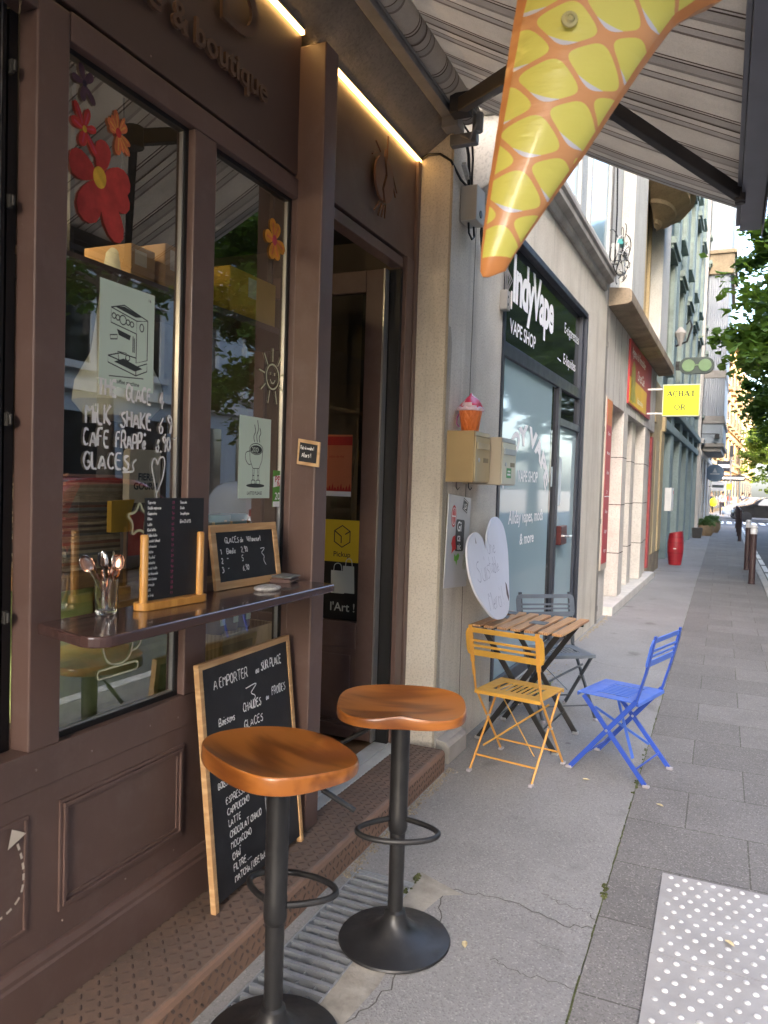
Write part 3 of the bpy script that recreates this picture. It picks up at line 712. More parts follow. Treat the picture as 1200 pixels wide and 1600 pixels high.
def bags(k, o, U, V):
    for (x, y, w_, h_) in ((.05, .15, .085, .13), (.125, .155, .075, .155)):
        k.flat([(x, y), (x+w_, y), (x+w_-.006, y+h_), (x-.002, y+h_)], o, U, V, .0006 if x < .1 else .0009)
        k.ribbon(chaikin([(x+.015, y+h_), (x+.018, y+h_+.035), (x+w_/2, y+h_+.045), (x+w_-.022, y+h_+.035), (x+w_-.018, y+h_)], 2), .005, o, U, V, .0007)
    letters(k, "l'Art !", .05, o, U, V, .0007, x0=.045, y0=.05, bold=.008)
stick('shopping_bag_sticker', "black sticker with two pale shopping bags and the words l'Art ! on the door glass", 'sticker', (-2.085, 3.9069, .815), DX, DZ, (.225, .33), mat('black_vinyl', (.008, .009, .009), .5, var=0), [('print', bags, mat('pale_vinyl', (.50, .52, .46), .7, var=0))])
def pos_(k, o, U, V):
    for i in range(9): k.flat([(.0+i*.018, .03), (.02+i*.018, .03), (.012+i*.018, .05+.012*(i % 3)), (.004+i*.018, .05)], o, U, V, .0006)
    k.flat([(0, .29), (.165, .29), (.165, .34), (0, .34)], o, U, V, .0006)
    letters(k, "salon de thé", .014, o, U, V, .0009, x0=.02, y0=.22)
stick('red_poster', 'orange and red poster on the door glass above the yellow sticker', 'poster', (-2.09, 3.9069, 1.52), DX, DZ, (.165, .35), mat('orange_paper', (.55, .17, .07), .8, var=.05), [('print', pos_, mat('red_ink', (.42, .03, .02), .8, var=0)), ('white_strip', lambda k, o, U, V: k.flat([(0, 0), (.165, 0), (.165, .028), (0, .028)], o, U, V, .0007), LWHITE)])
# paper posters taped inside the panes
PX = F-.0392
def machine(k, o, U, V):
    T = .0035
    R = lambda pts, c=True, t=T: k.ribbon(pts, t, o, U, V, .0004, closed=c)
    R([(.045, .235), (.155, .215), (.155, .175), (.045, .19)]); R([(.155, .215), (.205, .225), (.10, .252), (.045, .235)], False); R([(.205, .225), (.205, .10), (.155, .085), (.155, .175)], False)
    k.flat([(.06, .24), (.15, .225), (.185, .232), (.10, .248)], o, U, V, .0003)
    for x, r in ((.057, .008), (.073, .008), (.095, .014), (.117, .008), (.134, .008)): R(circ(x, .213-(x-.05)*.15, r, 14))
    R(circ(.178, .198, .009, 12, .012))
    R([(.035, .07), (.155, .045), (.205, .065), (.205, .09), (.155, .072), (.035, .09)]); R([(.155, .072), (.155, .045)], False); R([(.035, .09), (.085, .105), (.155, .10)], False)
    k.flat([(.06, .075), (.15, .058), (.185, .07), (.10, .09)], o, U, V, .0003)
    R([(.075, .108), (.082, .078), (.105, .078), (.112, .108)]); R(circ(.118, .095, .009, 10))
    k.flat([(.07, .175), (.13, .165), (.125, .15), (.078, .158)], o, U, V, .0003); R([(.042, .152), (.072, .158), (.072, .145), (.044, .14)])
    R([(.14, .165), (.14, .115)], False); R([(.146, .16), (.146, .115)], False)
    k.ribbon([(.04, .03), (.19, .04)], .003, o, U, V, .0003)
    letters(k, "coffee machine", .0125, o, U, V, .0005, x0=.118, y0=.012, align=.5, bold=.012)
    letters(k, "16", .010, o, U, V, .0005, x0=.205, y0=.285)
stick('machine_poster', 'pale green poster with a drawn espresso machine and the words coffee machine', 'poster', (PX, 1.742, 1.868), (0,1,0), (0,0,1), (.236, .312), PAPER, [('print', machine, INK)])
def latte(k, o, U, V):
    R = lambda pts, c=True, t=.003: k.ribbon(pts, t, o, U, V, .0004, closed=c)
    cx = .118
    R(circ(cx, .195, .047, 24, .022)); k.flat(circ(cx, .193, .042, 20, .017), o, U, V, .0003)
    R([(cx-.047, .193), (cx-.042, .15), (cx-.022, .118), (cx+.022, .118), (cx+.042, .15), (cx+.047, .193)], False)
    R(chaikin([(cx-.046, .185), (cx-.075, .18), (cx-.075, .15), (cx-.05, .13), (cx-.036, .135)], 2), False)
    for s_ in (-.017, .017):
        R([(cx+s_-.005, .118), (cx+s_-.005, .072)], False, .0022); R([(cx+s_+.005, .118), (cx+s_+.005, .072)], False, .0022)
        R(rrect(cx+s_-.013, cx+s_+.013, .055, .072, .006)); R([(cx+s_-.006, .09), (cx+s_+.006, .09)], False, .004)
    k.flat(circ(cx, .05, .065, 20, .008), o, U, V, .0003)
    for dx, h in ((-.014, .055), (.006, .075), (.024, .045)):
        R(chaikin([(cx+dx, .222), (cx+dx-.008, .235+h*.2), (cx+dx+.008, .235+h*.5), (cx+dx-.002, .235+h)], 2), False, .004)
    letters(k, "LATTE PLEASE", .0135, o, U, V, .0005, x0=.112, y0=.014, align=.5, bold=.004, sx=.9)
stick('latte_poster', 'pale green poster with a drawn cup on two legs and the words LATTE PLEASE', 'poster', (PX, 2.468, 1.526), (0,1,0), (0,0,1), (.222, .32), PAPER, [('print', latte, INK),
      ('foam', lambda k, o, U, V: [k.ribbon(chaikin([(.118-.03+.012*i, .192+.010), (.118-.03+.012*i+.012, .193), (.118-.03+.012*i, .192-.010)], 2), .0035, o, U, V, .0006) for i in range(4)], PAPER)])
stick('guide_sticker', 'small green and white guide sticker reading 2025 beside the cup poster', 'sticker', (PX, 2.718, 1.49), (0,1,0), (0,0,1), (.107, .15), mat('green_sticker', (.11, .30, .05), .6, var=0),
      [('white_band', lambda k, o, U, V: (k.flat([(0, .08), (.107, .095), (.107, .14), (0, .125)], o, U, V, .0004), k.flat([(0, 0), (.107, 0), (.107, .022), (0, .022)], o, U, V, .0004)), LWHITE),
       ('red_print', lambda k, o, U, V: (letters(k, "petit", .026, o, U, V, .0008, x0=.012, y0=.112, bold=.02), letters(k, "futé", .024, o, U, V, .0008, x0=.03, y0=.086, bold=.02)), mat('red_print', (.5, .03, .03), .6, var=0)),
       ('year_print', lambda k, o, U, V: letters(k, "2025", .030, o, U, V, .0008, x0=.0535, y0=.03, bold=.012, align=.5), LWHITE)])
# painted flowers stuck on the panes
def flower(lab, cy, cz, petals, cm, pm, cr, x=GX+.001, rnd=0, edge=None):
    r = thing('flower_sticker', lab, 'sticker', (x, cy, cz), 0, 'flower stickers on the cafe windows')
    k = MB(); k2 = MB()
    for i, (ang, L, wd) in enumerate(petals):
        a = radians(ang); ux, uz = cos(a), sin(a); pts = []
        for t in range(15):
            th = pi*2*t/14
            u_ = cr*.5+(L-cr*.5)*(.5-.5*cos(th)); v_ = wd*.5*sin(th)*(.55+.45*(.5-.5*cos(th))*1.1)
            pts.append((ux*u_-uz*v_, uz*u_+ux*v_))
        k.flat(pts[:-1], (0,0,0), (0,1,0), (0,0,1), .0002+.0002*i)
        k2.ribbon([(ux*L*.2-uz*wd*.05, uz*L*.2+ux*wd*.05), (ux*L*.8, uz*L*.8)], wd*.16, (0,0,0), (0,1,0), (0,0,1), .0022)
    k.build('petals', pm, r)
    if edge: k2.build('petal_streaks', edge, r)
    c = MB(); c.flat(circ(0, 0, cr, 14, cr*1.2), (0,0,0), (0,1,0), (0,0,1), .0026); c.build('flower_centre', cm, r)
def pm_(n, c): return mat(n, c, .7, var=.25, vs=25)
PINKC, YELC = pm_('petal_pink', (.50, .06, .10)), pm_('petal_yellow', (.60, .36, .03))
flower('small purple painted flower at the top corner of the left pane', 1.665, 2.70, [(105, .055, .028), (50, .05, .03), (0-45, .06, .026), (-95, .05, .028), (175, .045, .026)], pm_('c1', (.03, .02, .04)), pm_('petal_purple', (.075, .035, .055)), .008)
flower('small red painted flower beside the orange one on the left pane', 1.668, 2.575, [(118, .075, .026), (75, .065, .028), (20, .048, .028), (-48, .085, .028), (-100, .05, .036), (165, .05, .034)], YELC, pm_('petal_red', (.48, .035, .03)), .008, edge=PINKC)
flower('small orange painted flower with many petals on the left pane', 1.80, 2.62, [(100, .065, .026), (45, .05, .034), (-20, .055, .024), (-45, .07, .026), (-90, .065, .034), (150, .05, .03), (180, .036, .024), (65, .06, .016), (125, .05, .02), (-65, .055, .016)], pm_('c3', (.45, .03, .03)), pm_('petal_orange', (.52, .14, .05)), .012, edge=pm_('streak_orange', (.60, .28, .06)))
flower('very large red painted flower with a yellow centre on the left pane', 1.728, 2.462, [(80, .115, .075), (12, .13, .10), (-22, .135, .09), (-62, .185, .095), (-112, .15, .11), (172, .115, .10)], YELC, pm_('petal_crimson', (.40, .035, .028)), .026)
flower('orange painted flower with a pink centre high on the right pane', 2.675, 2.565, [(100, .085, .06), (65, .08, .055), (-15, .085, .062), (-65, .08, .055), (-105, .08, .06), (175, .07, .062)], PINKC, pm_('petal_amber', (.62, .27, .03)), .017, edge=pm_('streak_pink', (.6, .17, .06)))
# ---------------------------------------------------------------- things inside the cafe
def simple(mb, name, lab, cat, m, loc, group=None, **k): return tag(mb.build(name, m, None, loc=loc, **k), lab, cat, group)
CARD = mat('cardboard', (.42, .26, .11), .8, var=.12, vs=6); CARDY = mat('yellow_cardboard', (.52, .33, .04), .7, var=.15, vs=5)
sh = thing('high_shelf', 'dark wooden shelf hung high inside the left window', 'shelf', (-2.3, 2.6, 2.36)); MB().box(-2.5, -2.1, 1.9, 3.8, 2.34, 2.37).build('board', BROWND, sh, world=True); MB().beam((-2.3, 2.2, 2.37), (-2.3, 2.2, 3.3), .02, .02).beam((-2.3, 3.6, 2.37), (-2.3, 3.6, 3.3), .02, .02).build('hanger', BLKM, sh, world=True)
def box_thing(lab, x0, x1, y0, y1, z0, z1, m, name='cardboard_box', tape=True):
    r = thing(name, lab, 'box', ((x0+x1)/2, (y0+y1)/2, z0)); MB().box(x0, x1, y0, y1, z0, z1).build('carton', m, r, world=True, bevel=.004)
    k = MB(); k.box(x0+.02, x1+.001, (y0+y1)/2-.05, (y0+y1)/2+.02, (z0+z1)/2, z1-.02); k.build('paper_label', mat('label_paper', (.6, .55, .42), .8), r, world=True)
    MB().box(x0-.0005, x1+.0006, (y0+y1)/2-.005, (y0+y1)/2+.005, z1-.001, z1+.0008).build('tape', PAPER, r, world=True)
box_thing('brown cardboard box on the high shelf behind the left pane, left one of two', -2.45, -2.2, 2.42, 2.56, 2.372, 2.53, CARD); box_thing('brown cardboard box with a white label on the high shelf, right one of two', -2.45, -2.18, 2.60, 2.76, 2.372, 2.58, CARD)
box_thing('long yellow box on the high shelf behind the right pane', -2.48, -2.15, 3.02, 3.42, 2.372, 2.60, CARDY)
LAMPW = emit('warm_bulb', (1, .72, .36), 10)
for i, (x, y, z) in enumerate(((-2.6, 2.153, 2.763), (-3.0, .6, 2.4))):  # first bulb is in view; the second is added out of view to brighten the shelving
    r = thing('pendant_lamp', ('bare warm bulb hanging near the open sash', 'unseen bulb added to light the goods shelving at the back of the cafe')[i], 'lamp', (x, y, z), 0, 'pendant bulbs inside the cafe')
    MB().tube([(0,0,.09), (0,0,.25)], .004, 6).build('cord', BLACK, r); MB().lathe([(.018, .03), (.02, .09), (.008, .1)], 12).build('socket', COPPER, r); MB().lathe([(0, -.06), (.022, -.052), (.034, -.02), (.026, .015), (.014, .035)], 14).build('bulb', LAMPW, r, smooth=True)
    pl_ = bpy.data.lights.new('bulb_light', 'POINT'); pl_.energy = .5 if i == 0 else 1.6; pl_.color = (1, .72, .42); pl_.shadow_soft_size = .04
    po = bpy.data.objects.new('bulb_light', pl_); C.objects.link(po); po.parent = r; po.location = (0, 0, -.10)
r = thing('paper_lampshade', 'big pale paper lampshade hanging behind the left pane', 'lampshade', (-2.3, 2.47, 2.0))
MB().lathe([(.05, .52), (.06, .5), (.11, .1), (.17, -.02), (.18, -.1), (.13, -.16), (.0, -.18)], 28).build('shade', mat('pale_shade', (.46, .48, .40), .8, var=.06), r, smooth=True); MB().tube([(0,0,.5), (0,0,1.3)], .004, 6).build('cord', BLACK, r)
MAGS = [mat('mag%d' % i, c, .6, var=.2, vs=30) for i, c in enumerate(((.30, .25, .18), (.12, .10, .09), (.24, .12, .09), (.36, .32, .25), (.16, .17, .17)))]
k = MB(); rr = random.Random(9)
for i in range(34): k.cur = rr.randrange(5); dx = rr.uniform(-.012, .012); k.box(-2.3+dx, -2.06+dx, 1.96+rr.uniform(-.01, .01), 2.26+rr.uniform(-.02, .02), 1.262+i*.010, 1.262+i*.010+.0088)
tag(k.build('magazine_stack', MAGS, None, loc=(-2.18, 2.12, 1.26)), 'tall stack of magazines behind the left pane', 'magazines')
r = thing('inner_counter', 'wooden display counter standing behind the left pane', 'counter', (-2.2, 2.2, .12)); WC = wood('counter_wood', (.20, .11, .05), (.33, .20, .09), (3, 3, 30), .5)
MB().box(-2.42, -1.98, 1.8, 2.52, 1.21, 1.255).build('worktop', WC, r, world=True, bevel=.004); MB().box(-2.38, -2.02, 2.42, 2.51, .12, 1.21).build('cabinet', WC, r, world=True)
k = simple(MB().prism(rrect(0, .17, 0, .20, .02), (-2.02, 2.20, 1.50), (0,1,0), (0,0,1), .03), 'tote_bag', 'cream cloth tote bag with bold black print behind the left pane', 'bag', mat('canvas', (.58, .52, .40), .9, var=.1, vs=12), (-2.02, 2.28, 1.5))
b = MB(); letters(b, "FIERE", .026, (-1.988, 0, 0), (0,1,0), (0,0,1), .001, x0=2.285, y0=1.585, align=.5, bold=.03); letters(b, "GOURM", .026, (-1.988, 0, 0), (0,1,0), (0,0,1), .001, x0=2.285, y0=1.55, align=.5, bold=.03); b.build('print', INK, k, world=True)
b = MB(); b.prism([(0,0), (.26,0), (.26,.22), (0,.22)], (-2.0, 2.17, 1.262), (0,1,0), (0,0,1), .03); simple(b, 'shelf_box', 'low dark gift box under the cloth bag on the counter', 'box', MAGS[1], (-2.0, 2.3, 1.262))
r = simple(MB().prism([(0, 0), (.115, 0), (.10, .03), (.098, .07), (.115, .115), (0, .11)], (-1.96, 2.06, 1.40), (0,1,0), (0,0,1), .02), 'gift_pouch', 'small yellow pillow shaped gift box behind the left pane', 'gift box', CARDY, (-1.96, 2.11, 1.40))
SOFA = mat('lime_fabric', (.45, .55, .22), .9, var=.1, vs=20, bump=.3, bs=200)
r = thing('bench_seat', 'lime green cushioned bench behind the left pane', 'bench', (-2.25, 2.15, .12)); MB().box(-2.5, -1.9, 1.75, 2.33, .12, .78).build('base', BROWND, r, world=True); MB().box(-2.5, -1.88, 1.75, 2.38, .78, 1.0).build('cushion', SOFA, r, world=True, bevel=.05, seg=4); MB().box(-2.55, -2.30, 1.75, 2.38, 1.0, 1.19).build('back_cushion', SOFA, r, world=True, bevel=.05, seg=4)
r = thing('round_table', 'round orange topped table inside the cafe', 'table', (-2.6, 3.0, .12)); MB().lathe([(0, .63), (.36, .63), (.37, .645), (.36, .66), (0, .66)], 36).build('tabletop', mat('orange_top', (.50, .17, .04), .4, var=.1), r, smooth=30); MB().lathe([(.2, 0), (.2, .02), (.03, .05), (.03, .63)], 20).build('pedestal', BLKM, r, smooth=30)
k = MB(); k.lathe([(.055, 0), (.055, .075), (.05, .08), (0, .082)], 20)
TIN = mat('blue_tin', (.10, .33, .42), .3, .3, var=.1); DOT = mat('tin_flowers', (.65, .58, .40), .6)
r = thing('inner_ledge', 'long red ledge inside the right pane', 'ledge', (-2.0, 2.75, 1.3)); MB().box(-2.2, -1.86, 2.42, 3.3, 1.32, 1.355).build('board', mat('red_lacquer', (.20, .03, .03), .3, var=.1), r, world=True); MB().box(-2.18, -2.14, 2.5, 3.2, .12, 1.32).build('support', BROWND, r, world=True)
for i in range(2):
    r = thing('biscuit_tin', ('blue flowered tin on the red ledge, nearest the window post', 'blue flowered tin on the red ledge, farther from the window post')[i], 'tin', (-1.95, 2.68+i*.125, 1.356), 0, 'blue tins on the red ledge'); MB().lathe([(.058, 0), (.058, .07), (.06, .071), (.06, .09), (.056, .093), (0, .093)], 24).build('can', TIN, r, smooth=30)
    b = MB()
    for j in range(14): a = j*2.4; b.obox((.0583*cos(a), .0583*sin(a), .012+.0045*j), ((-sin(a), cos(a), 0), (cos(a), sin(a), 0), (0,0,1)), (.006, .0008, .006))
    b.build('flower_pattern', DOT, r)
CRATE = wood('crate_wood', (.38, .26, .11), (.55, .40, .20), (20, 20, 3), .7)
r = thing('wooden_crate', 'pale wooden crate standing low behind the right pane', 'crate', (-1.95, 2.8, .7)); b = MB()
for i in range(3): b.box(-1.87, -1.86, 2.62, 3.02, .70+i*.085, .70+i*.085+.078)
b.box(-2.15, -1.871, 2.62, 2.635, .7, .95); b.box(-2.15, -1.871, 3.005, 3.02, .7, .95); b.box(-2.15, -1.87, 2.62, 3.02, .69, .699); b.build('slats', CRATE, r, world=True, bevel=.002)
r = thing('low_cabinet', 'dark low cabinet under the wooden crate', 'cabinet', (-2.0, 2.8, .12)); MB().box(-2.3, -1.84, 2.45, 3.2, .12, .686).build('carcass', BROWND, r, world=True)
for i in range(3): k = simple(MB().lathe([(.04, 0), (.04, .11), (.042, .112), (.042, .125), (0, .126)], 18, (-1.93, 2.66+i*.095, .70+.25)), 'tea_tin', ('brown tea tin on the wooden crate, nearest the window post', 'brown tea tin on the wooden crate, between the other two tins', 'purple tea tin on the wooden crate')[i], 'tin', mat('tea%d' % i, ((.12, .06, .04), (.10, .05, .035), (.13, .07, .20))[i], .4), (-1.93, 2.66+i*.095, .95), 'tins on the wooden crate', smooth=30); MB().box(-1.90, -1.889, 2.645+i*.095, 2.675+i*.095, .985, 1.03).build('paper_label', PAPER, k, world=True)
# tall white vase behind the door glass
simple(MB().lathe([(.10, 0), (.13, .05), (.15, .3), (.13, .6), (.08, .95), (.055, 1.3), (.06, 1.42), (.05, 1.42)], 28, (-2.05, 4.5, 1.15)), 'tall_vase', 'tall pale bottle shaped vase seen through the open door glass', 'vase', mat('pale_ceramic', (.42, .40, .38), .35, var=.05), (-2.05, 4.5, 1.15), smooth=True)
r = thing('console_cabinet', 'dark cabinet under the tall pale vase', 'cabinet', (-2.2, 4.55, .12)); MB().box(-2.6, -1.9, 4.25, 4.9, .12, 1.15).build('carcass', BROWND, r, world=True, bevel=.004); MB().box(-2.55, -1.95, 4.244, 4.25, .2, 1.1).build('door', BROWN, r, world=True)
# shelves with goods at the back wall, dim
r = thing('goods_shelf', 'tall wooden shelving with coloured goods at the back of the cafe', 'shelving', (-3.4, 1.6, .12)); b = MB()
for z in (.3, .8, 1.3, 1.8, 2.3): b.box(-3.9, -3.45, -.6, 2.0, z, z+.03)
for y in (-.6, .7, 2.0): b.box(-3.9, -3.45, y, y+.03, .12, 2.6)
b.build('frame', WC, r, world=True)
GOODS = [mat('goods%d' % i, c, .5, var=.2) for i, c in enumerate(((.5, .05, .04), (.55, .35, .05), (.10, .25, .12), (.5, .45, .36), (.12, .16, .3), (.45, .2, .3)))]
for i in range(46):
    z = rr.choice((.33, .83, 1.33, 1.83)); y = rr.uniform(-.5, 1.8); h = rr.uniform(.1, .3); w_ = rr.uniform(.05, .12)
    b = MB(); b.lathe([(w_*.5, 0), (w_*.5, h*.7), (w_*.25, h*.85), (w_*.25, h), (0, h)], 10) if rr.random() < .5 else b.box(-w_/2, w_/2, -w_/2, w_/2, 0, h)
    o = b.build('shop_goods', rr.choice(GOODS), None); o.location = (-3.6, y, z); tag(o, 'small coloured goods packed on the shelving inside the cafe', 'goods', 'goods on the cafe shelving')
# small framed chalkboard on the pilaster
r = thing('small_chalkboard', 'tiny wood framed chalkboard sign nailed to the brown pilaster', 'sign', (-1.56, 2.785, 1.67)); o = (0, 0, 0); U2, V2 = Vector((1, .05, 0)).normalized(), Vector((0, .0, 1))
MB().prism([(-.055, 0), (.045, -.012), (.05, .09), (-.05, .105)], (0,-.012,0), U2, V2, .01).build('frame', PINE, r, bevel=.001); MB().prism([(-.045, .012), (.035, .003), (.04, .078), (-.04, .09)], (0,-.0225,0), U2, V2, .001).build('board', SLATE, r)
k = MB(); script(k, "Pots à vendre !", .014, (0, -.0237, 0), U2, V2, .0022, -.036, .062, sx=.42, slope=-.1); script(k, "Alors !", .018, (0, -.0237, 0), U2, V2, .0024, -.03, .03, sx=.55, slope=-.1); k.build('handwriting', CHALK, r)
# ---------------------------------------------------------------- counter shelf and what stands on it
ST = 1.20
r = thing('counter_shelf', 'narrow brown counter shelf fixed across the cafe windows', 'shelf', (-1.52, 2.05, ST))
p = [(-1.658, 1.495), (-1.44, 1.43)]+[(-1.375-.055+.055*sin(radians(a)), 1.43+.055-.055*cos(radians(a))) for a in range(15, 91, 15)]+[(-1.375, 2.665), (-1.39, 2.685), (-1.41, 2.69), (-1.658, 2.69)]
SHELFM = mat('brown_lacquer', (.075, .042, .038), .22, var=.08, vs=4, coat=.4)
k = MB(); k.prism(p, (0, 0, ST-.03), (1,0,0), (0,1,0), .03); k.build('board', SHELFM, r, world=True, bevel=.006, seg=3)
for y in (1.56, 2.62):
    k = MB(); k.tube([(-1.60, y, ST-.045), (-1.60, y, ST-.031)], .03, 16); k.lathe([(.0, -.008), (.012, -.006), (.014, 0)], 10, (-1.6, y, ST-.045)); k.build('bracket', BROWN, r, world=True)
# tumbler with spoons
TG = NT('tumbler_glass'); TG.set(Roughness=.02, Transmission_Weight=1, IOR=1.45); TG.col((.95, .97, .97)); TG = TG.m
gx, gy = -1.605, 1.69
r = thing('glass_tumbler', 'clear fluted glass tumbler full of teaspoons on the counter shelf', 'glass', (gx, gy, ST+.001)); n = 40; k = MB()
pr = [(.026, 0), (.028, .003), (.031, .05), (.034, .098), (.0335, .1), (.032, .1), (.029, .05), (.025, .012), (0, .010)]
b0 = len(k.v)
for j, (rad, z) in enumerate(pr):
    for i in range(n):
        a = 2*pi*i/n; rr_ = rad*(1+(.02 if i % 2 else -.02)*(1 if 0 < j < 3 else 0)); k.v.append((rr_*cos(a), rr_*sin(a), z))
for j in range(len(pr)-1):
    for i in range(n): k.f.append((j*n+i, j*n+(i+1) % n, (j+1)*n+(i+1) % n, (j+1)*n+i)); k.mi.append(0)
k.f.append(tuple(range(n))[::-1]); k.mi.append(0)
k.build('tumbler', TG, r, smooth=25)
def spoon(lab, tilt, az, m, L=.155, roll=0):
    k = MB(); hl = L*.72
    pts = [(0, .0035*sin(t/6*pi)*1.2, t/6*hl) for t in range(7)]
    k.tube(pts, [.0028, .0026, .0022, .002, .002, .0024, .003], 6, sq=.6)
    nU, nV = 8, 12; b0 = len(k.v); bl = L*.32; bw = .0185; L *= 1.04
    for i in range(nU+1):
        u = i/nU; zc = hl+u*bl; ww = bw*sqrt(max(0, 1-(2*u-1)**2))*(1-.15*(u-.5)); dep = .0065*sqrt(max(0, 1-(2*u-1)**2))
        for j in range(nV):
            a = pi*j/(nV-1); k.v.append((-ww*cos(a), -dep*sin(a)+.0, zc))
    for i in range(nU):
        for j in range(nV-1): k.f.append((b0+i*nV+j, b0+i*nV+j+1, b0+(i+1)*nV+j+1, b0+(i+1)*nV+j)); k.mi.append(0)
    o = k.build('teaspoon', m, None, smooth=True); so2 = o.modifiers.new('thick', 'SOLIDIFY'); so2.thickness = .0012
    o.matrix_world = Matrix.Translation((gx-.018*sin(tilt)*cos(az)*1.2, gy-.018*sin(tilt)*sin(az)*1.2, ST+.013)) @ Matrix.Rotation(az, 4, 'Z') @ Matrix.Rotation(tilt, 4, 'Y') @ Matrix.Rotation(roll, 4, 'Z')
    return tag(o, lab, 'spoon', 'teaspoons in the tumbler')
spoon('steel teaspoon standing bowl up, back of bowl turned out, middle of the tumbler', .10, -2.0, STEEL, .165, 2.2); spoon('coppery teaspoon with a rounded bowl toward the chalkboard stand', .26, 1.0, COPPER, .16, 2.6); spoon('teaspoon leaning out left of the tumbler with dark coppery bowl', .38, -1.7, COPPER, .16, 1.2)
spoon('steel teaspoon behind the others, leaning far to the left', .48, -1.9, STEEL, .175, 0); spoon('steel teaspoon turned edge on between two round bowls', .14, 1.3, STEEL, .165, .9); spoon('coppery teaspoon standing short and upright in the tumbler', .05, .3, COPPER, .125, 2); spoon('short teaspoon leaning right over the rim of the tumbler', .35, 1.5, COPPER, .13, 0); spoon('short teaspoon leaning left low over the rim', .3, -1.2, COPPER, .12, .5)
# menu stand
r = thing('menu_stand', 'small chalkboard drinks menu held upright in a golden wood stand', 'menu stand', (-1.555, 1.915, ST), radians(-6))
k = MB(); k.prism(rrect(-.145, .145, -.03, .03, .028), (0,0,0), (0,1,0), (-1,0,0), .001); b = MB()
b.prism(rrect(-.028, .028, -.142, .142, .026), (0,0,.0005), (1,0,0), (0,1,0), .024); b.build('base', OAK, r, bevel=.003)
for y in (-.118, .118):
    k = MB(); k.lathe([(.0125, .024), (.0125, .222), (.010, .226), (0, .227)], 14, (.004, y, 0)); k.build('upright', OAK, r, smooth=35)
k = MB(); k.box(-.005, -.0005, -.112, .135, .026, .335); k.build('board', SLATE, r)
k = MB(); red = MB(); items = ["Espresso", "Double espresso", "Cappuccino", "Filtre", "Latte", "Chaï latte", "Golden latte", "Chocolat chaud", "Mochaccino", "Matcha", "Dirty chaï", "Kombucha", "Jus de fruits", "Cola-limonade", "Thé-infusion", "Maracuja", "Café", "Jus frais"]
o = (-.0005, 0, 0)
for i, t in enumerate(items):
    z = .318-i*.0165; script(k, t, .0085, o, U, V, .0018, -.103, z, off=.0005, sx=.55); script(red, "%d,%d" % (2+i % 5, (i*3) % 10), .008, o, U, V, .0011, -.005, z, off=.0005, sx=.6)
for i, t in enumerate(["Coca cola", "Breizh", "San pellegrino", "Bière 22 cl 4,5"]): script(k, t, .0085 if i < 3 else .010, o, U, V, .0018, .03, .318-i*.0175-(.008 if i == 3 else 0), off=.0005, sx=.48)
k.build('handwriting', CHALK, r); red.build('prices', mat('pink_chalk', (.40, .06, .16), .9), r)
# framed chalkboard leaning on the shelf
def framed(r, w_, h_, fw, th, m=PINE):
    k = MB(); k.box(-th, 0, -w_/2, w_/2, h_-fw, h_); k.box(-th, 0, -w_/2, w_/2, 0, fw); k.box(-th, 0, -w_/2, -w_/2+fw, fw, h_-fw); k.box(-th, 0, w_/2-fw, w_/2, fw, h_-fw); k.build('frame', m, r, bevel=.002)
    MB().box(-th*.8, -th*.35, -w_/2+fw-.003, w_/2-fw+.003, fw-.003, h_-fw+.003).build('board', SLATE, r)
r = thing('ice_cream_board', 'wood framed chalkboard of ice cream prices leaning on the counter shelf', 'chalkboard', (-1.607, 2.437, ST+.002)); r.rotation_euler = (0, radians(-9), radians(-3))
framed(r, .405, .235, .028, .014)
k = MB(); o = (-.0049, 0, 0); script(k, "GLACES", .021, o, U, V, .0032, -.125, .166, sx=.72); script(k, "de", .018, o, U, V, .0028, -.035, .166, sx=.7); script(k, "Vittoncourt", .019, o, U, V, .003, .005, .166, sx=.6)
for i, (a, b, c) in enumerate((("1", "Boule", "2,90"), ("2", '"', "5"), ("3", '"', "6,90"))):
    z = .128-i*.034; script(k, a, .02, o, U, V, .0034, -.155, z); script(k, b, .02, o, U, V, .0034, -.12, z, sx=.7); script(k, c, .021, o, U, V, .0034, -.035, z, sx=.7)
k.ribbon(chaikin([(.085, .135), (.115, .138), (.10, .125), (.088, .118), (.108, .105), (.098, .09), (.112, .07)], 2), .003, o, U, V, .0012)
k.build('handwriting', CHALK, r)
k = MB(); k.lathe([(.04, 0), (.045, .006), (.043, .012), (.03, .016), (.01, .014), (0, .013)], 22, sx=1.0, sy=1.35); o = k.build('flat_stone', mat('speckled_stone', (.42, .41, .40), .8, var=.45, vs=60, bump=.6, bs=120), None, smooth=True); o.location = (-1.50, 2.38, ST+.001); tag(o, 'flat pale pebble lying on the counter shelf before the framed chalkboard', 'stone')
r = thing('coaster_stack', 'loose stack of thin coasters near the right end of the counter shelf', 'coasters', (-1.575, 2.62, ST)); 
for i in range(6):
    k = MB(); a = rr.uniform(-.3, .3); k.obox((rr.uniform(-.008, .008), rr.uniform(-.008, .008), .003+i*.0045), ((cos(a), sin(a), 0), (-sin(a), cos(a), 0), (0,0,1)), (.046, .05, .002)); k.build('coaster', MAGS[4] if i > 3 else mat('coaster%d' % i, (.14, .08, .07), .6), r)
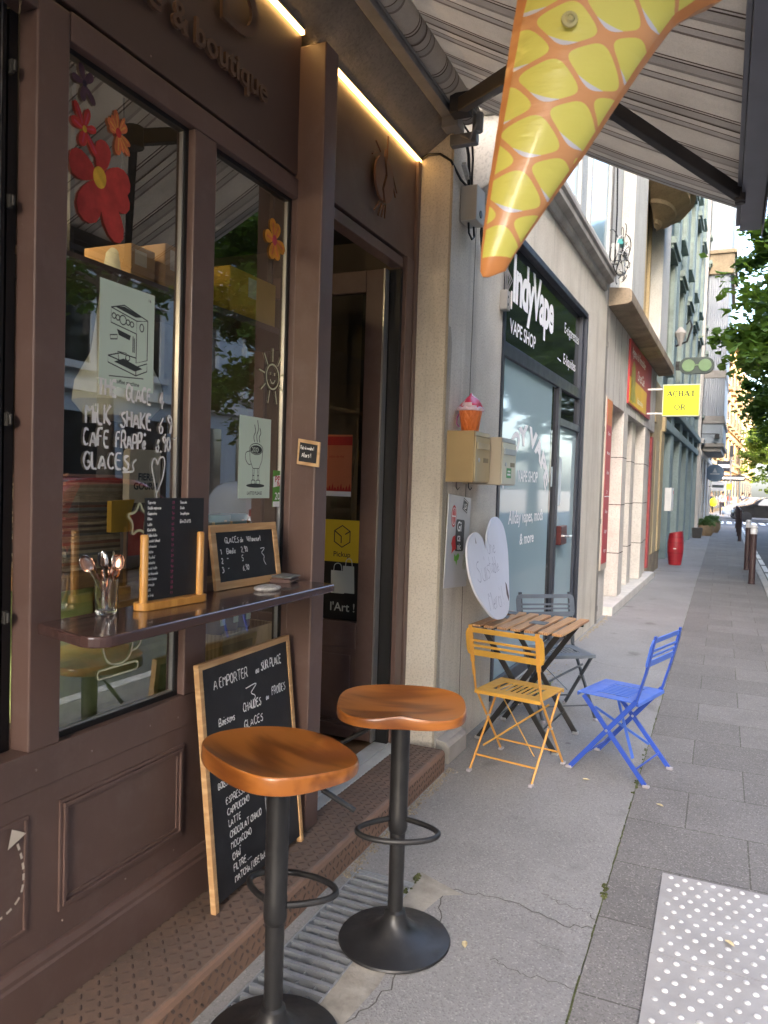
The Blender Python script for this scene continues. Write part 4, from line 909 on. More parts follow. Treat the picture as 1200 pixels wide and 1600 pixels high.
# ---------------------------------------------------------------- tall chalkboard leaning on the front
Hb = sqrt(.843**2+.095**2)
r = thing('leaning_chalkboard', 'tall wood framed chalkboard menu leaning on the brown front behind the stools', 'chalkboard', (-1.512, 2.428, .121)); r.rotation_euler = (0, -atan2(.095, .843), radians(1.0))
fw = .022; k = MB(); w2 = .308
k.box(-.022, 0, -w2, w2, Hb-fw, Hb)
for s_ in (-1, 1): a, b = sorted((s_*w2, s_*(w2-fw))); k.box(-.022, 0, a, b, 0.0, Hb-fw)
k.build('frame', PINE, r, bevel=.002)
MB().box(-.016, -.005, -w2+fw-.002, w2-fw+.002, .025, Hb-fw+.002).build('board', SLATE, r)
k = MB(); o = (-.0049, 0, 0)
script(k, "A EMPORTER", .036, o, U, V, .0042, -.225, .745, sx=.62); script(k, "ou", .026, o, U, V, .0038, .045, .745, sx=.6); script(k, "SUR PLACE", .034, o, U, V, .0042, .085, .748, sx=.55)
k.ribbon(chaikin([(-.03, .705), (.055, .712), (.015, .69), (.0, .68), (.035, .665), (.022, .65), (.04, .638)], 2), .004, o, U, V, .0012)
script(k, "Boissons", .027, o, U, V, .004, -.21, .612, sx=.62); script(k, "CHAUDES", .031, o, U, V, .004, -.055, .622, sx=.6); script(k, "ou", .022, o, U, V, .004, .105, .63, sx=.6); script(k, "FROIDES", .031, o, U, V, .004, .15, .637, sx=.55)
script(k, "GLACES", .031, o, U, V, .004, -.055, .56, sx=.75); script(k, "(glaces de vittoncourt)", .024, o, U, V, .0038, -.13, .508, sx=.52)
script(k, "BOISSONS CHAUDES", .022, o, U, V, .0034, -.24, .40, sx=.6)
for i, t in enumerate(["ESPRESSO", "CAPPUCCINO", "LATTE", "CHOCOLAT CHAUD", "MOCACCINO", "CHAÏ", "FILTRE .....", "MATCHA | UBE latte"]): script(k, t, .024, o, U, V, .0034, -.20+.003*i, .335-i*.0405, sx=.66, slope=.03)
k.ribbon([(.052, .385), (.048, .25), (.056, .13)], .003, o, U, V, .0012)
for i, t in enumerate(["COLA", "LIMO", "SIROP", "JUS"]): script(k, t, .026, o, U, V, .0036, .085, .33-i*.052, sx=.66)
k.build('handwriting', CHALK, r)
# ---------------------------------------------------------------- awning
q = NT('awning_canvas'); yv = q.xyz()[1]
u_ = q.mth('FRACT', q.mth('DIVIDE', q.mth('ADD', yv, 20.0), .36))
band = q.ramp(u_, [(0, (.60, .56, .50)), (.20, (.15, .11, .09)), (.225, (.57, .53, .48)), (.255, (.12, .09, .075)), (.285, (.46, .43, .39)), (.42, (.36, .33, .30)), (.47, (.60, .56, .50)), (.60, (.15, .11, .09)), (.62, (.48, .45, .41)), (.72, (.27, .235, .21)), (.76, (.60, .56, .50))], 'CONSTANT')
cc = q.mix(q.ramp(q.noise(2.5, 8, rough=.7), [(.4, 0.0), (.75, .3)]), band, (.28, .26, .24))
cc = q.mix(q.mth('LESS_THAN', q.mth('FRACT', q.mth('DIVIDE', q.mth('ADD', yv, 20.3), 1.18)), .012), cc, (.16, .13, .11))
cc = q.mix(q.ramp(q.noise(180, 2), [(.3, .12), (.6, 0.0)]), cc, (.10, .08, .07))
q.col(cc); q.set(Roughness=.95, Specular_IOR_Level=.1); q.bump(q.noise(260, 2), .15, .001)
tl = q.n('ShaderNodeBsdfTranslucent'); q.l(cc, tl.inputs[0]); mx = q.n('ShaderNodeMixShader'); mx.inputs[0].default_value = .5
q.l(q.b.outputs[0], mx.inputs[1]); q.l(tl.outputs[0], mx.inputs[2]); q.l(mx.outputs[0], q.out.inputs[0]); CANV = q.m
AGR = mat('awning_grey_metal', (.22, .22, .225), .45, .3, var=.15, vs=8, dirt=.4, dirtc=(.10, .09, .08), ds=6); ADK = mat('awning_dark_arm', (.045, .04, .038), .5, .2, var=.15)
aw = thing('shop_awning', 'striped beige awning with folding arms stretched over the pavement', 'awning', (-.7, 1.2, 3.3))
def ap(mb, n, m, par=None, **k): return mb.build(n, m, par or aw, world=True, **k)
b = MB(); ny, nx = 40, 8
for i in range(nx+1):
    for j in range(ny+1):
        t = i/nx; y = -2.4+6.58*j/ny
        b.v.append((-1.375+1.43*t, y, 3.735-.755*t-.035*sin(pi*t)+.010*sin(y*2.1+t)*sin(pi*t)+.004*sin(y*7+3*t)*sin(pi*t)))
for i in range(nx):
    for j in range(ny): a = i*(ny+1)+j; b.f.append((a, a+1, a+ny+2, a+ny+1)); b.mi.append(0)
fb = ap(b, 'canvas', CANV, smooth=True); sm = fb.modifiers.new('thick', 'SOLIDIFY'); sm.thickness = .003
k = MB(); k.tube([(-1.385, -2.4, 3.675), (-1.385, 4.16, 3.675)], .062, 24); ap(k, 'canvas_roll', CANV, smooth=40)
k = MB(); k.box(-1.455, -1.395, -2.5, 4.12, 3.555, 3.60); k.box(-1.392, -1.384, -2.5, 4.0, 3.585, 3.598); ap(k, 'torsion_bar', AGR, bevel=.006)
k = MB(); k.box(.02, .115, -2.5, 4.235, 2.905, 3.03); k.box(.002, .02, -2.5, 4.23, 2.93, 2.96); k.box(.118, .124, -2.5, 4.235, 2.86, 2.99); ap(k, 'front_bar', mat('awning_front_bar', (.16, .165, .19), .4, .4, var=.1), bevel=.008)
for (y0, el, fr_) in ((3.86, (-.72, 2.95), 3.72), (-1.9, (-.72, -1.0), -1.8)):
    zf = lambda x: 3.735-.755*(x+1.375)/1.43-.155
    A, B, D = Vector((-1.33, y0, zf(-1.33)+.02)), Vector((el[0], el[1], zf(el[0])+.0)), Vector((.015, fr_, zf(.015)+.06))
    k = MB(); k.beam(A, B, .055, .07); k.obox(A, ((1,0,0), (0,1,0), (0,0,1)), (.05, .045, .05)); k.tube([B-Vector((0,0,.05)), B+Vector((0,0,.05))], .05, 14); ap(k, 'arm', ADK, bevel=.006)
    k = MB(); k.beam(B, D, .04, .055); k.obox(D, ((1,0,0), (0,1,0), (0,0,1)), (.02, .03, .035)); k.tube([D-Vector((0,0,.04)), D+Vector((0,0,.05))], .022, 10); ap(k, 'forearm', ADK, bevel=.005)
k = MB(); k.box(-1.452, -1.36, 3.90, 3.99, 3.50, 3.56); ap(k, 'wall_bracket', AGR, bevel=.004); k = MB(); k.box(-1.452, -1.30, 4.04, 4.09, 3.46, 3.52); k.box(-1.44, -1.30, 3.93, 4.04, 3.605, 3.63); k.tube([(-1.30, 4.06, 3.52), (-1.30, 4.06, 3.62)], .03, 10); ap(k, 'wall_bracket', AGR, bevel=.004); k = MB(); k.tube([(-1.38, 4.02, 3.50), (-1.33, 4.02, 3.47), (-1.30, 4.03, 3.55)], .008, 6); ap(k, 'bracket_hook', AGR); k = MB()
k.tube([(-1.385, 4.16, 3.675), (-1.385, 4.20, 3.675)], .03, 12); ap(k, 'wall_bracket', AGR, bevel=.004)
# ---------------------------------------------------------------- inflatable cone
q = NT('printed_foil'); x, y, z = q.xyz()
# waffle lattice printed on foil: yellow cushions on orange, a pale crescent at the foot of each
def lat(dx, dy):
    xx = q.mth('SUBTRACT', x, dx); yy = q.mth('SUBTRACT', z, dy)
    a = q.mth('ADD', q.mth('MULTIPLY', xx, 8.914), q.mth('MULTIPLY', yy, 6.483)); c = q.mth('SUBTRACT', q.mth('MULTIPLY', xx, 2.701), q.mth('MULTIPLY', yy, 10.157))
    fa = q.mth('SUBTRACT', q.mth('FRACT', q.mth('ADD', a, 9.99)), .5); fc = q.mth('SUBTRACT', q.mth('FRACT', q.mth('ADD', c, 20.067)), .5)
    pa = q.mth('POWER', q.mth('ABSOLUTE', q.mth('MULTIPLY', fa, 2.0)), 4.0); pc = q.mth('POWER', q.mth('ABSOLUTE', q.mth('MULTIPLY', fc, 2.0)), 4.0)
    return q.mth('ADD', pa, pc), fa, fc
m0, fs_, ft_ = lat(0, 0)
yel = q.mth('LESS_THAN', m0, .62); cres = q.mth('MULTIPLY', q.mth('GREATER_THAN', q.mth('ADD', q.mth('SUBTRACT', ft_, fs_), q.mth('MULTIPLY', q.mth('POWER', q.mth('ADD', ft_, fs_), 2.0), .55)), .585), yel)
orange = q.mix(q.noise(5, 3), (.74, .35, .15), (.82, .41, .18))
yl = q.mix(q.noise(6, 3), (.76, .71, .15), (.85, .79, .18))
c_ = q.mix(yel, orange, yl); c_ = q.mix(cres, c_, (.72, .72, .80))
q.col(c_); q.set(Roughness=.3, Coat_Weight=.3, Specular_IOR_Level=.5)
q.bump(q.noise(1, 4, q.scaled((9, 9, 46), (0, .6, 0))), .3, .012)
q.set(Subsurface_Weight=0.0); FOIL = q.m
ic = thing('inflatable_ice_cream', 'big blurred inflatable ice cream cone hanging point down from the awning', 'inflatable', (-.48, 1.61, 2.05))
axX = Vector((ex.x, ex.y, ex.z)); axZ = Vector((ey.x, ey.y, ey.z)); axY = axZ.cross(axX)
ic.matrix_world = Matrix((axX, axY, axZ)).transposed().to_4x4(); ic.location = (-.48, 1.61, 2.05); 
# outline: left and right edge by height
Lft = [(0, -.012), (.012, -.017), (.04, -.017), (.063, -.015), (.187, -.001), (.366, .026), (.503, .047), (.60, .063), (.70, .075), (.76, .085)]
Rgt = [(0, .004), (.012, .036), (.04, .052), (.084, .081), (.173, .143), (.269, .212), (.373, .280), (.45, .333), (.51, .377), (.544, .404), (.575, .455), (.60, .512), (.64, .56), (.70, .57), (.76, .55)]
def itp(T, h):
    for a, b in zip(T, T[1:]):
        if a[0] <= h <= b[0]: t = (h-a[0])/(b[0]-a[0]+1e-9); return a[1]+(b[1]-a[1])*t
    return T[-1][1]
b = MB(); NH, NW = 60, 22; hs = [.76*(i/NH)**1.0 for i in range(NH+1)]
for side in (-1, 1):
    b0 = len(b.v)
    for h in hs:
        l, r_ = itp(Lft, h), itp(Rgt, h); wd = r_-l
        for j in range(NW+1):
            t = j/NW; s_ = max(0.0, 1-(2*t-1)**2); dth = .30*min(wd, .36)*s_**.62*min(1, (h+.01)/.05)**.5
            pk = .0035*sin(h*130+t*5)*(abs(2*t-1)**6)
            if abs(2*t-1) > .93: dth *= .25
            b.v.append((l+wd*t, side*(dth+pk*side), h))
    for i in range(NH):
        for j in range(NW):
            b.cur = 1 if (j in (0, NW-1) or i < 3) else 0; a = b0+i*(NW+1)+j; fc_ = (a, a+1, a+NW+2, a+NW+1); b.f.append(fc_ if side < 0 else fc_[::-1]); b.mi.append(b.cur)
o = b.build('cone', [FOIL, mat('orange_seam', (.76, .31, .10), .35, coat=.2, var=.06)], ic, smooth=60)
k = MB(); k.v = []
for i in range(17):
    for j in range(24):
        ph = pi*i/16; th = 2*pi*j/24; rr_ = 1+.06*sin(5*th)*sin(ph)
        k.v.append((.315+.29*sin(ph)*cos(th)*rr_, .13*sin(ph)*sin(th), .93-.24*cos(ph)))
for i in range(16):
    for j in range(24): k.f.append((i*24+j, i*24+(j+1) % 24, (i+1)*24+(j+1) % 24, (i+1)*24+j)); k.mi.append(0)
k.build('scoop', mat('pink_foil', (.70, .22, .30), .3, coat=.3), ic, smooth=True)
k = MB(); k.flat(circ(.088, .362, .012, 14), (0, -.088, 0), (1,0,0), (0,0,1), .004); k.lathe([(.016, 0), (.014, .006), (.006, .008), (.005, .014), (0, .014)], 14); k2 = MB()
pz = -.30*.36*(1-(2*.48-1)**2)**.62
k2.lathe([(.017, 0), (.016, .003), (.010, .004), (.008, .009), (.006, .01), (.005, .006), (0, .006)], 18); k2.v = [(p[0]+.150, pz-p[2]+.008, p[1]+.489) for p in k2.v]; k2.build('valve', mat('clear_valve', (.55, .50, .25), .2), ic, smooth=35)
k = MB(); k.tube([(.3, 0, 1.15), (.3, 0, 1.4)], .003, 5); k.build('hanging_string', WHITE, ic)
# ---------------------------------------------------------------- vape shop house (built in the turned frame of the row)
NAVY = mat('navy_frame', (.030, .036, .052), .4, .2, var=.12, vs=4, rv=.06)
vs = thing('vape_shop_building', 'pale rendered house with a navy framed vape shop window', 'building', SO, TH)
def vp(mb, n, m, par=None, **k): return mb.build(n, m, par or vs, **k)
D_ = .35
vp(MB().box(-D_, 0, 0, 1.05, 0, 3.96), 'wall', RENDER); vp(MB().box(-D_, 0, 4.08, 5.26, 0, 3.96), 'wall', RENDER); vp(MB().box(-D_, 0, 1.05, 4.08, 3.42, 3.96), 'wall', RENDER); vp(MB().box(-D_, 0, 1.05, 4.08, 0, .10), 'threshold', CONC)
rv_ = MB(); rv_.prism([(-.215, .045), (-.215, .06), (-.0, -.001), (-.0, -.004), (-.05, .0)], (0, 0, 0), (1,0,0), (0,1,0), 3.7)
b = MB(); b.add([(-.23, .04, 0), (.0, -.003, 0), (.0, -.003, 3.6), (-.23, .04, 3.6), (-.23, .06, 0), (0, -.0005, 0), (0, -.0005, 3.6), (-.23, .06, 3.6)], [(0, 1, 2, 3), (1, 5, 6, 2), (4, 7, 6, 5), (0, 3, 7, 4), (3, 2, 6, 7), (0, 4, 5, 1)])
vp(b, 'side_wall', ROUGH)
k = MB(); k.ribbon([(.405, .25), (.395, 1.5), (.41, 2.5), (.42, 3.3)], .010, (0,0,0), (0,1,0), (0,0,1), .0015); vp(k, 'render_groove', CRACKM)
b = MB(); b.prism([(0, 0), (.085, 0), (.085, .10), (.06, .125), (0, .135)], (.0, .33, 0), (1,0,0), (0,0,1), .31); vp(b, 'plinth_stone', CONC, bevel=.008)
# patch edge of broken render at the corner
b = MB(); r8 = random.Random(4)
edge = [(.005+r8.uniform(0, .03), z) for z in [.25+.09*i for i in range(26)]]
b.flat([(.002, .25)]+[(e[0]+.03, e[1]) for e in edge]+[(.002, 2.5)], (0,0,0), (0,1,0), (0,0,1), .003); vp(b, 'worn_edge', ROUGH)
# shop front
FX_ = -.015
def bar(y0, y1, z0, z1, x=FX_, d=.05, n='frame_bar', bv=.004): return vp(MB().box(x-d, x, y0, y1, z0, z1), n, NAVY, bevel=bv)
lin = MB(); lin.box(-.30, .012, 4.035, 4.083, .10, 3.425); lin.box(-.30, .012, 1.046, 1.10, .10, 3.425); lin.box(-.30, .012, 1.10, 4.035, 3.375, 3.428); vp(lin, 'surround', NAVY, bevel=.004)
bar(1.10, 1.17, .10, 3.375); bar(3.93, 4.035, .10, 3.375); bar(1.17, 3.93, 2.53, 2.63); bar(2.96, 3.06, .10, 2.53); bar(1.17, 2.96, .10, .20); bar(3.06, 3.93, 2.19, 2.26); bar(3.06, 3.93, .10, .16)
FROST = NT('frosted_vinyl'); FROST.col(FROST.mix(FROST.noise(.8, 3), (.30, .42, .46), (.37, .49, .52))); FROST.set(Roughness=.04, Specular_IOR_Level=.3); FROST = FROST.m
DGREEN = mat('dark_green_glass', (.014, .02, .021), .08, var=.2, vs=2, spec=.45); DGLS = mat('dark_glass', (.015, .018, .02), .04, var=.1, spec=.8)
vp(MB().box(-.06, -.05, 1.17, 3.93, 2.63, 3.375), 'sign_panel', DGREEN)
gl = vp(MB().box(-.053, -.043, 1.17, 2.96, .20, 2.53), 'window_pane', FROST); g2 = vp(MB().box(-.053, -.043, 3.06, 3.93, .16, 2.19), 'door_pane', FROST); vp(MB().box(-.053, -.043, 3.06, 3.93, 2.26, 2.53), 'top_light', DGLS)
k = MB(); k.box(-.0425, -.041, 2.80, 2.955, .21, 2.52); k.box(-.0425, -.041, 3.07, 3.16, .2, 2.15); vp(k, 'clear_strip', DGLS)
k = MB(); k.box(-.04, .01, 3.16, 3.42, 1.07, 1.25); vp(k, 'door_plate', mat('maroon_plate', (.085, .02, .02), .35, var=.1), bevel=.006)
k = MB(); k.tube([(-.0, 3.3, 1.15), (.05, 3.3, 1.15), (.05, 3.42, 1.15)], .012, 8); vp(k, 'door_handle', STEEL)
U3, V3 = (0,1,0), (0,0,1)
k = MB(); o = (-.05, 0, 0)
letters(k, "IndyVape", .34, o, U3, V3, .002, x0=1.43, y0=2.985, bold=.035, space=.9, fit=1.34); letters(k, "VAPE SHOP", .105, o, U3, V3, .002, fit=.76, x0=1.40, y0=2.735, bold=.014)
letters(k, "E-cigarettes", .10, o, U3, V3, .002, fit=.69, x0=3.22, y0=3.08, bold=.004); letters(k, "E-liquides", .10, o, U3, V3, .002, fit=.57, x0=3.22, y0=2.79, bold=.004); k.ribbon([(2.98, 2.80), (3.12, 2.79)], .012, o, U3, V3, .002)
vp(k, 'sign_lettering', LWHITE)
k = MB(); o = (-.043, 0, 0)
def arc(a, b):
    R = .78; cx, cz = 2.0, 1.17
    t = (a-.79)/R; rr_ = R+b
    return cx+rr_*sin(t), cz+rr_*cos(t)
letters(k, "INDY VAPE", .15, o, U3, V3, .002, bold=.05, warp=arc, fit=1.58)
letters(k, "VAPE SHOP", .09, o, U3, V3, .002, fit=.63, x0=1.74, y0=1.65, bold=.02); letters(k, "Allday vapes, mods", .10, o, U3, V3, .002, fit=1.09, x0=1.52, y0=1.325, bold=.018); letters(k, "& more", .09, o, U3, V3, .002, fit=.45, x0=1.86, y0=1.15, bold=.02)
vp(k, 'window_lettering', LWHITE, gl)
k = MB(); k.box(-.0405, -.040, 3.10, 3.3, 1.45, 1.9); k.box(-.0405, -.040, 2.86, 2.92, 1.62, 1.80); vp(k, 'notices', mat('notice_paper', (.55, .62, .64), .7), g2)
# ledge over the shop, then the upper front
b = MB(); b.prism([(0, 0), (.03, 0), (.05, .03), (.05, .07), (.11, .10), (.11, .15), (.13, .17), (.13, .21), (0, .24)], (0, 5.0, 3.88), (1,0,0), (0,0,1), 4.99); vp(b, 'cornice', CONC, bevel=.004)
UPW = stucco('pale_blue_render', (.48, .52, .54), (.43, .47, .49), .1, 40, .2)
vp(MB().box(-.4, -.02, 0, 5.30, 3.96, 17), 'upper_wall', UPW)
SKYG = mat('pale_blue_glass', (.30, .42, .47), .08, var=.1, vs=1, spec=.8)
for z in (4.25, 7.4, 10.5, 13.6):
    for y in (.5, 2.2, 3.9):
        f = vp(MB().box(-.02, .02, y, y+1.25, z, z+.06).box(-.02, .02, y, y+1.25, z+2.1, z+2.16).box(-.02, .02, y, y+.06, z+.06, z+2.1).box(-.02, .02, y+1.19, y+1.25, z+.06, z+2.1), 'window_frame', WHITER); vp(MB().box(-.02, -.008, y+.06, y+1.19, z+.06, z+2.1), 'window_pane', SKYG, f)
# carved stone bracket high by the awning
b = MB(); pr_ = [(0, 0), (.10, .02), (.17, .09), (.19, .17), (.16, .26), (.23, .33), (.25, .42), (0, .44)]
b.prism(chaikin(pr_, 1), (.0, .62, 3.36), (1,0,0), (0,0,1), .30); b.box(0, .30, .26, .68, 3.80, 3.87); vp(b, 'stone_bracket', STONE, bevel=.012)
b = MB(); b.box(-.02, .42, .15, 5.0, 4.10, 4.22); 
# down pipe between houses
PIPE = mat('grey_pipe', (.20, .19, .175), .6, .3, var=.2, vs=5, dirt=.4, ds=4)
dp = thing('down_pipe', 'dark grey rain pipe running down between the vape shop and the stone front', 'pipe', S2W(-.04, 5.32), TH)
k = MB(); k.tube([(0,0,0), (0,0,16)], .055, 12); k.build('pipe', PIPE, dp, smooth=50)
k = MB()
for z in (.15, 1.2, 2.3, 3.3): k.tube([(0,0,z), (0,0,z+.06)], .062, 12)
k.build('collar', PIPE, dp)
# ---------------------------------------------------------------- things on the vape shop wall
def w_thing(name, lab, cat, X, Y, z, group=None, rz=0): return thing(name, lab, cat, S2W(X, Y, z), TH+rz, group)
def mailbox(lab, X, Y, z, dx, dy, h, c1, c2, tagc):
    r = w_thing('mailbox', lab, 'mailbox', X, Y, z, 'mailboxes on the pale wall')
    MB().box(0, dx, 0, dy, 0, h).build('box', c1, r, bevel=.004); k = MB(); k.box(dx+.001, dx+.008, .006, dy-.006, .006, h-.03); k.build('door', c2, r, bevel=.002)
    k = MB(); k.box(dx+.008, dx+.016, .03, dy-.03, h-.10, h-.065); k.box(dx+.001, dx+.006, .01, dy-.01, h-.026, h-.004); k.build('letter_flap', mat('flap', tagc, .4, .3), r, bevel=.001)
    k = MB(); k.tube([(dx+.008, .07, h*.44), (dx+.013, .07, h*.44)], .012, 12); k.build('lock', ALU, r)
    k = MB(); k.box(dx+.008, dx+.010, dy-.13, dy-.04, h*.40, h*.49); k.build('name_plate', mat('name_plate', (.25, .20, .12), .5), r)
    return r
mb1 = mailbox('tan metal mailbox on the pale wall carrying a toy ice cream bucket', .001, .03, 1.622, .165, .285, .292, mat('tan_metal', (.38, .28, .14), .4, .2, var=.06), mat('tan_metal_door', (.50, .40, .23), .4, .2, var=.06), (.50, .42, .27))
mb2 = mailbox('cream metal mailbox with a green sticker beside the tan one', .001, .33, 1.612, .235, .31, .285, mat('cream_metal', (.50, .44, .34), .4, .1, var=.05), mat('cream_metal_door', (.62, .60, .47), .4, .1, var=.05), (.42, .45, .46))
k = MB(); k.box(.2432, .2442, .10, .20, .045, .105); k.build('green_sticker', mat('green_label', (.06, .32, .10), .5), mb2)
k = MB(); k.box(.2443, .2448, .115, .185, .06, .072); k.box(.2443, .2448, .12, .18, .08, .09); k.build('sticker_print', LWHITE, mb2)
k = MB(); 
# wire hooks under the boxes
for y in (.02, .24): k.tube([(.05, y+.03, -.001), (.05, y+.03, -.03), (.06, y+.03, -.045), (.07, y+.03, -.03)], .003, 5)
k.build('hook', BLKM, mb1)
# toy bucket
r = w_thing('toy_bucket', 'orange toy ice cream cone bucket with a red swirl lid on the tan mailbox', 'bucket', .085, .19, 1.9155, None, -pi/2)
q = NT('orange_waffle'); X1, Y1, Z1 = q.xyz(); an = q.mth('ARCTAN2', Y1, X1)
w1 = q.mth('ABSOLUTE', q.mth('SINE', q.mth('ADD', q.mth('MULTIPLY', an, 6.0), q.mth('MULTIPLY', Z1, 60.0)))); w2_ = q.mth('ABSOLUTE', q.mth('SINE', q.mth('SUBTRACT', q.mth('MULTIPLY', an, 6.0), q.mth('MULTIPLY', Z1, 60.0))))
q.col((.78, .20, .045)); q.set(Roughness=.4); q.bump(q.mth('MINIMUM', w1, w2_), .5, .01)
MB().lathe([(.046, 0), (.05, .004), (.068, .125), (.064, .128), (0, .12)], 36).build('cone_pail', q.m, r, smooth=40)
PINKP = mat('clear_pink_plastic', (.72, .55, .62), .25, var=.05)
k = MB(); n = 36
prf = [(.070, .122), (.078, .126), (.080, .136), (.074, .142), (.0, .146)]
for rad, z in prf:
    for i in range(n): a = 2*pi*i/n; s_ = 1+(.05*sin(a*9) if rad > .06 else 0); k.v.append((rad*s_*cos(a), rad*s_*sin(a), z-(.006*sin(a*9) if rad > .07 else 0)))
for j in range(len(prf)-1):
    for i in range(n): k.f.append((j*n+i, j*n+(i+1) % n, (j+1)*n+(i+1) % n, (j+1)*n+i)); k.mi.append(0)
k.build('rim', PINKP, r, smooth=60)
k = MB(); n = 30; prf = [(.066, .14), (.067, .15), (.056, .168), (.045, .185), (.028, .2), (.012, .212), (.006, .225), (0, .23)]
for j, (rad, z) in enumerate(prf):
    for i in range(n): a = 2*pi*i/n; s_ = 1+.13*sin(a*3+j*.55)*(rad > .008); k.v.append((rad*s_*cos(a), rad*s_*sin(a), z))
    
for j in range(len(prf)-1):
    for i in range(n): k.cur = 1 if ((i//2+j) % 7 in (0, 1)) else 0; k.f.append((j*n+i, j*n+(i+1) % n, (j+1)*n+(i+1) % n, (j+1)*n+i)); k.mi.append(k.cur)
k.build('swirl_lid', [mat('raspberry_plastic', (.62, .03, .09), .3, coat=.3), PINKP], r, smooth=60)
k = MB(); k.tube([(.0, -.066, .115), (.0, -.082, .085), (0, -.084, .05), (0, -.066, .03)], .004, 8); k.build('carry_handle', mat('magenta_plastic', (.35, .05, .22), .3), r, smooth=True)
# sticker board
r = w_thing('sticker_board', 'white metal plate with bright stickers fixed to the wall under the mailboxes', 'board', .012, .02, 1.01); r.rotation_euler = (radians(-4), 0, TH)
MB().box(0, .006, 0, .40, 0, .545).build('plate', mat('white_plate', (.52, .53, .55), .35, .2, var=.08), r, bevel=.002)
o = (.0062, 0, 0)
def sk(n, m, fn, par): k = MB(); fn(k); return k.build(n, m, par)
RED_ = mat('sticker_red', (.55, .03, .03), .5); BLS = mat('sticker_black', (.012, .012, .014), .4); GRN = mat('sticker_green', (.15, .45, .05), .5)
sk('round_sticker', RED_, lambda k: k.flat(circ(.10, .42, .042, 20, .065), o, U3, V3, .0006), r); sk('round_print', LWHITE, lambda k: [k.ribbon(circ(.10, .42, .03, 16, .05), .006, o, U3, V3, .001, closed=True), k.ribbon([(.07, .42), (.13, .42)], .007, o, U3, V3, .001), k.ribbon([(.10, .38), (.10, .46)], .005, o, U3, V3, .001)], r)
b1 = sk('black_sticker', BLS, lambda k: k.flat(rrect(.145, .30, .215, .405, .02), o, U3, V3, .0008), r)
sk('sticker_print', LWHITE, lambda k: (letters(k, "Gi", .06, o, U3, V3, .0014, x0=.165, y0=.335, bold=.02), letters(k, "ca", .05, o, U3, V3, .0014, x0=.175, y0=.275, bold=.02), letters(k, "nic", .04, o, U3, V3, .0014, x0=.185, y0=.225, bold=.02)), b1)
sk('berry_sticker', RED_, lambda k: k.flat([(.08, .26), (.10, .30), (.14, .31), (.15, .27), (.17, .23), (.13, .22), (.09, .20), (.10, .235)], o, U3, V3, .0012), r); sk('leaf_sticker', GRN, lambda k: k.flat([(.14, .20), (.17, .185), (.21, .205), (.235, .19), (.22, .165), (.20, .16), (.19, .13), (.17, .155), (.145, .16)], o, U3, V3, .0012), r)
b2 = sk('square_sticker', BLS, lambda k: k.flat([(.24, .47), (.33, .445), (.35, .515), (.26, .54)], o, U3, V3, .0008), r); sk('square_print', LWHITE, lambda k: [k.ribbon([(.25, .476), (.325, .455), (.34, .51), (.266, .53)], .004, o, U3, V3, .0013, closed=True), letters(k, "LS", .03, o, U3, V3, .0013, x0=.275, y0=.475, bold=.03)], b2)
sk('torn_sticker', mat('torn_paper', (.45, .47, .40), .8, var=.3, vs=60), lambda k: k.flat([(.30, .11), (.36, .10), (.365, .18), (.34, .21), (.30, .19)], o, U3, V3, .0007), r)
# heart board
hp = [(.342, 1.331), (.214, 1.297), (.149, 1.223), (.121, 1.1), (.15, 1.02), (.204, .947), (.306, .865), (.403, .80), (.53, .765), (.66, .762), (.78, .796), (.868, .955), (.96, 1.12), (.992, 1.22), (.992, 1.338), (.911, 1.40), (.825, 1.416), (.717, 1.391), (.597, 1.31), (.51, 1.21), (.482, 1.289), (.418, 1.323)]
hp = [(y-.55, z-.76) for y, z in hp]; i0 = 19
hp = hp[i0:]+hp[:i0]; hp = [hp[0]]+chaikin(hp[1:], 2)
r = w_thing('heart_board', 'large white heart shaped board with faint drawing leaning on the wall behind the table', 'board', .195, .55, .765); r.rotation_euler = (0, -atan2(.15, .67), TH)
k = MB(); k.prism(hp[::-1] if False else hp, (0,0,0), (0,1,0), (0,0,1), .012); k.build('panel', mat('white_foam_board', (.72, .73, .80), .6, var=.04, vs=3, dirt=.15, dirtc=(.45, .44, .46), ds=4), r)
k = MB(); o = (.012, 0, 0); PENC = mat('pale_grey_print', (.36, .36, .44), .8)
script(k, "Suis", .14, o, U3, V3, .004, -.30, .27, off=.001, sx=.75); script(k, "Une", .10, o, U3, V3, .004, -.02, .42, off=.001, sx=.7); script(k, "table", .10, o, U3, V3, .004, -.03, .30, off=.001, sx=.55); script(k, "Merci !", .12, o, U3, V3, .004, -.16, .08, off=.001, sx=.6)
k.build('faint_print', PENC, r); k = MB(); k.flat([(.22, .14), (.24, .22), (.26, .20), (.265, .12), (.24, .09)], o, U3, V3, .001); k.flat([(-.22, .50), (-.21, .54), (-.205, .50)], o, U3, V3, .001); k.build('stain', mat('dark_mark', (.12, .09, .09), .8), r)
# junction boxes and cables
r = w_thing('junction_box', 'pale grey electric box on the wall corner under the awning with a cable loop', 'electric box', .002, .12, 3.12); MB().box(0, .10, 0, .15, 0, .20).build('box', mat('grey_plastic', (.42, .40, .35), .5, var=.06), r, bevel=.006); k = MB(); k.tube([(.10, .075, .05), (.104, .075, .05)], .022, 14); k.build('knob', BLKM, r)
k = MB(); k.tube([(.04, .04, 0), (.045, .04, -.06), (.05, .08, -.085), (.05, .12, -.06), (.045, .12, 0)], .006, 8); k.build('cable_loop', BLACK, r, smooth=True)
r = w_thing('socket_box', 'small grey socket box with wires beside the dark vape sign', 'electric box', .002, .96, 2.80); MB().box(0, .05, 0, .08, 0, .13).build('box', mat('grey_plastic2', (.33, .32, .30), .5), r, bevel=.004); MB().box(.05, .056, .085, .105, .02, .14).build('cover', WHITE, r)
k = MB()
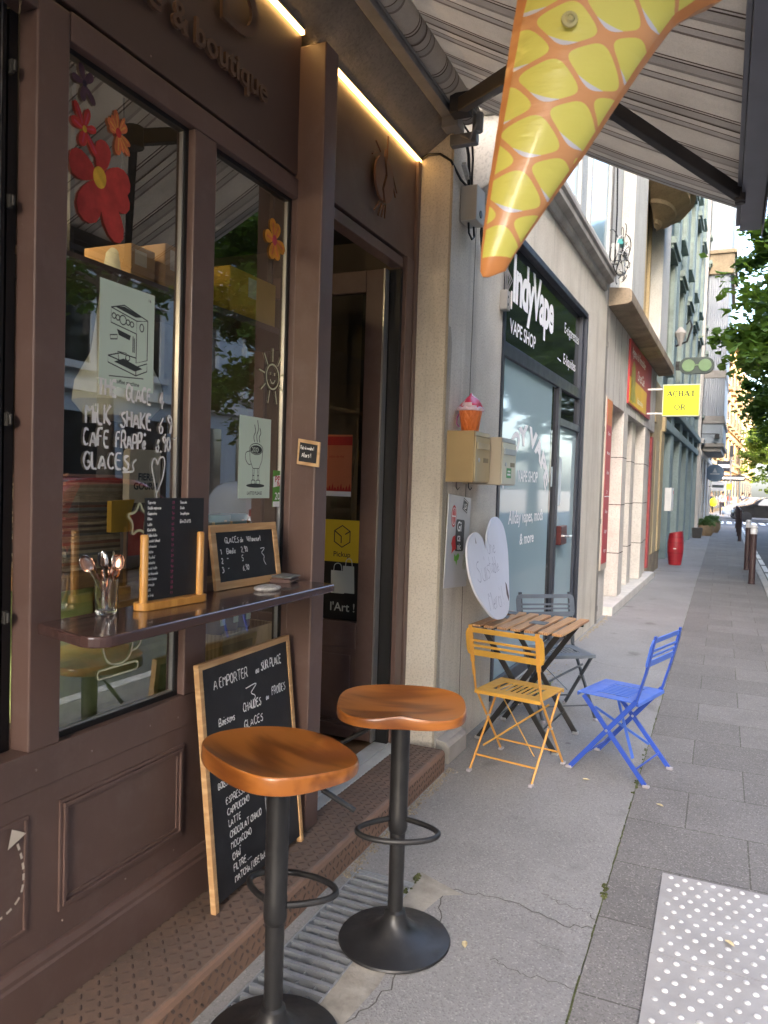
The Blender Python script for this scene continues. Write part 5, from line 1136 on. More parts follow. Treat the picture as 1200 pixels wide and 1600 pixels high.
for i in range(4): k.tube([(.03, .015+.015*i, .13), (.035+.01*i, .0+.02*i, .2), (.02, .02+.012*i, .30), (.02+.006*i, .01+.014*i, .42)], .004, 6)
k.build('wires', AGR, r, smooth=True)
k = MB()
for j in range(2): k.tube([(.0504, .028, .035+.05*j), (.052, .028, .035+.05*j)], .010, 10)
k.build('socket_holes', BLACK, r)
r = thing('power_cable', 'black cables running from the awning bracket down to the electric box', 'cable', S2W(0, .2, 3.3), 0)
k = MB(); P = lambda *a: S2W(*a)
k.tube([P(-.21, .0, 3.445), P(-.14, -.03, 3.46), P(-.07, -.035, 3.45), P(-.01, -.02, 3.41), P(.015, .08, 3.34), P(.03, .15, 3.325)], .007, 8); k.tube([P(.02, -.03, 3.58), P(.05, .04, 3.55), P(.05, .1, 3.48), P(.04, .15, 3.40), P(.03, .18, 3.325)], .009, 8); k.tube([P(.04, -.02, 3.62), P(.08, .06, 3.56), P(.07, .12, 3.46), P(.05, .17, 3.40), P(.045, .19, 3.325)], .006, 8); k.tube([P(.09, .27, 3.2), P(.06, .34, 3.17), P(.03, .5, 3.06), P(.03, .75, 2.98)], .006, 6); k.tube([P(.09, .27, 3.17), P(.05, .36, 3.13), P(.02, .5, 3.0)], .005, 6)
k.build('cable', BLACK, r, world=True, smooth=True)
k = MB(); k.obox(P(.03, .12, 3.40), ((0,1,-.6), (0,.6,1), (1,0,0)), (.05, .012, .012)); k.obox(P(.03, .18, 3.37), ((0,1,-.9), (0,.9,1), (1,0,0)), (.05, .012, .012)); k.build('conduit', WHITER, r, world=True)
r = w_thing('cable_tangle', 'tangle of black and white telecom cables with small boxes on the ledge corner', 'cables', .16, 4.75, 4.0)
rr2 = random.Random(21)
for nm, m, cnt in (('black_cables', BLACK, 20), ('white_cables', WHITE, 7)):
    k = MB()
    for i in range(cnt):
        c = Vector((rr2.uniform(-.02, .08), rr2.uniform(-.1, .45), rr2.uniform(-.0, .30))); R = rr2.uniform(.05, .17); a0 = rr2.uniform(0, 6); pts = []
        for t in range(15):
            a = a0+t*.42; pts.append(c+Vector((.03*sin(a*1.3+i), R*cos(a), R*.75*sin(a)+.01*t)))
        k.tube(pts, .0045, 6)
    k.build(nm, m, r, smooth=True)
k = MB(); k.box(-.06, .02, .0, .09, .12, .34); k.build('junction', mat('pale_box', (.5, .5, .48), .5), r, bevel=.004); k = MB(); k.box(-.03, .05, .22, .34, .06, .24); k.build('white_box', WHITE, r, bevel=.004); k = MB(); k.box(-.03, .06, .06, .2, .34, .40); k.build('green_cap', mat('teal_plastic', (.05, .33, .32), .4), r, bevel=.004)
k = MB(); k.tube([(0, -.1, .1), (.02, -.2, .6), (.0, -.22, 1.4), (.01, -.3, 2.6), (0, -.3, 4)], .009, 6); k.build('riser_cable', BLACK, r, smooth=True)
# weeds at the shop threshold
WEED = leafmat('weed_leaf', (.06, .11, .02), (.12, .17, .04))
r = w_thing('weed', 'green weed tuft growing from the crack at the vape shop threshold', 'plant', .10, 1.9, .0); k = MB(); r9 = random.Random(8)
for i in range(70):
    a = r9.uniform(0, 6.28); L = r9.uniform(.03, .10); c = Vector((r9.uniform(-.04, .10), r9.uniform(-.25, .3), 0)); t_ = Vector((cos(a)*L*.6, sin(a)*L*.6, L*r9.uniform(.3, .9))); s_ = Vector((-sin(a), cos(a), 0))*.008
    k.add([c, c+t_*.5+s_, c+t_, c+t_*.5-s_], [(0, 1, 2, 3)])
k.build('leaves', WEED, r)
k = MB()
for i in range(260):
    s_ = r9.uniform(.003, .008); p = S2W(.02+abs(r9.gauss(0, .09)), 1.95+r9.gauss(0, .45), 0); k.lathe([(s_*1.6, 0), (s_, s_*.6), (0, s_*.8)], 5, p)
for i in range(320):
    s_ = r9.uniform(.003, .009); p = S2W(.03+abs(r9.gauss(0, .03)), r9.choice((r9.uniform(4.1, 6), r9.uniform(6, 13))), 0); k.lathe([(s_*1.6, 0), (s_, s_*.6), (0, s_*.8)], 5, p)
tag(k.build('dead_leaf_litter', mat('litter', (.27, .23, .16), .95, var=.4, vs=40)), kind='stuff')
# ---------------------------------------------------------------- bar stools
SEATW = wood('varnished_seat_wood', (.19, .055, .009), (.40, .135, .024), (1.0, 13, 13), .33, .35, bump=.0)
def seat_mesh():
    k = MB(); NT_, NR = 72, 16
    def R(a):        # a = 0 at the notch (+y)
        ca, sa = cos(a), sin(a)
        p = 2.8; rx, ry = .219, .186
        r = 1/((abs(sa/rx))**p+(abs(ca/ry))**p)**(1/p)
        return r*(1-.07*math.exp(-(a/.42)**2))
    def top(a, t):
        rim = .042+t*t*(-.008*math.exp(-((abs(a)-.9)/.5)**2)+.008*(cos(a+pi)+1)-.004)
        bowl = .020*(1-t**2.6)
        ridge = .014*math.exp(-(a/.30)**2)*t**3
        return rim-bowl+ridge*(1 if t < .999 else .55)
    rings = []
    for i in range(NR+1):
        t = i/NR; rings.append([(sin(a)*R(a)*t, cos(a)*R(a)*t, top(a, t)) for a in [-pi+2*pi*j/NT_ for j in range(NT_)]])
    def ring(sc, dz_top=None, z=None):
        return [(sin(a)*R(a)*sc, cos(a)*R(a)*sc, (top(a, 1)+dz_top) if z is None else z) for a in [-pi+2*pi*j/NT_ for j in range(NT_)]]
    rings += [ring(1.012, -.003), ring(1.018, -.008), ring(1.018, None, .010), ring(1.008, None, .003), ring(.985, None, .0), ring(.2, None, 0)]
    for r in rings: k.v += r
    for i in range(len(rings)-1):
        for j in range(NT_): k.f.append((i*NT_+j, i*NT_+(j+1) % NT_, (i+1)*NT_+(j+1) % NT_, (i+1)*NT_+j)[::-1]); k.mi.append(0)
    k.f.append(tuple((len(rings)-1)*NT_+j for j in range(NT_))); k.mi.append(0)
    return k
def stool(lab, x, y, rz, zs, loopz, lever_az, lrz=0):
    r = thing('bar_stool', lab, 'stool', (x, y, .001), rz, 'wooden seated bar stools')
    k = seat_mesh(); k.v = [(a, b, c+zs) for a, b, c in k.v]; k.build('seat', SEATW, r, smooth=32)
    k = MB(); k.lathe([(0, zs), (.09, zs-.001), (.09, zs-.006), (.033, zs-.012), (.032, loopz+.03), (.0335, loopz+.025), (.0335, loopz-.03), (.031, loopz-.045), (.027, loopz-.05), (.027, .10)], 24); k.build('column', BLKM, r, smooth=30)
    k = MB(); k.lathe([(.193, 0), (.197, .006), (.194, .012), (.175, .017), (.13, .026), (.085, .042), (.055, .062), (.040, .085), (.036, .105), (.028, .112), (.026, .112)], 56); k.build('base', BLKM, r, smooth=35)
    pts = [(.028, .0), (.05, .035), (.095, .075), (.125, .115), (.128, .15), (.105, .19), (.06, .212), (0, .218), (-.06, .212), (-.105, .19), (-.128, .15), (-.125, .115), (-.095, .075), (-.05, .035), (-.028, .0)]
    pts = [(.03, .01), (.09, .045), (.13, .085), (.138, .115), (.125, .145), (.085, .172), (.03, .185), (-.03, .185), (-.085, .172), (-.125, .145), (-.138, .115), (-.13, .085), (-.09, .045), (-.03, .01)]
    k = MB(); k.tube([(a, b, loopz) for a, b in [(a*cos(lrz)-b*sin(lrz), a*sin(lrz)+b*cos(lrz)) for a, b in chaikin(pts, 2)]], .0095, 10); k.build('footrest', BLKM, r, smooth=True)
    a = lever_az-rz; k = MB(); p0, p1, p2 = Vector((.03*cos(a), .03*sin(a), zs-.015)), Vector((.10*cos(a), .10*sin(a), zs-.055)), Vector((.215*cos(a), .215*sin(a), zs-.125)); k.tube([p0, p1, p1.lerp(p2, .25)], .0045, 8); k.tube([p1.lerp(p2, .2), p2], .008, 10); k.build('lever', BLKM, r, smooth=40)
    return r
stool('bar stool farther from the viewer, its base standing on the asphalt beyond the grate', -.988, 2.452, atan2(-.93, .37)-pi/2, .800, .435, radians(190))
stool('bar stool nearest the viewer, its base cut off by the lower edge of the picture', -1.105, 1.838, atan2(.89, .45)-pi/2, .803, .400, radians(24), atan2(.99, -.1)-atan2(.89, .45))
CAPG = mat('grey_rubber_cap', (.36, .34, .36), .6)
# ---------------------------------------------------------------- folding chairs
def chair(lab, x, y, rz, c, tubes=True, cd=None):
    r = thing('folding_chair', lab, 'chair', (x, y, 0), rz, 'folding bistro chairs')
    m, m2 = c, cd or c
    W, H = .185, .452
    # seat: sheet with lengthwise slots, front lip turned down
    k = MB(); y0, y1 = -.165, .185; z = H; th = .006
    xs = [-.195, -.135]+[-.135+.27*i/8 for i in range(1, 8)]+[.135, .195]
    k.box(-.2, .2, y0, y0+.085, z-th, z); k.box(-.2, .2, y1-.085, y1, z-th, z); k.box(-.2, -.128, y0+.085, y1-.085, z-th, z); k.box(.128, .2, y0+.085, y1-.085, z-th, z)
    for i in range(7): cx = -.128+.256*(i+.5+.5)/8; k.box(cx-.0075, cx+.0075, y0+.085, y1-.085, z-th, z)
    k.box(-.198, .198, y1, y1+.004, z-.022, z); k.box(-.198, .198, y0-.004, y0, z-.02, z)
    k.build('seat', m, r, bevel=.002)
    hw = .009
    for s_ in (-1, 1):
        X0 = s_*(W+.012); X1 = s_*W
        # back leg line: front foot up to the backrest
        A = [(X0, .215, .012), (X0, -.155, .46), (X0, -.20, .62), (X0, -.245, .83)]
        k = MB()
        if tubes: k.tube(A[:3], hw*.75, 8); k.beam(A[2], A[3], .022, .012, (0, 1, 0)); k.beam(Vector(A[1]).lerp(Vector(A[2]), .5), A[2], .014, .012, (0,1,0))
        else:
            k.beam(A[0], A[1], .011, .026); k.beam(A[1], A[2], .024, .010, (0,1,0)); k.beam(A[2], A[3], .024, .010, (0,1,0))
        o = k.build('leg', m2, r, smooth=40); kk = MB(); kk.obox((X0, .222, .008), ((1,0,0), (0,1,0), (0,0,1)), (.012, .018, .008)); kk.build('foot_cap', CAPG, o, bevel=.004)
        B = [(X1, -.215, .012), (X1, .155, .435)]
        k = MB(); (k.tube(B, hw*.75, 8) if tubes else k.beam(B[0], B[1], .011, .024)); o = k.build('leg', m2, r, smooth=40); kk = MB(); kk.obox((X1, -.222, .008), ((1,0,0), (0,1,0), (0,0,1)), (.012, .018, .008)); kk.build('foot_cap', CAPG, o, bevel=.004)
    k = MB(); k.tube([(-W, -.155, .08), (W, -.155, .08)], .0055, 6); k.build('stretcher', m2, r); k = MB(); k.tube([(-W-.012, .15, .09), (W+.012, .15, .09)], .0055, 6); k.build('stretcher', m2, r)
    for s_ in (-1, 1):
        k = MB(); k.tube([(s_*(W-.008), .006, .265), (s_*(W+.022), .006, .265)], .008, 10); k.build('rivet', ALU, r)
    k = MB(); k.tube([(-W-.012, -.158, .437), (W+.012, -.158, .437)], .006, 6); k.build('seat_rail', m2, r)
    for s_ in (-1, 1):
        k = MB(); k.beam((-s_*.15, .10 if s_ > 0 else .09, .37), (s_*.15, -.12+.01*s_, .13), .016, .005, (0, .6, .8)); k.build('brace', m, r)
    # backrest: rounded sheet with three slots, tilted like the posts
    d = Vector((0, -.045, .21)).normalized(); k = MB(); o = Vector((0, -.205, .655)); Uq = Vector((1,0,0)); Nq = Uq.cross(d)
    bw, bh = .232, .165
    def bp(poly): k.prism(poly, o-Nq*.004, Uq, d, .008)
    for (z0, z1) in ((0, .036), (.052, .066), (.083, .097), (.114, .165)):
        if z0 == 0: bp([(-bw+.03, 0), (bw-.03, 0), (bw-.008, .009), (bw, .036), (-bw, .036), (-bw+.008, .009)])
        elif z1 == .165: bp([(-bw, .128), (-bw+.04, .128), (-bw+.046, .136), (bw-.046, .136), (bw-.04, .128), (bw, .128), (bw-.01, .155), (bw-.035, .165), (-bw+.035, .165), (-bw+.01, .155)])
        else: bp([(-bw+.036, z0), (bw-.036, z0), (bw-.036, z1), (-bw+.036, z1)])
    bp([(-bw, .036), (-bw+.038, .036), (-bw+.038, .128), (-bw, .128)]); bp([(bw-.038, .036), (bw, .036), (bw, .128), (bw-.038, .128)])
    k.build('backrest', m, r, bevel=.002)
    return r
YCH = mat('mustard_paint', (.60, .33, .055), .38, .0, var=.1, vs=12, rv=.08, dirt=.35, dirtc=(.30, .17, .06), ds=24); YCD = mat('mustard_frame', (.62, .31, .06), .35, var=.08)
BCH = mat('cobalt_paint', (.07, .165, .60), .38, var=.1, vs=12, rv=.08, dirt=.3, dirtc=(.16, .2, .45), ds=24); BCD = mat('cobalt_frame', (.035, .085, .42), .35, var=.08)
GCH = mat('slate_paint', (.115, .135, .16), .4, var=.08, vs=12); GCD = mat('slate_frame', (.05, .058, .068), .4, var=.08)
chair('mustard yellow folding chair with its back to the viewer, in front of the slatted table', -1.015, 4.300, radians(-10), YCH, True, YCD)
chair('cobalt blue folding chair standing alone on the pavement, turned toward the table', -.475, 4.575, radians(90-15.5), BCH, False, BCD)
chair('slate grey folding chair on the far side of the slatted table', -1.03, 5.50, radians(180+37), GCH, False, GCD)
# ---------------------------------------------------------------- slatted table
tb = thing('bistro_table', 'folding table with pale wooden slats and black crossed legs', 'table', (-1.085, 4.88, 0), radians(-5)); TZ = .745
k = MB(); b2 = MB()
for i in range(7):
    x = -.258+.086*i; k.box(x-.031, x+.031, -.325, .325, TZ-.016, TZ)
k.build('tabletop', SLATW, tb, bevel=.004)
for y in (-.21, .21): b2.box(-.28, .28, y-.012, y+.012, TZ-.034, TZ-.0165)
b2.build('top_rail', BLKM, tb)
for y in (-.235, .235):
    for s_ in (-1, 1):
        k = MB(); k.beam((-s_*.25, y+.012*s_, .008), (s_*.235, y+.012*s_*.8, TZ-.03), .012, .034, (0,0,1)); o = k.build('leg', BLKM, tb, bevel=.002); kk = MB(); kk.obox((-s_*.253, y+.012*s_, .008), ((1,0,0), (0,1,0), (0,0,1)), (.02, .012, .008)); kk.build('foot_cap', ALU, o, bevel=.003)
for s_ in (-1, 1):
    k = MB(); k.tube([(s_*.165, -.23, .13), (s_*.165, .23, .13)], .006, 6); k.build('stretcher', BLKM, tb)
SLC = mat('slate_coaster', (.14, .155, .17), .6, var=.2, vs=20)
for (x, y, a, lab) in ((-1.30, 4.93, .1, 'dark slate coaster on the left side of the slatted table'), (-1.03, 4.84, -.1, 'dark slate coaster near the middle of the slatted table'), (-1.29, 5.12, .05, 'dark slate coaster at the far corner of the slatted table')):
    k = MB(); k.box(-.05, .05, -.05, .05, 0, .006); o = k.build('slate_coaster', SLC, None, bevel=.001); o.location = (x, y, TZ+.0005); o.rotation_euler = (0, 0, a); tag(o, lab, 'coaster', 'slate coasters on the slatted table')
# ---------------------------------------------------------------- stone fronted gold shop
gs = thing('gold_shop_building', 'house with a pale stone shop front, red signs and white upper pilasters', 'building', SO, TH)
def gp(mb, n, m, par=None, **k): return mb.build(n, m, par or gs, **k)
RVIN = mat('red_vinyl', (.42, .035, .04), .5, var=.08); SHOPG = mat('shop_glass', (.10, .14, .14), .05, var=.3, vs=1, spec=.8)
gp(MB().box(-.4, -.02, 5.42, 5.98, 0, 2.70), 'wall', STONE); gp(MB().box(-.4, 0, 5.42, 10.95, 2.70, 3.80), 'lintel_wall', STONE)
b = MB()
for y in (5.98, 6.5, 7.02, 7.6, 8.2, 8.8, 9.4, 10.0, 10.5): b.box(.0, .0015, y-.003, y+.003, 2.702, 3.78)
gp(b, 'stone_joints', CRACKM)
gp(MB().box(-.42, .10, 5.98, 10.95, 0, .115), 'sill', mat('pale_sill', (.56, .54, .50), .7, var=.12, dirt=.3, ds=3), bevel=.006)
def col(y0, y1, x1, n='stone_column'):
    c = gp(MB().box(-.4, x1, y0, y1, .117, 2.70), n, STONE, bevel=.008); k = MB()
    for z in (.72, 1.40, 2.06): k.box(-.41, x1+.0025, y0-.0025, y1+.0025, z, z+.012)
    gp(k, 'stone_joint', CRACKM, c)
col(7.02, 7.42, .0); col(7.42, 7.92, -.10); col(8.55, 8.95, -.08); col(9.55, 9.95, .0); col(9.95, 10.65, -.04)
for (y0, y1) in ((5.98, 7.02), (7.92, 8.55), (8.95, 9.55)):
    f = gp(MB().box(-.32, -.26, y0, y0+.05, .12, 2.70).box(-.32, -.26, y1-.05, y1, .12, 2.70).box(-.32, -.26, y0+.05, y1-.05, .12, .20), 'window_frame', ALU); gp(MB().box(-.30, -.29, y0+.05, y1-.05, .20, 2.70), 'window_pane', SHOPG, f)
k = MB(); k.box(-.285, -.284, 6.35, 6.6, .9, 1.75); k.ribbon([(6.3, 1.2), (6.3, 1.8)], .03, (-.285, 0, 0), (0,1,0), (0,0,1), .002); gp(k, 'red_neon_sign', emit('red_neon', (1, .12, .05), .6))
# vertical red sign
sgn = gp(MB().box(-.02, .012, 5.44, 5.90, .62, 2.74), 'vertical_sign', mat('cream_border', (.52, .46, .38), .6)); k = MB(); k.box(.012, .016, 5.49, 5.86, .70, 2.71); gp(k, 'sign_panel', RVIN, sgn)
k = MB(); k.box(.016, .018, 5.49, 5.86, 2.40, 2.71); gp(k, 'sign_top_band', mat('orange_vinyl', (.55, .16, .05), .5), sgn)
k = MB()
for i, t in enumerate(("Bijoux", "Montres", "Débris", "Or", "Pièces", "Lingots", "Argent")): letters(k, t, .045, (.018, 0, 0), (0,1,0), (0,0,1), .0012, x0=5.675, y0=2.28-i*.24, align=.5, bold=.01)
for z in (1.52,): k.flat([(5.5, z), (5.85, z), (5.85, z+.012), (5.5, z+.012)], (.018, 0, 0), (0,1,0), (0,0,1), .001)
gp(k, 'sign_lettering', LWHITE, sgn)
# big red and gold sign
sgn = gp(MB().box(0, .03, 7.18, 9.85, 2.84, 3.74), 'wall_sign', RVIN, bevel=.002)
k = MB(); k.box(.03, .033, 7.2, 9.25, 2.86, 3.22); gp(k, 'sign_gold_band', mat('gold_band', (.66, .36, .03), .5, var=.15, vs=2), sgn); k = MB(); k.flat(circ(7.55, 3.18, .22, 24, .30), (.033, 0, 0), (0,1,0), (0,0,1), .003); k.flat([(7.3, 2.9), (7.9, 2.9), (7.72, 3.1), (7.35, 3.1)], (.033, 0, 0), (0,1,0), (0,0,1), .004); gp(k, 'sign_picture', mat('olive_print', (.30, .26, .05), .5, var=.3, vs=6), sgn)
k = MB(); o = (.033, 0, 0); letters(k, "Agence de l'Immobilier", .13, o, U3, V3, .003, sx=.95, x0=7.32, y0=3.54, bold=.006); letters(k, "Or et Cie", .15, o, U3, V3, .003, sx=1.0, x0=8.0, y0=3.27, bold=.01); letters(k, "bijoux anciens", .10, o, U3, V3, .003, sx=.9, x0=8.05, y0=2.93, bold=.006); gp(k, 'sign_lettering', LWHITE, sgn)
gp(MB().box(-.04, .0, 10.66, 10.9, .2, 2.6), 'red_strip', mat('faded_red', (.30, .05, .05), .7, var=.25, vs=9))
b = MB(); b.prism([(0, 0), (.22, .015), (.27, .04), (.27, .16), (.24, .19), (.20, .20), (.0, .22)], (0, 11.3, 3.78), (1,0,0), (0,0,1), 6.0)
LEDGE = stucco('weathered_ledge', (.36, .29, .21), (.22, .17, .12), .4, 40, .5); gp(b, 'stone_ledge', LEDGE, bevel=.006)
gp(MB().box(-.6, -.22, 5.32, 13.1, 4.0, 18), 'upper_wall', TANR)
for (y0, y1) in ((5.34, 6.12), (7.25, 8.6), (11.25, 12.55)): gp(MB().box(-.22, -.0, y0, y1, 3.99, 17.8), 'white_pilaster', WHITER, bevel=.01)
for z in (4.6, 8.0, 11.4, 14.4):
    for y in (6.3, 8.95, 9.95):
        f = gp(MB().box(-.22, -.16, y, y+.08, z, z+2.2).box(-.22, -.16, y+.72, y+.80, z, z+2.2).box(-.22, -.16, y, y+.8, z+2.2, z+2.3), 'window_frame', CREAM); gp(MB().box(-.22, -.21, y+.08, y+.72, z, z+2.2), 'window_pane', DGLS, f)
b = MB(); n = 28; prf = [(.03, 6.16), (.10, 6.20), (.12, 6.26), (.30, 6.36), (.33, 6.38), (.34, 6.44), (.52, 6.56), (.56, 6.58), (.57, 6.66), (.64, 6.70), (.64, 6.86), (.58, 6.9)]
for rad, z in prf:
    for i in range(n+1): a = -pi/2+pi*i/n; b.v.append((-.05+rad*cos(a), 10.1+rad*2.15*sin(a), z))
for j in range(len(prf)-1):
    for i in range(n): b.f.append((j*(n+1)+i, j*(n+1)+i+1, (j+1)*(n+1)+i+1, (j+1)*(n+1)+i)); b.mi.append(0)
b.f.append(tuple((len(prf)-1)*(n+1)+i for i in range(n+1))); b.mi.append(0)
gp(b, 'bow_window_base', stucco('tan_stone', (.43, .32, .19), (.30, .22, .13), .3, 30, .4), smooth=40); gp(MB().lathe([(.58, 0), (.58, 9)], 32, (-.05, 10.1, 6.9), sx=1, sy=2.1), 'bow_window', WHITER, smooth=40)
# projecting ACHAT OR sign: slab serif letters cut as strokes with feet
r = thing('gold_buying_sign', 'square bright yellow sign reading ACHAT OR projecting from the stone front', 'sign', S2W(0, 9.35, 2.85), TH)
YS = NT('yellow_sign'); YS.col((.62, .68, .0)); YS.b.inputs['Emission Color'].default_value = (.78, .85, .0, 1); YS.set(Roughness=.4, Emission_Strength=.04); YS = YS.m
MB().box(.27, .85, 0, .11, 0, .52).build('case', mat('pale_case', (.62, .64, .55), .5), r, bevel=.006); MB().box(.285, .835, -.004, -.0005, .015, .505).build('face', YS, r)
k = MB(); k.box(-.02, .27, .045, .065, .44, .465); k.box(-.02, .27, .045, .065, .04, .065); k.box(-.02, .0, .0, .11, .0, .5); k.build('bracket', ALU, r)
k = MB(); o = Vector((0, -.004, 0)); Ux, Vx = Vector((1,0,0)), Vector((0,0,1))
def bar2(p, q_, wd): k.ribbon([p, q_], max(.0115, wd*1.35), o, Ux, Vx, .0015)
def serif(x, y, wd): k.ribbon([(x-wd/2, y), (x+wd/2, y)], .010, o, Ux, Vx, .0016)
def lA(x, y, h): bar2((x, y), (x+.035, y+h), .007); bar2((x+.07, y), (x+.035, y+h), .016); bar2((x+.014, y+h*.33), (x+.055, y+h*.33), .006); serif(x, y+.003, .03); serif(x+.07, y+.003, .034); return .092
def lC(x, y, h): k.ribbon([(x+.034+.034*cos(radians(a)), y+h/2+(h/2)*sin(radians(a))) for a in range(48, 313, 12)], .014, o, Ux, Vx, .0015); bar2((x+.004, y+h*.22), (x+.004, y+h*.78), .012); bar2((x+.058, y+h*.68), (x+.058, y+h), .007); return .080
def lH(x, y, h):
    for dx in (.012, .062): bar2((x+dx, y), (x+dx, y+h), .014); serif(x+dx, y+.003, .034); serif(x+dx, y+h-.003, .034)
    bar2((x+.012, y+h/2), (x+.062, y+h/2), .006); return .092
def lT(x, y, h): bar2((x+.034, y), (x+.034, y+h), .014); serif(x+.034, y+.003, .034); bar2((x, y+h-.003), (x+.068, y+h-.003), .007); bar2((x+.002, y+h*.72), (x+.002, y+h), .005); bar2((x+.066, y+h*.72), (x+.066, y+h), .005); return .08
def lO(x, y, h): k.ribbon([(x+.038+.036*cos(a*pi/14), y+h/2+(h/2-.004)*sin(a*pi/14)) for a in range(28)], .013, o, Ux, Vx, .0015, closed=True); bar2((x+.003, y+h*.25), (x+.003, y+h*.75), .012); bar2((x+.073, y+h*.25), (x+.073, y+h*.75), .012); return .09
def lR(x, y, h): bar2((x+.012, y), (x+.012, y+h), .014); serif(x+.012, y+.003, .034); k.ribbon([(x+.005, y+h-.004), (x+.035, y+h-.004), (x+.060, y+h*.90), (x+.066, y+h*.76), (x+.058, y+h*.58), (x+.032, y+h*.5), (x+.012, y+h*.5)], .014, o, Ux, Vx, .0015); bar2((x+.030, y+h*.5), (x+.076, y), .0115); serif(x+.07, y+.003, .026); return .09
x = .345
for fn in (lA, lC, lH, lA, lT): x += fn(x, .325, .085)
x = .465
for fn in (lO, lR): x += fn(x, .105, .085)
k.build('sign_lettering', DKB, r)
# cream pilaster house strip
cp_ = thing('cream_house_front', 'narrow cream painted house strip with crumbling plaster at its foot', 'building', SO, TH)
MB().box(-.4, -.03, 10.95, 13.05, .4, 3.7).build('wall', CREAM, cp_); MB().box(-.4, -.025, 10.95, 13.05, 0, .398).build('base_course', stucco('crumbled_stone', (.36, .30, .21), (.16, .13, .10), .8, 25, .4), cp_); MB().box(-.4, .02, 10.97, 11.3, 2.9, 3.1).box(-.4, .03, 12.7, 13.0, 2.85, 3.2).build('capital', CREAM, cp_, bevel=.01); MB().box(-.4, .0, 12.4, 13.0, .40, 2.85).build('pilaster', CREAM, cp_, bevel=.01); MB().box(-.03, -.02, 11.6, 12.3, .4, 2.6).build('door_recess', mat('cream_door', (.42, .33, .18), .6, var=.1), cp_)
# ---------------------------------------------------------------- aqua green house
def house(name, lab, Y0, Y1, X, wallm, pilm, nb, floors, top, hoodm, gz=3.5, ground=True, glassm=None, shut=None):
    h = thing(name, lab, 'building', SO, TH); bw = (Y1-Y0)/nb
    MB().box(X-8, X-.12, Y0, Y1, 0 if not ground else gz, top).build('wall', wallm, h)
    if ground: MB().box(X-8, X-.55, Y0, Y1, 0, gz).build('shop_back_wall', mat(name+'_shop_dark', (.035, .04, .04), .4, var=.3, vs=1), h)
    wf, wp, hd = MB(), MB(), MB()
    first = None
    for i in range(nb+1):
        y = Y0+bw*i; w_ = min(.42, bw*.16)
        ya, yb = max(Y0, y-w_), min(Y1, y+w_)
        MB().box(X-.6, X+.02, ya, yb, 0, gz).build('ground_pier', pilm, h, bevel=.01); MB().box(X-.12, X-.0, ya+.05*(ya > Y0), yb-.05*(yb < Y1), gz, top-.3).build('pilaster', pilm, h, bevel=.01)
        if i < nb and ground:
            yc = y+w_; yd = y+bw-w_
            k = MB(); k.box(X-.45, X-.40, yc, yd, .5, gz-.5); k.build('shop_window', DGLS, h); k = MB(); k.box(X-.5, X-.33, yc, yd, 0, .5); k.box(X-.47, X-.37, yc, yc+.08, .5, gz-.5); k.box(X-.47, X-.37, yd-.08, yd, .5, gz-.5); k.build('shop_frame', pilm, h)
    MB().box(X-.6, X+.06, Y0, Y1, gz-.5, gz-.3).box(X-.6, X+.12, Y0, Y1, gz-.02, gz+.16).build('string_course', pilm, h, bevel=.02); MB().box(X-.4, X+.28, Y0, Y1, top-.3, top).build('cornice', pilm, h, bevel=.03)
    for (z0, z1) in floors:
        for i in range(nb):
            yc = Y0+bw*(i+.5); ww = bw*.22
            f = MB().box(X-.12, X-.02, yc-ww-.09, yc-ww, z0, z1).box(X-.12, X-.02, yc+ww, yc+ww+.09, z0, z1).box(X-.12, X+.10, yc-ww-.16, yc+ww+.16, z1+.10, z1+.24).box(X-.12, X+.04, yc-ww-.12, yc+ww+.12, z1, z1+.10).box(X-.12, X+.06, yc-ww-.12, yc+ww+.12, z0-.10, z0).build('window', hoodm, h)
            p_2 = MB().box(X-.12, X-.10, yc-ww, yc+ww, z0, z1).build('pane', glassm or DGLS, f)
            if shut: k = MB(); k.box(X-.02, X+.02, yc-ww-.09-ww, yc-ww-.09, z0, z1); k.box(X-.02, X+.02, yc+ww+.09, yc+ww+.09+ww, z0, z1); k.build('shutter', shut, f)
    return h
HOODG = mat('grey_green_hood', (.25, .31, .275), .8, var=.2, vs=3, dirt=.4, ds=2)
gh = house('aqua_house', 'tall pale aqua house with grey green window hoods past the cream strip', 13.1, 27.0, -.10, AQUA, AQUA, 5, ((4.4, 6.9), (8.0, 10.2), (11.2, 13.0)), 14.4, HOODG)
r = w_thing('meter_box', 'white meter box on the aqua house pier above the red barrel', 'meter box', .02, 13.35, 1.2); MB().box(0, .14, 0, .5, 0, .5).build('box', WHITE, r, bevel=.01); MB().box(.142, .146, .40, .47, .36, .44).build('red_mark', RVIN, r)
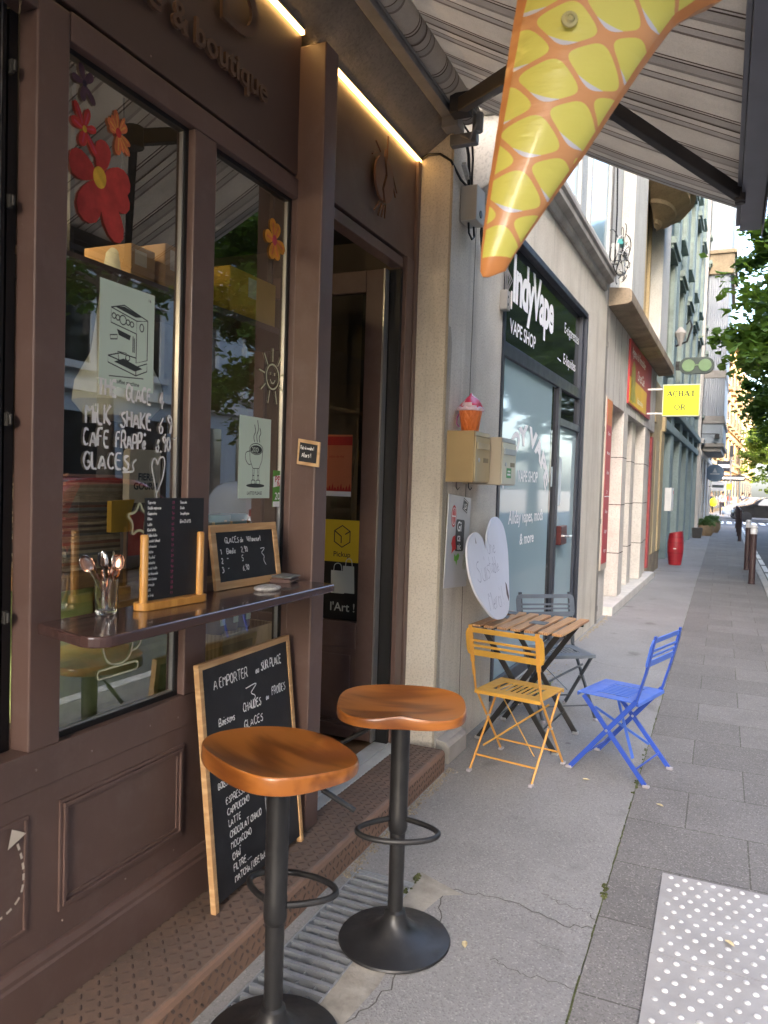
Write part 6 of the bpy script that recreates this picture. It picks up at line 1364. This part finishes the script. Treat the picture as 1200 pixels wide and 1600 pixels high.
# optician sign
r = w_thing('optician_sign', 'dark green projecting sign shaped like a pair of spectacles', 'sign', 0, 16.1, 4.50); q2 = rrect(-.02, .78, 0, .40, .195, 8)
MB().prism(q2, (0, .07, 0), (1,0,0), (0,0,1), .10).build('board', mat('dark_green_board', (.045, .065, .055), .5), r, bevel=.006); LENS = mat('pale_green_lens', (.16, .26, .12), .5)
for cx in (.20, .57): k = MB(); k.prism(circ(cx, .20, .15, 28), (0, -.030, 0), (1,0,0), (0,0,1), .02); k.build('lens', LENS, r, bevel=.008)
k = MB(); k.beam((.34, -.045, .21), (.43, -.045, .21), .02, .03); k.build('bridge', LENS, r); k = MB(); k.box(-.12, .0, .0, .05, .1, .32); k.box(-.42, .02, .0, .05, .18, .24); k.build('bracket', BLKM, r)
r = w_thing('wall_lantern', 'dark old lantern bracket on the aqua house above the spectacles sign', 'lantern', -.08, 15.6, 5.1); k = MB(); k.tube([(0, 0, 0), (.25, 0, .1), (.35, 0, .45), (.3, 0, .6), (.22, 0, .5)], .025, 8); k.build('bracket', BLKM, r, smooth=True); MB().lathe([(.03, -.2), (.14, .1), (.12, .14), (.03, .25)], 8, (.1, 0, .2)).build('lantern', CONC, r)
# ---------------------------------------------------------------- grey bay house
bh = house('grey_bay_house', 'pale grey house with a ribbed metal bay hanging over the pavement', 27.05, 38.2, .0, GREYR, STONE, 4, ((4.6, 6.8), (8.0, 10.2), (11.4, 13.4)), 15.0, HOODG)
RIB = NT('ribbed_metal'); wv = RIB.n('ShaderNodeTexWave'); wv.wave_type = 'BANDS'; wv.bands_direction = 'X'; wv.inputs['Scale'].default_value = 4.2; RIB.l(RIB.co(), wv.inputs['Vector']); RIB.col(RIB.mix(RIB.ramp(RIB.noise(1.2, 5), [(.35, 0.0), (.7, 1.0)]), (.34, .37, .41), (.42, .45, .48))); RIB.set(Roughness=.6); RIB.bump(wv.outputs[0], .8, .03); RIB = RIB.m
BAYT = mat('bay_trim', (.30, .28, .25), .8, var=.2, vs=4, dirt=.4, ds=2); X0, X1, Ya, Yb = -.02, .74, 28.2, 33.5
k = MB(); k.box(X0, X1, Ya, Yb, 4.6, 6.05).box(X0, X1, Ya, Yb, 6.35, 10.0); k.build('bay', RIB, bh, bevel=.02); MB().box(X0, X1, Ya, Yb, 3.55, 4.3).build('bay_panel', BLUEG, bh, bevel=.02); MB().box(X0, X1, Ya, Yb, 10.9, 15.2).build('bay_panel', BLUEG, bh, bevel=.02)
MB().box(X0, X1+.06, Ya-.06, Yb, 4.3, 4.42).box(X0, X1+.02, Ya-.02, Yb, 4.42, 4.6).box(X0, X1+.05, Ya-.05, Yb, 3.4, 3.55).box(X0, X1-.05, Ya+.05, Yb, 3.22, 3.4).box(X0, X1+.02, Ya-.02, Yb, 6.05, 6.35).build('bay_band', BAYT, bh, bevel=.02); MB().box(X0, X1+.12, Ya-.12, Yb, 10.0, 10.75).box(X0, X1+.2, Ya-.2, Yb, 10.75, 10.9).build('bay_cornice', stucco('carved_stone', (.42, .34, .22), (.28, .22, .15), .9, 12, .4), bh, bevel=.03)
q_ = MB()
for i in range(8): q_.box(-.3, .045, 27.1, 27.8 if i % 2 else 27.55, .05+i*.40, .43+i*.40); q_.box(-.3, .045, 31.2, 32.4 if i % 2 else 32.1, .05+i*.40, .43+i*.40)
q_.build('quoins', STONE, bh, bevel=.02)
# houses after it, the farthest ones in the sun
def far_house(lab, p0, p1, top, m, m2, nb, nf):
    p0, p1 = Vector((*p0, 0)), Vector((*p1, 0)); d = p1-p0; L = d.length; rz = atan2(d.y, d.x)-pi/2
    h = thing('sunlit_house', lab, 'building', p0, rz, 'sunlit houses past the crossing')
    MB().box(-9, 0, 0, L, 0, top).build('wall', m, h); MB().box(-.2, .55, -.2, L, top-.5, top).box(-.1, .3, 0, L, 4.0, 4.3).box(-.1, .2, 0, L, 8.0, 8.2).build('cornice', m2, h)
    MB().box(-9.3, .2, -.1, L, top, top+.6).build('roof', mat(lab[:8]+'roof', (.22, .12, .08), .9), h)
    for i in range(nb):
        y = L*(i+.5)/nb; w_ = L/nb*.2
        MB().box(0, .03, y-w_*1.6, y+w_*1.6, .3, 3.3).build('shop_front', DGLS, h)
        for f in range(nf):
            z = 4.9+f*3.6
            fr = MB().box(0, .10, y-w_-.12, y-w_, z, z+2.3).box(0, .10, y+w_, y+w_+.12, z, z+2.3).box(0, .3, y-w_-.3, y+w_+.3, z+2.3, z+2.6).box(0, .5, y-w_-.3, y+w_+.3, z-.25, z).build('window', m2, h); MB().box(0, .02, y-w_, y+w_, z, z+2.3).build('pane', DGLS, fr)
            k = MB()
            for j in range(7): yy = y-w_-.25+(2*w_+.5)*j/6; k.box(.46, .48, yy-.015, yy+.015, z, z+.9)
            k.box(.45, .49, y-w_-.27, y+w_+.27, z+.88, z+.93); k.build('balcony_rail', BLKM, fr)
    return h
far_house('tall ochre sunlit house just past the crossing on the left side', (-1.35, 62), (-.15, 81), 17, SUNTAN, CREAM, 5, 3)
far_house('orange sunlit house farther down the left side of the street', (-.12, 81.3), (1.7, 105), 17.5, mat('orange_render', (.58, .34, .15), .9, var=.1), SUNTAN, 5, 3)
far_house('pale far house closing the end of the row', (1.75, 105.3), (4.6, 150), 16, SUNTAN, CREAM, 6, 3)
r = thing('shop_canopy', 'pale canvas canopy sticking out over the far pavement in the sun', 'canopy', (1.0, 80, 2.6)); MB().prism([(0, 0), (1.7, -.5), (1.7, -.75), (1.66, -.75), (1.66, -.5), (0, .06)], (-1.15, 84, .6), (1,0,0), (0,0,1), 9).build('canvas', mat('cream_canvas', (.66, .52, .36), .9), r); 
k = MB(); k.tube([(-.25, -.9, .3), (-.25, -.9, -2.6)], .04, 8); k.build('post', BLKM, r)
# small projecting signs along the far houses
def round_sign(lab, Y, X, z, R, m): 
    r = w_thing('hanging_sign', lab, 'sign', X, Y, z); k = MB(); k.prism(circ(0, 0, R, 24), (0, .05, 0), (1,0,0), (0,0,1), .1); k.build('disc', m, r, bevel=.01); k = MB(); k.ribbon([(-R*.5, -R*.1), (R*.5, -R*.1)], R*.14, (0, -.052, 0), (1,0,0), (0,0,1), .0); k.flat([(-.1, .02), (.1, .02), (0, R*.6)], (0, -.052, 0), (1,0,0), (0,0,1), .001); k.build('emblem', WHITE, r); k = MB(); k.box(-R-.5, -R+.02, -.02, .02, -.03, .03); k.build('bracket', BLKM, r); return r
round_sign('round blue grey sign hanging under the grey bay', 34.2, .32, 2.55, .40, mat('blue_grey_sign', (.22, .30, .38), .5))
def box_sign(lab, Y, X, z, w_, h_, m, m2): 
    r = w_thing('box_sign', lab, 'sign', X, Y, z); MB().box(0, w_, -.06, .06, 0, h_).build('case', m, r, bevel=.01); MB().box(.05, w_-.05, -.064, -.06, h_*.35, h_*.65).build('print_band', m2, r); MB().box(-.4, 0, -.02, .02, h_*.4, h_*.5).build('bracket', BLKM, r)
box_sign('pale rectangular sign below the round sign', 37.2, .08, 1.75, .62, .45, LWHITE, mat('sign_grey', (.1, .12, .12), .5)); box_sign('dark square sign projecting over the shops past the crossing', 59, -.35, 3.3, .9, .8, BLKM, LWHITE); box_sign('long dark shop sign over the pavement past the crossing', 66, -.3, 2.7, 1.9, .5, BLKM, LWHITE)
r = w_thing('bay_lamp', 'thin metal wall lamp sticking out under the ribbed bay', 'lamp', .2, 28.05, 3.8); k = MB(); k.tube([(-.3, 0, .1), (.35, 0, .1)], .02, 6); k.build('arm', BLKM, r); MB().box(.26, .42, -.08, .08, -.08, .1).build('head', BLKM, r)
# ---------------------------------------------------------------- barrel and planters
bp_ = w_thing('red_barrel', 'red wooden barrel standing on the pavement by the cream house', 'barrel', .235, 14.05, .001)
RB = NT('red_barrel_paint'); X2, Y2, Z2 = RB.xyz(); an = RB.mth('ARCTAN2', Y2, X2); st_ = RB.mth('LESS_THAN', RB.mth('ABSOLUTE', RB.mth('SUBTRACT', RB.mth('FRACT', RB.mth('MULTIPLY', an, 3.2)), .5)), .04)
RB.col(RB.mix(st_, RB.mix(RB.ramp(RB.noise(6, 5), [(.3, 0.0), (.7, 1.0)]), (.30, .012, .022), (.42, .025, .035)), (.12, .008, .012))); RB.set(Roughness=.45); RB.bump(st_, .4, .01)
k = MB(); k.lathe([(.125, 0), (.132, .02), (.150, .15), (.168, .33), (.17, .40), (.165, .5), (.148, .66), (.142, .72), (.128, .725), (.125, .66), (0, .65)], 36); k.v = [(a, b_, c+(a*.22 if c > .6 else 0)) for a, b_, c in k.v]; k.build('staves', RB.m, bp_, smooth=35)
for z, rad in ((.10, .1465), (.27, .1655), (.50, .1675), (.62, .1545)): k = MB(); k.lathe([(rad-.006, z-.012), (rad+.003, z-.012), (rad+.003, z+.012), (rad-.006, z+.012)], 36); k.build('hoop', mat('red_hoop', (.27, .012, .02), .4), bp_, smooth=30)
k = MB(); k.box(-.03, .03, -.172, -.169, .36, .375); k.build('label', WHITE, bp_)
BUSH = leafmat('bush_leaf', (.045, .09, .035), (.09, .15, .06))
def planter(lab, Y, X, R, H, m, hh):
    r = w_thing('planter', lab, 'planter', X, Y, .001, 'planted tubs along the far pavement'); MB().lathe([(R*.7, 0), (R*.95, H*.35), (R, H*.7), (R*.96, H), (R*.88, H), (R*.85, H-.05), (0, H-.06)], 28).build('tub', m, r, smooth=35)
    k = MB(); r_ = random.Random(int(Y*7))
    for i in range(360):
        a = r_.uniform(0, 6.28); e = r_.uniform(.1, 1.3); rr_ = r_.uniform(.4, 1.0)*hh; c = Vector((cos(a)*cos(e)*rr_*1.15, sin(a)*cos(e)*rr_*1.15, H-.05+sin(e)*rr_)); n_ = Vector((r_.uniform(-1, 1), r_.uniform(-1, 1), r_.uniform(-.3, 1))).normalized(); u_ = n_.orthogonal().normalized(); v_ = n_.cross(u_); s_ = r_.uniform(.04, .09)
        k.add([c-u_*s_*.35, c+v_*s_, c+u_*s_*.35, c-v_*s_], [(0, 1, 2, 3)])
    k.build('foliage', BUSH, r)
TER = stucco('stone_tub', (.34, .25, .16), (.26, .19, .12), .4, 30, .3)
planter('stone planter with a green shrub, first of the tubs under the bay', 27.6, .30, .30, .40, TER, .34); planter('stone planter with a green shrub just behind the first tub', 30.5, .42, .34, .44, TER, .36)
r = w_thing('black_pot', 'small square black plant pot beside the stone planters', 'pot', .10, 25.6, .001); MB().prism([(-.14, 0), (.14, 0), (.17, .36), (-.17, .36)], (0, .15, 0), (1,0,0), (0,0,1), .3).build('tub', BLKM, r, bevel=.01); MB().box(-.16, .16, -.16, .16, .33, .365).build('rim', BLKM, r)
# ---------------------------------------------------------------- bollards
def bollard(lab, x, y, white=True, h=1.07):
    r = thing('bollard', lab, 'bollard', (x, y, .001), 0, 'brown bollards along the kerb'); R = .055
    MB().lathe([(R+.006, 0), (R+.006, .03), (R, .035), (R, h-.17), (0, h-.17)], 20).build('post', mat('bollard_brown', (.060, .036, .036), .5, var=.15, vs=4) if 'BOLM' not in globals() else BOLM, r, smooth=35)
    MB().lathe([(R+.003, h-.17), (R+.004, h-.085), (R-.004, h-.075), (R-.004, h-.068), (R+.002, h-.06), (R+.004, h-.04), (R-.006, h-.015), (R-.025, h-.002), (0, h)], 20).build('cap', WCAP if white else BOLM, r, smooth=50)
BOLM = mat('bollard_paint', (.055, .032, .032), .45, var=.15, vs=6); WCAP = mat('bollard_white', (.66, .66, .66), .5, var=.05)
for lab, x, y, wt in (('brown bollard with a round white cap, nearest of the row by the kerb', .545, 15.3, True), ('brown bollard with a white cap, second from the viewer by the kerb', .535, 18.1, True), ('all brown bollard, third from the viewer by the kerb', .60, 29.0, False),
                      ('all brown bollard, fourth from the viewer by the kerb', .62, 32.5, False), ('all brown bollard, fifth from the viewer by the kerb', .64, 36.0, False), ('all brown bollard, farthest of the row by the kerb', .66, 40.0, False)): bollard(lab, x, y, wt)
r = thing('traffic_post', 'thin grey traffic post with a small yellow plate near the crossing', 'post', (.47, 60.8, 0)); MB().lathe([(.05, 0), (.05, 5.2), (0, 5.25)], 12).build('pole', AGR, r); MB().box(-.25, .15, -.06, -.05, 1.95, 2.35).build('plate', mat('yellow_plate', (.7, .5, .03), .5), r); MB().lathe([(.2, 4.0), (.2, 4.04)], 20).build('ring', AGR, r); MB().box(-.12, .12, -.16, -.05, 4.3, 5.1).build('signal_head', BLKM, r)
# ---------------------------------------------------------------- trees
BARK = mat('bark', (.10, .085, .07), .95, var=.3, vs=10, bump=.6, bs=30)
def tree(name, lab, x, y, H, cx, cy, cz, rx, ry, rz, nl, ls, leaf, seed, NC=190, tr=.17):
    r = thing(name, lab, 'tree', (x, y, -.06), 0, 'street trees along the road'); R_ = random.Random(seed); k = MB()
    tp = Vector((cx*.4, cy*.4, cz-rz*.45)); k.tube([(0, 0, 0), (.02, .03, tp.z*.4), tp*.9+Vector((0,0,0)), (cx*.8, cy*.8, cz+rz*.3), (cx, cy, cz+rz*.75)], [tr*1.25, tr, tr*.8, tr*.5, tr*.15], 12); tips = []
    for i in range(15):
        a = i*2.4+R_.uniform(-.3, .3); e = R_.uniform(-.1, 1.0); s_ = Vector((cx*.5, cy*.5, tp.z*.85+R_.uniform(0, 1.0)*rz*.9)); t_ = Vector((cx+rx*.82*cos(a)*cos(e*.8), cy+ry*.82*sin(a)*cos(e*.8), cz+rz*.75*sin(e)-.25*rz*(e < .25))); m_ = s_.lerp(t_, .5)+Vector((R_.uniform(-.3, .3), R_.uniform(-.3, .3), .25))
        k.tube([s_, m_, t_], [tr*.42, tr*.22, .012], 7); tips += [t_, m_.lerp(t_, .5), m_]
        for j in range(3):
            q2 = m_.lerp(t_, R_.uniform(.2, .9)); e2 = q2+Vector((R_.uniform(-1, 1)*rx*.35, R_.uniform(-1, 1)*ry*.35, R_.uniform(-.5, .7)*rz*.3)); k.tube([q2, q2.lerp(e2, .5)+Vector((0,0,.05)), e2], [tr*.12, .014, .006], 5); tips += [e2, q2.lerp(e2, .6)]
    k.build('trunk', BARK, r, smooth=True); k = MB(); cl = []
    for t_ in tips: cl.append((t_, R_.uniform(.28, .52)*min(1, rx/2.4)))
    while len(cl) < NC:
        a = R_.uniform(0, 6.28); zz = R_.uniform(-1, 1); q3 = sqrt(1-zz*zz); rad = R_.uniform(.45, 1.03)*(1+.13*sin(a*3+seed)+.1*sin(zz*5+a)); cl.append((Vector((cx+rx*rad*q3*cos(a), cy+ry*rad*q3*sin(a), cz+rz*rad*zz)), R_.uniform(.22, .55)*min(1, rx/2.4)))
    for i in range(nl):
        c0, cr = cl[R_.randrange(len(cl))]; g = Vector((R_.gauss(0, 1), R_.gauss(0, 1), R_.gauss(0, .6)))*cr*.55; c = c0+g; n_ = Vector((R_.gauss(0, .55), R_.gauss(0, .55), 1)).normalized(); u_ = n_.cross(Vector((R_.uniform(-1, 1), R_.uniform(-1, 1), 0)).normalized()).normalized(); v_ = n_.cross(u_); s_ = ls*R_.uniform(.65, 1.25)
        dr = -n_*s_*.15
        k.add([c-v_*s_, c-v_*s_*.25+u_*s_*.62+dr, c+v_*s_*.35+u_*s_*.30, c+v_*s_, c+v_*s_*.35-u_*s_*.30, c-v_*s_*.25-u_*s_*.62+dr], [(0, 1, 2, 3), (0, 3, 4, 5)])
    k.build('crown', leaf, r); return r
LF1 = leafmat('leaf_dark', (.035, .095, .015), (.08, .165, .028)); LF2 = leafmat('leaf_mid', (.055, .125, .02), (.12, .21, .036)); LF3 = leafmat('leaf_light', (.09, .15, .02), (.16, .22, .035))
tree('street_tree', 'leafy street tree overhanging the pavement, nearest at the right edge', 2.9, 13.6, 8, 0.42, .2, 5.3, 2.78, 3.3, 2.95, 72000, .095, LF1, 3, NC=520)
tree('street_tree', 'street tree behind the nearest one, reaching above it', 3.0, 22.5, 9, .0, .0, 6.4, 3.1, 3.4, 3.9, 24000, .13, LF2, 5)
tree('street_tree', 'street tree half way down the road, beyond the first two', 3.3, 30.5, 9, 0, 0, 5.9, 3.1, 3.4, 3.9, 16000, .14, LF1, 8)
tree('street_tree', 'pale sunlit street tree far down the road behind the parked cars', 4.6, 72, 9, 0, 0, 5.2, 3.4, 3.6, 3.6, 5000, .22, LF3, 12); tree('street_tree', 'yellow green tree at the far end of the road', 5.6, 100, 9, 0, 0, 6.5, 4.0, 4.0, 5.0, 4000, .32, LF3, 14)
tree('street_tree', 'street tree mirrored in the cafe window', 4.6, 6.4, 8, .3, 0, 5.4, 2.4, 2.6, 2.3, 7000, .11, LF1, 17)
tree('street_tree', 'street tree across the road mirrored high in the cafe window', 7.6, 11.5, 8, .3, 0, 6.4, 2.4, 2.8, 2.6, 6000, .12, LF2, 19)
# ---------------------------------------------------------------- cars
def car(lab, x, y, rz, paint, L=4.4, W=1.82, H=1.62):
    r = thing('parked_car', lab, 'car', (x, y, -.06), rz, 'cars on the road')
    # side profile (along local y, nose at +y), lofted with tumblehome
    prof = [(-L/2, .45), (-L/2+.03, .85), (-L/2+.18, 1.02), (-L/2+.45, H-.18), (-L/2+.9, H-.02), (-.3, H), (.35, H-.08), (1.05, 1.08), (L/2-.25, .92), (L/2-.03, .72), (L/2, .45), (L/2-.1, .28), (-L/2+.1, .28)]
    prof = chaikin(prof, 2, True); k = MB(); nP = len(prof); xs = (-1, -.96, -.80, 0, .80, .96, 1)
    for t in xs:
        for (yy, zz) in prof:
            tum = 1-(max(0, zz-.95)*.26) ; zz2 = zz if abs(t) < .97 else min(zz, zz); sh = 1-.03*(abs(t) > .97)
            yq = yy*(1-.05*(abs(t) > .9)-.02*(abs(t) > .97)); zq = .28+(zz-.28)*(1-.03*(abs(t) > .97)); k.v.append((t*W/2*tum, yq, zq))
    for i in range(len(xs)-1):
        for j in range(nP): k.f.append((i*nP+j, i*nP+(j+1) % nP, (i+1)*nP+(j+1) % nP, (i+1)*nP+j)); k.mi.append(0)
    k.f.append(tuple(range(nP))); k.mi.append(0); k.f.append(tuple((len(xs)-1)*nP+j for j in range(nP))[::-1]); k.mi.append(0)
    k.build('body', paint, r, smooth=45)
    for s_ in (-1, 1):
        k = MB(); T_ = lambda z: W/2*(1-(max(0, z-.95)*.26))+.004; pts = [(-L/2+.55, 1.05), (.80, 1.04), (.42, H-.17), (-.3, H-.10), (-L/2+.9, H-.13)]
        k.add([(s_*T_(z), yy, z) for yy, z in pts], [tuple(range(5)) if s_ > 0 else tuple(range(5))[::-1]]); k.build('side_window', DGLS, r)
        for yy in (-L/2+.82, L/2-.86):
            wh = MB(); wh.lathe([(.20, -.10), (.31, -.09), (.325, -.06), (.325, .06), (.31, .09), (.20, .10)], 24); wh.v = [(s_*(W/2-.09)+c, yy+a, .325+b_) for a, b_, c in wh.v]; tt = wh.build('wheel', BLACK, r, smooth=35); rim = MB()
            rim.lathe([(.21, .085), (.19, .075), (.06, .085), (0, .09)], 20); rim.v = [(s_*(W/2-.09)+s_*c, yy+a, .325+b_) for a, b_, c in rim.v]; rim.build('rim', ALU, tt, smooth=35)
        k = MB(); k.obox((s_*(W/2-.25), L/2-.10, .74), ((1,0,0), (0,1,-.4), (0,.4,1)), (.20, .03, .06)); k.build('headlight', LWHITE, r, bevel=.02); k = MB(); k.obox((s_*(W/2-.2), -L/2+.05, .92), ((1,0,0), (0,1,0), (0,0,1)), (.15, .03, .08)); k.build('taillight', RVIN, r, bevel=.02); k = MB(); k.obox((s_*(W/2+.06), .75, 1.06), ((1,0,0), (0,1,0), (0,0,1)), (.09, .05, .06)); k.build('wing_mirror', paint, r, bevel=.02)
    k = MB(); k.add([(-W*.36, .48, H-.13), (W*.36, .48, H-.13), (W*.43, .98, 1.14), (-W*.43, .98, 1.14)], [(0, 1, 2, 3)[::-1]]); k.v = [(a, b_+.02, c+.02) for a, b_, c in k.v]; k.build('windscreen', DGLS, r); k = MB(); k.box(-.26, .26, L/2-.01, L/2+.012, .42, .53); k.build('number_plate', LWHITE, r)
    return r
car('black car crossing at the far junction', 2.7, 52.5, radians(91), mat('black_car_paint', (.012, .012, .014), .2, .2, var=0, coat=.6)); car('silver car just behind the black one at the far junction', 2.1, 56.5, radians(92), mat('silver_car_paint', (.55, .56, .57), .25, .4, var=0, coat=.6), 4.2, 1.8, 1.5); car('bright red car parked across the road', 6.8, 10.6, 0, mat('red_car_paint', (.42, .02, .02), .25, .1, var=0, coat=.6)); car('white car parked across the road', 6.8, 16.6, 0, mat('white_car_paint', (.6, .6, .6), .25, .1, var=0, coat=.6)); car('dark grey car parked across the road', 6.8, 5.0, 0, mat('grey_car_paint', (.06, .06, .065), .25, .3, var=0, coat=.6))
# ---------------------------------------------------------------- people far down the pavement
SKIN = mat('skin', (.45, .27, .19), .6, var=.05)
def skin_obj(name, verts, edges, radii, m, par, root=0):
    me = bpy.data.meshes.new(name); me.from_pydata(verts, edges, []); me.materials.append(m); o = bpy.data.objects.new(name, me); C.objects.link(o); o.parent = par
    sk_ = o.modifiers.new('skin', 'SKIN'); sb = o.modifiers.new('sub', 'SUBSURF'); sb.levels = 1; sb.render_levels = 1
    me.attributes
    if not me.skin_vertices: 
        bm_ = __import__('bmesh').new(); bm_.from_mesh(me); bm_.verts.layers.skin.verify(); bm_.to_mesh(me); bm_.free()
    for i, rr_ in enumerate(radii): me.skin_vertices[0].data[i].radius = (rr_ if isinstance(rr_, tuple) else (rr_, rr_))
    me.skin_vertices[0].data[root].use_root = True
    return o
def person(lab, x, y, rz, top, legs, hair, h=1.72, bag=None, swing=.2):
    r = thing('person', lab, 'person', (x, y, .0), rz); s = h/1.72
    V_ = [(0,0,.95), (0,.0,1.12), (0,0,1.36), (0,0,1.47), (0,.02,1.56), (0,.03,1.66), (.09,0,.92), (.10,swing*.5,.50), (.10,swing*.45,.08), (.10,swing*.45+.14,.03), (-.09,0,.92), (-.10,-swing*.5+.05,.50), (-.10,-swing*.8,.09), (-.10,-swing*.8+.14,.03), (.18,0,1.40), (.24,-.06,1.14), (.24,.05,.90), (.24,.07,.80), (-.18,0,1.40), (-.24,.06,1.14), (-.24,.14,.92), (-.24,.17,.82)]
    E_ = [(0,1), (1,2), (2,3), (3,4), (4,5), (0,6), (6,7), (7,8), (8,9), (0,10), (10,11), (11,12), (12,13), (2,14), (14,15), (15,16), (16,17), (2,18), (18,19), (19,20), (20,21)]
    R_ = [(.15,.10), (.14,.10), (.16,.10), .055, .075, .085, .085, .06, .04, .035, .085, .06, .04, .035, .055, .042, .032, .035, .055, .042, .032, .035]
    sc = lambda vs: [(a*s, b_*s, c*s) for a, b_, c in vs]
    skin_obj('body', sc(V_), E_, R_, SKIN, r)
    ti = [0, 1, 2, 14, 15, 18, 19]; mp_ = {q4: i for i, q4 in enumerate(ti)}; skin_obj('shirt', sc([V_[i] for i in ti]), [(mp_[a], mp_[b_]) for a, b_ in E_ if a in mp_ and b_ in mp_], [(R_[i][0]*1.12, R_[i][1]*1.2) if isinstance(R_[i], tuple) else R_[i]*1.3 for i in ti], top, r)
    li = [0, 6, 7, 8, 10, 11, 12]; mp_ = {q4: i for i, q4 in enumerate(li)}; skin_obj('trousers', sc([V_[i] for i in li]), [(mp_[a], mp_[b_]) for a, b_ in E_ if a in mp_ and b_ in mp_], [(R_[i][0]*1.08, R_[i][1]*1.15) if isinstance(R_[i], tuple) else R_[i]*1.25 for i in li], legs, r)
    k = MB(); k.lathe([(0, 1.75*s), (.06*s, 1.735*s), (.092*s, 1.69*s), (.095*s, 1.63*s), (.08*s, 1.6*s)], 14, (0, -.005, 0)); k.build('hair', hair, r, smooth=True)
    k = MB(); k.obox((0, .115*s, 1.615*s), ((1,0,0), (0,1,0), (0,0,1)), (.014, .02, .02)); k.build('nose', SKIN, r, bevel=.006)
    return r
HD, HB = mat('dark_hair', (.03, .02, .015), .8), mat('brown_hair', (.12, .07, .04), .8); CLW, CLN, CLB, CLR, CLS = [mat('cloth%d' % i, c, .9, var=.1) for i, c in enumerate(((.65, .65, .66), (.05, .06, .10), (.04, .03, .03), (.45, .12, .08), (.30, .33, .38)))]
person('person in a white top and dark trousers walking at the end of the pavement', .0, 61.0, radians(185), CLW, CLB, HD, 1.75)
p_y = person('person in a dark top carrying a bright yellow bag near the last shop', -.80, 66.5, radians(170), CLN, CLB, HB, 1.72)
person('person in dark blue seen beside the traffic post', 1.55, 70.5, radians(20), CLN, CLN, HD, 1.78); person('person in grey blue walking far away past the traffic post', 2.15, 74.0, radians(190), CLS, CLN, HB, 1.7); person('person in a red top far away between the other walkers', .55, 76, radians(200), CLR, CLS, HD, 1.66)
r = thing('yellow_bag', 'bright fluorescent yellow bag carried by a person down the pavement', 'bag', (-.66, 66.2, .62)); k = MB(); k.lathe([(.14, 0), (.25, .08), (.29, .26), (.26, .46), (.16, .6), (.05, .64)], 18, sy=.55); k.build('bag', mat('fluo_yellow', (.80, .85, .02), .6), r, smooth=True); k = MB(); k.tube([(-.08, 0, .6), (-.06, 0, .74), (.06, 0, .74), (.08, 0, .6)], .014, 6); k.build('handle', mat('bag_handle', (.5, .5, .05), .6), r)
# ---------------------------------------------------------------- houses across the street (seen in the window panes; they shade this side)
def opposite(lab, y0, y1, H, m, m2):
    h = thing('house_across', lab, 'building', (13.6, y0, 0), 0, 'houses across the street'); L = y1-y0
    MB().box(0, 10, 0, L-.05, 0, H).build('wall', m, h); MB().box(-.35, .0, 0, L-.05, H-.5, H).box(-.15, 0, 0, L-.05, 4.0, 4.3).box(-.1, 0, 0, L-.05, 7.6, 7.8).build('cornice', m2, h)
    pw = pf = None; nb = int(L/2.9)
    for i in range(nb):
        y = L*(i+.5)/nb
        MB().box(-.03, 0, y-1.0, y+1.0, .4, 3.4).build('shop_front', DGLS, h)
        for z in range(5):
            zz = 4.8+3.4*z
            if zz+2.3 > H-.6: continue
            if pw is None:
                pf = MB().box(-.08, 0, -.72, -.55, 0, 2.2).box(-.08, 0, .55, .72, 0, 2.2).box(-.16, 0, -.85, .85, 2.2, 2.42).box(-.2, 0, -.85, .85, -.2, 0).build('window', m2, h); pf.location = (0, y, zz); pw = MB().box(-.02, 0, -.55, .55, 0, 2.2).build('pane', DGLS, pf)
            else:
                a = pf.copy(); C.objects.link(a); a.parent = h; a.location = (0, y, zz); b_ = pw.copy(); C.objects.link(b_); b_.parent = a
opposite('grey house across the street, first by the viewer', -40, -8, 24, GREYR, WHITER); opposite('white grey house across the street, opposite the cafe', -8, 12, 27, WHITER, GREYR); opposite('pale blue grey house across the street, opposite the vape shop', 12, 30, 26, BLUEG, WHITER); opposite('cream house across the street, last before the crossing', 30, 44, 25, STONE, WHITER)
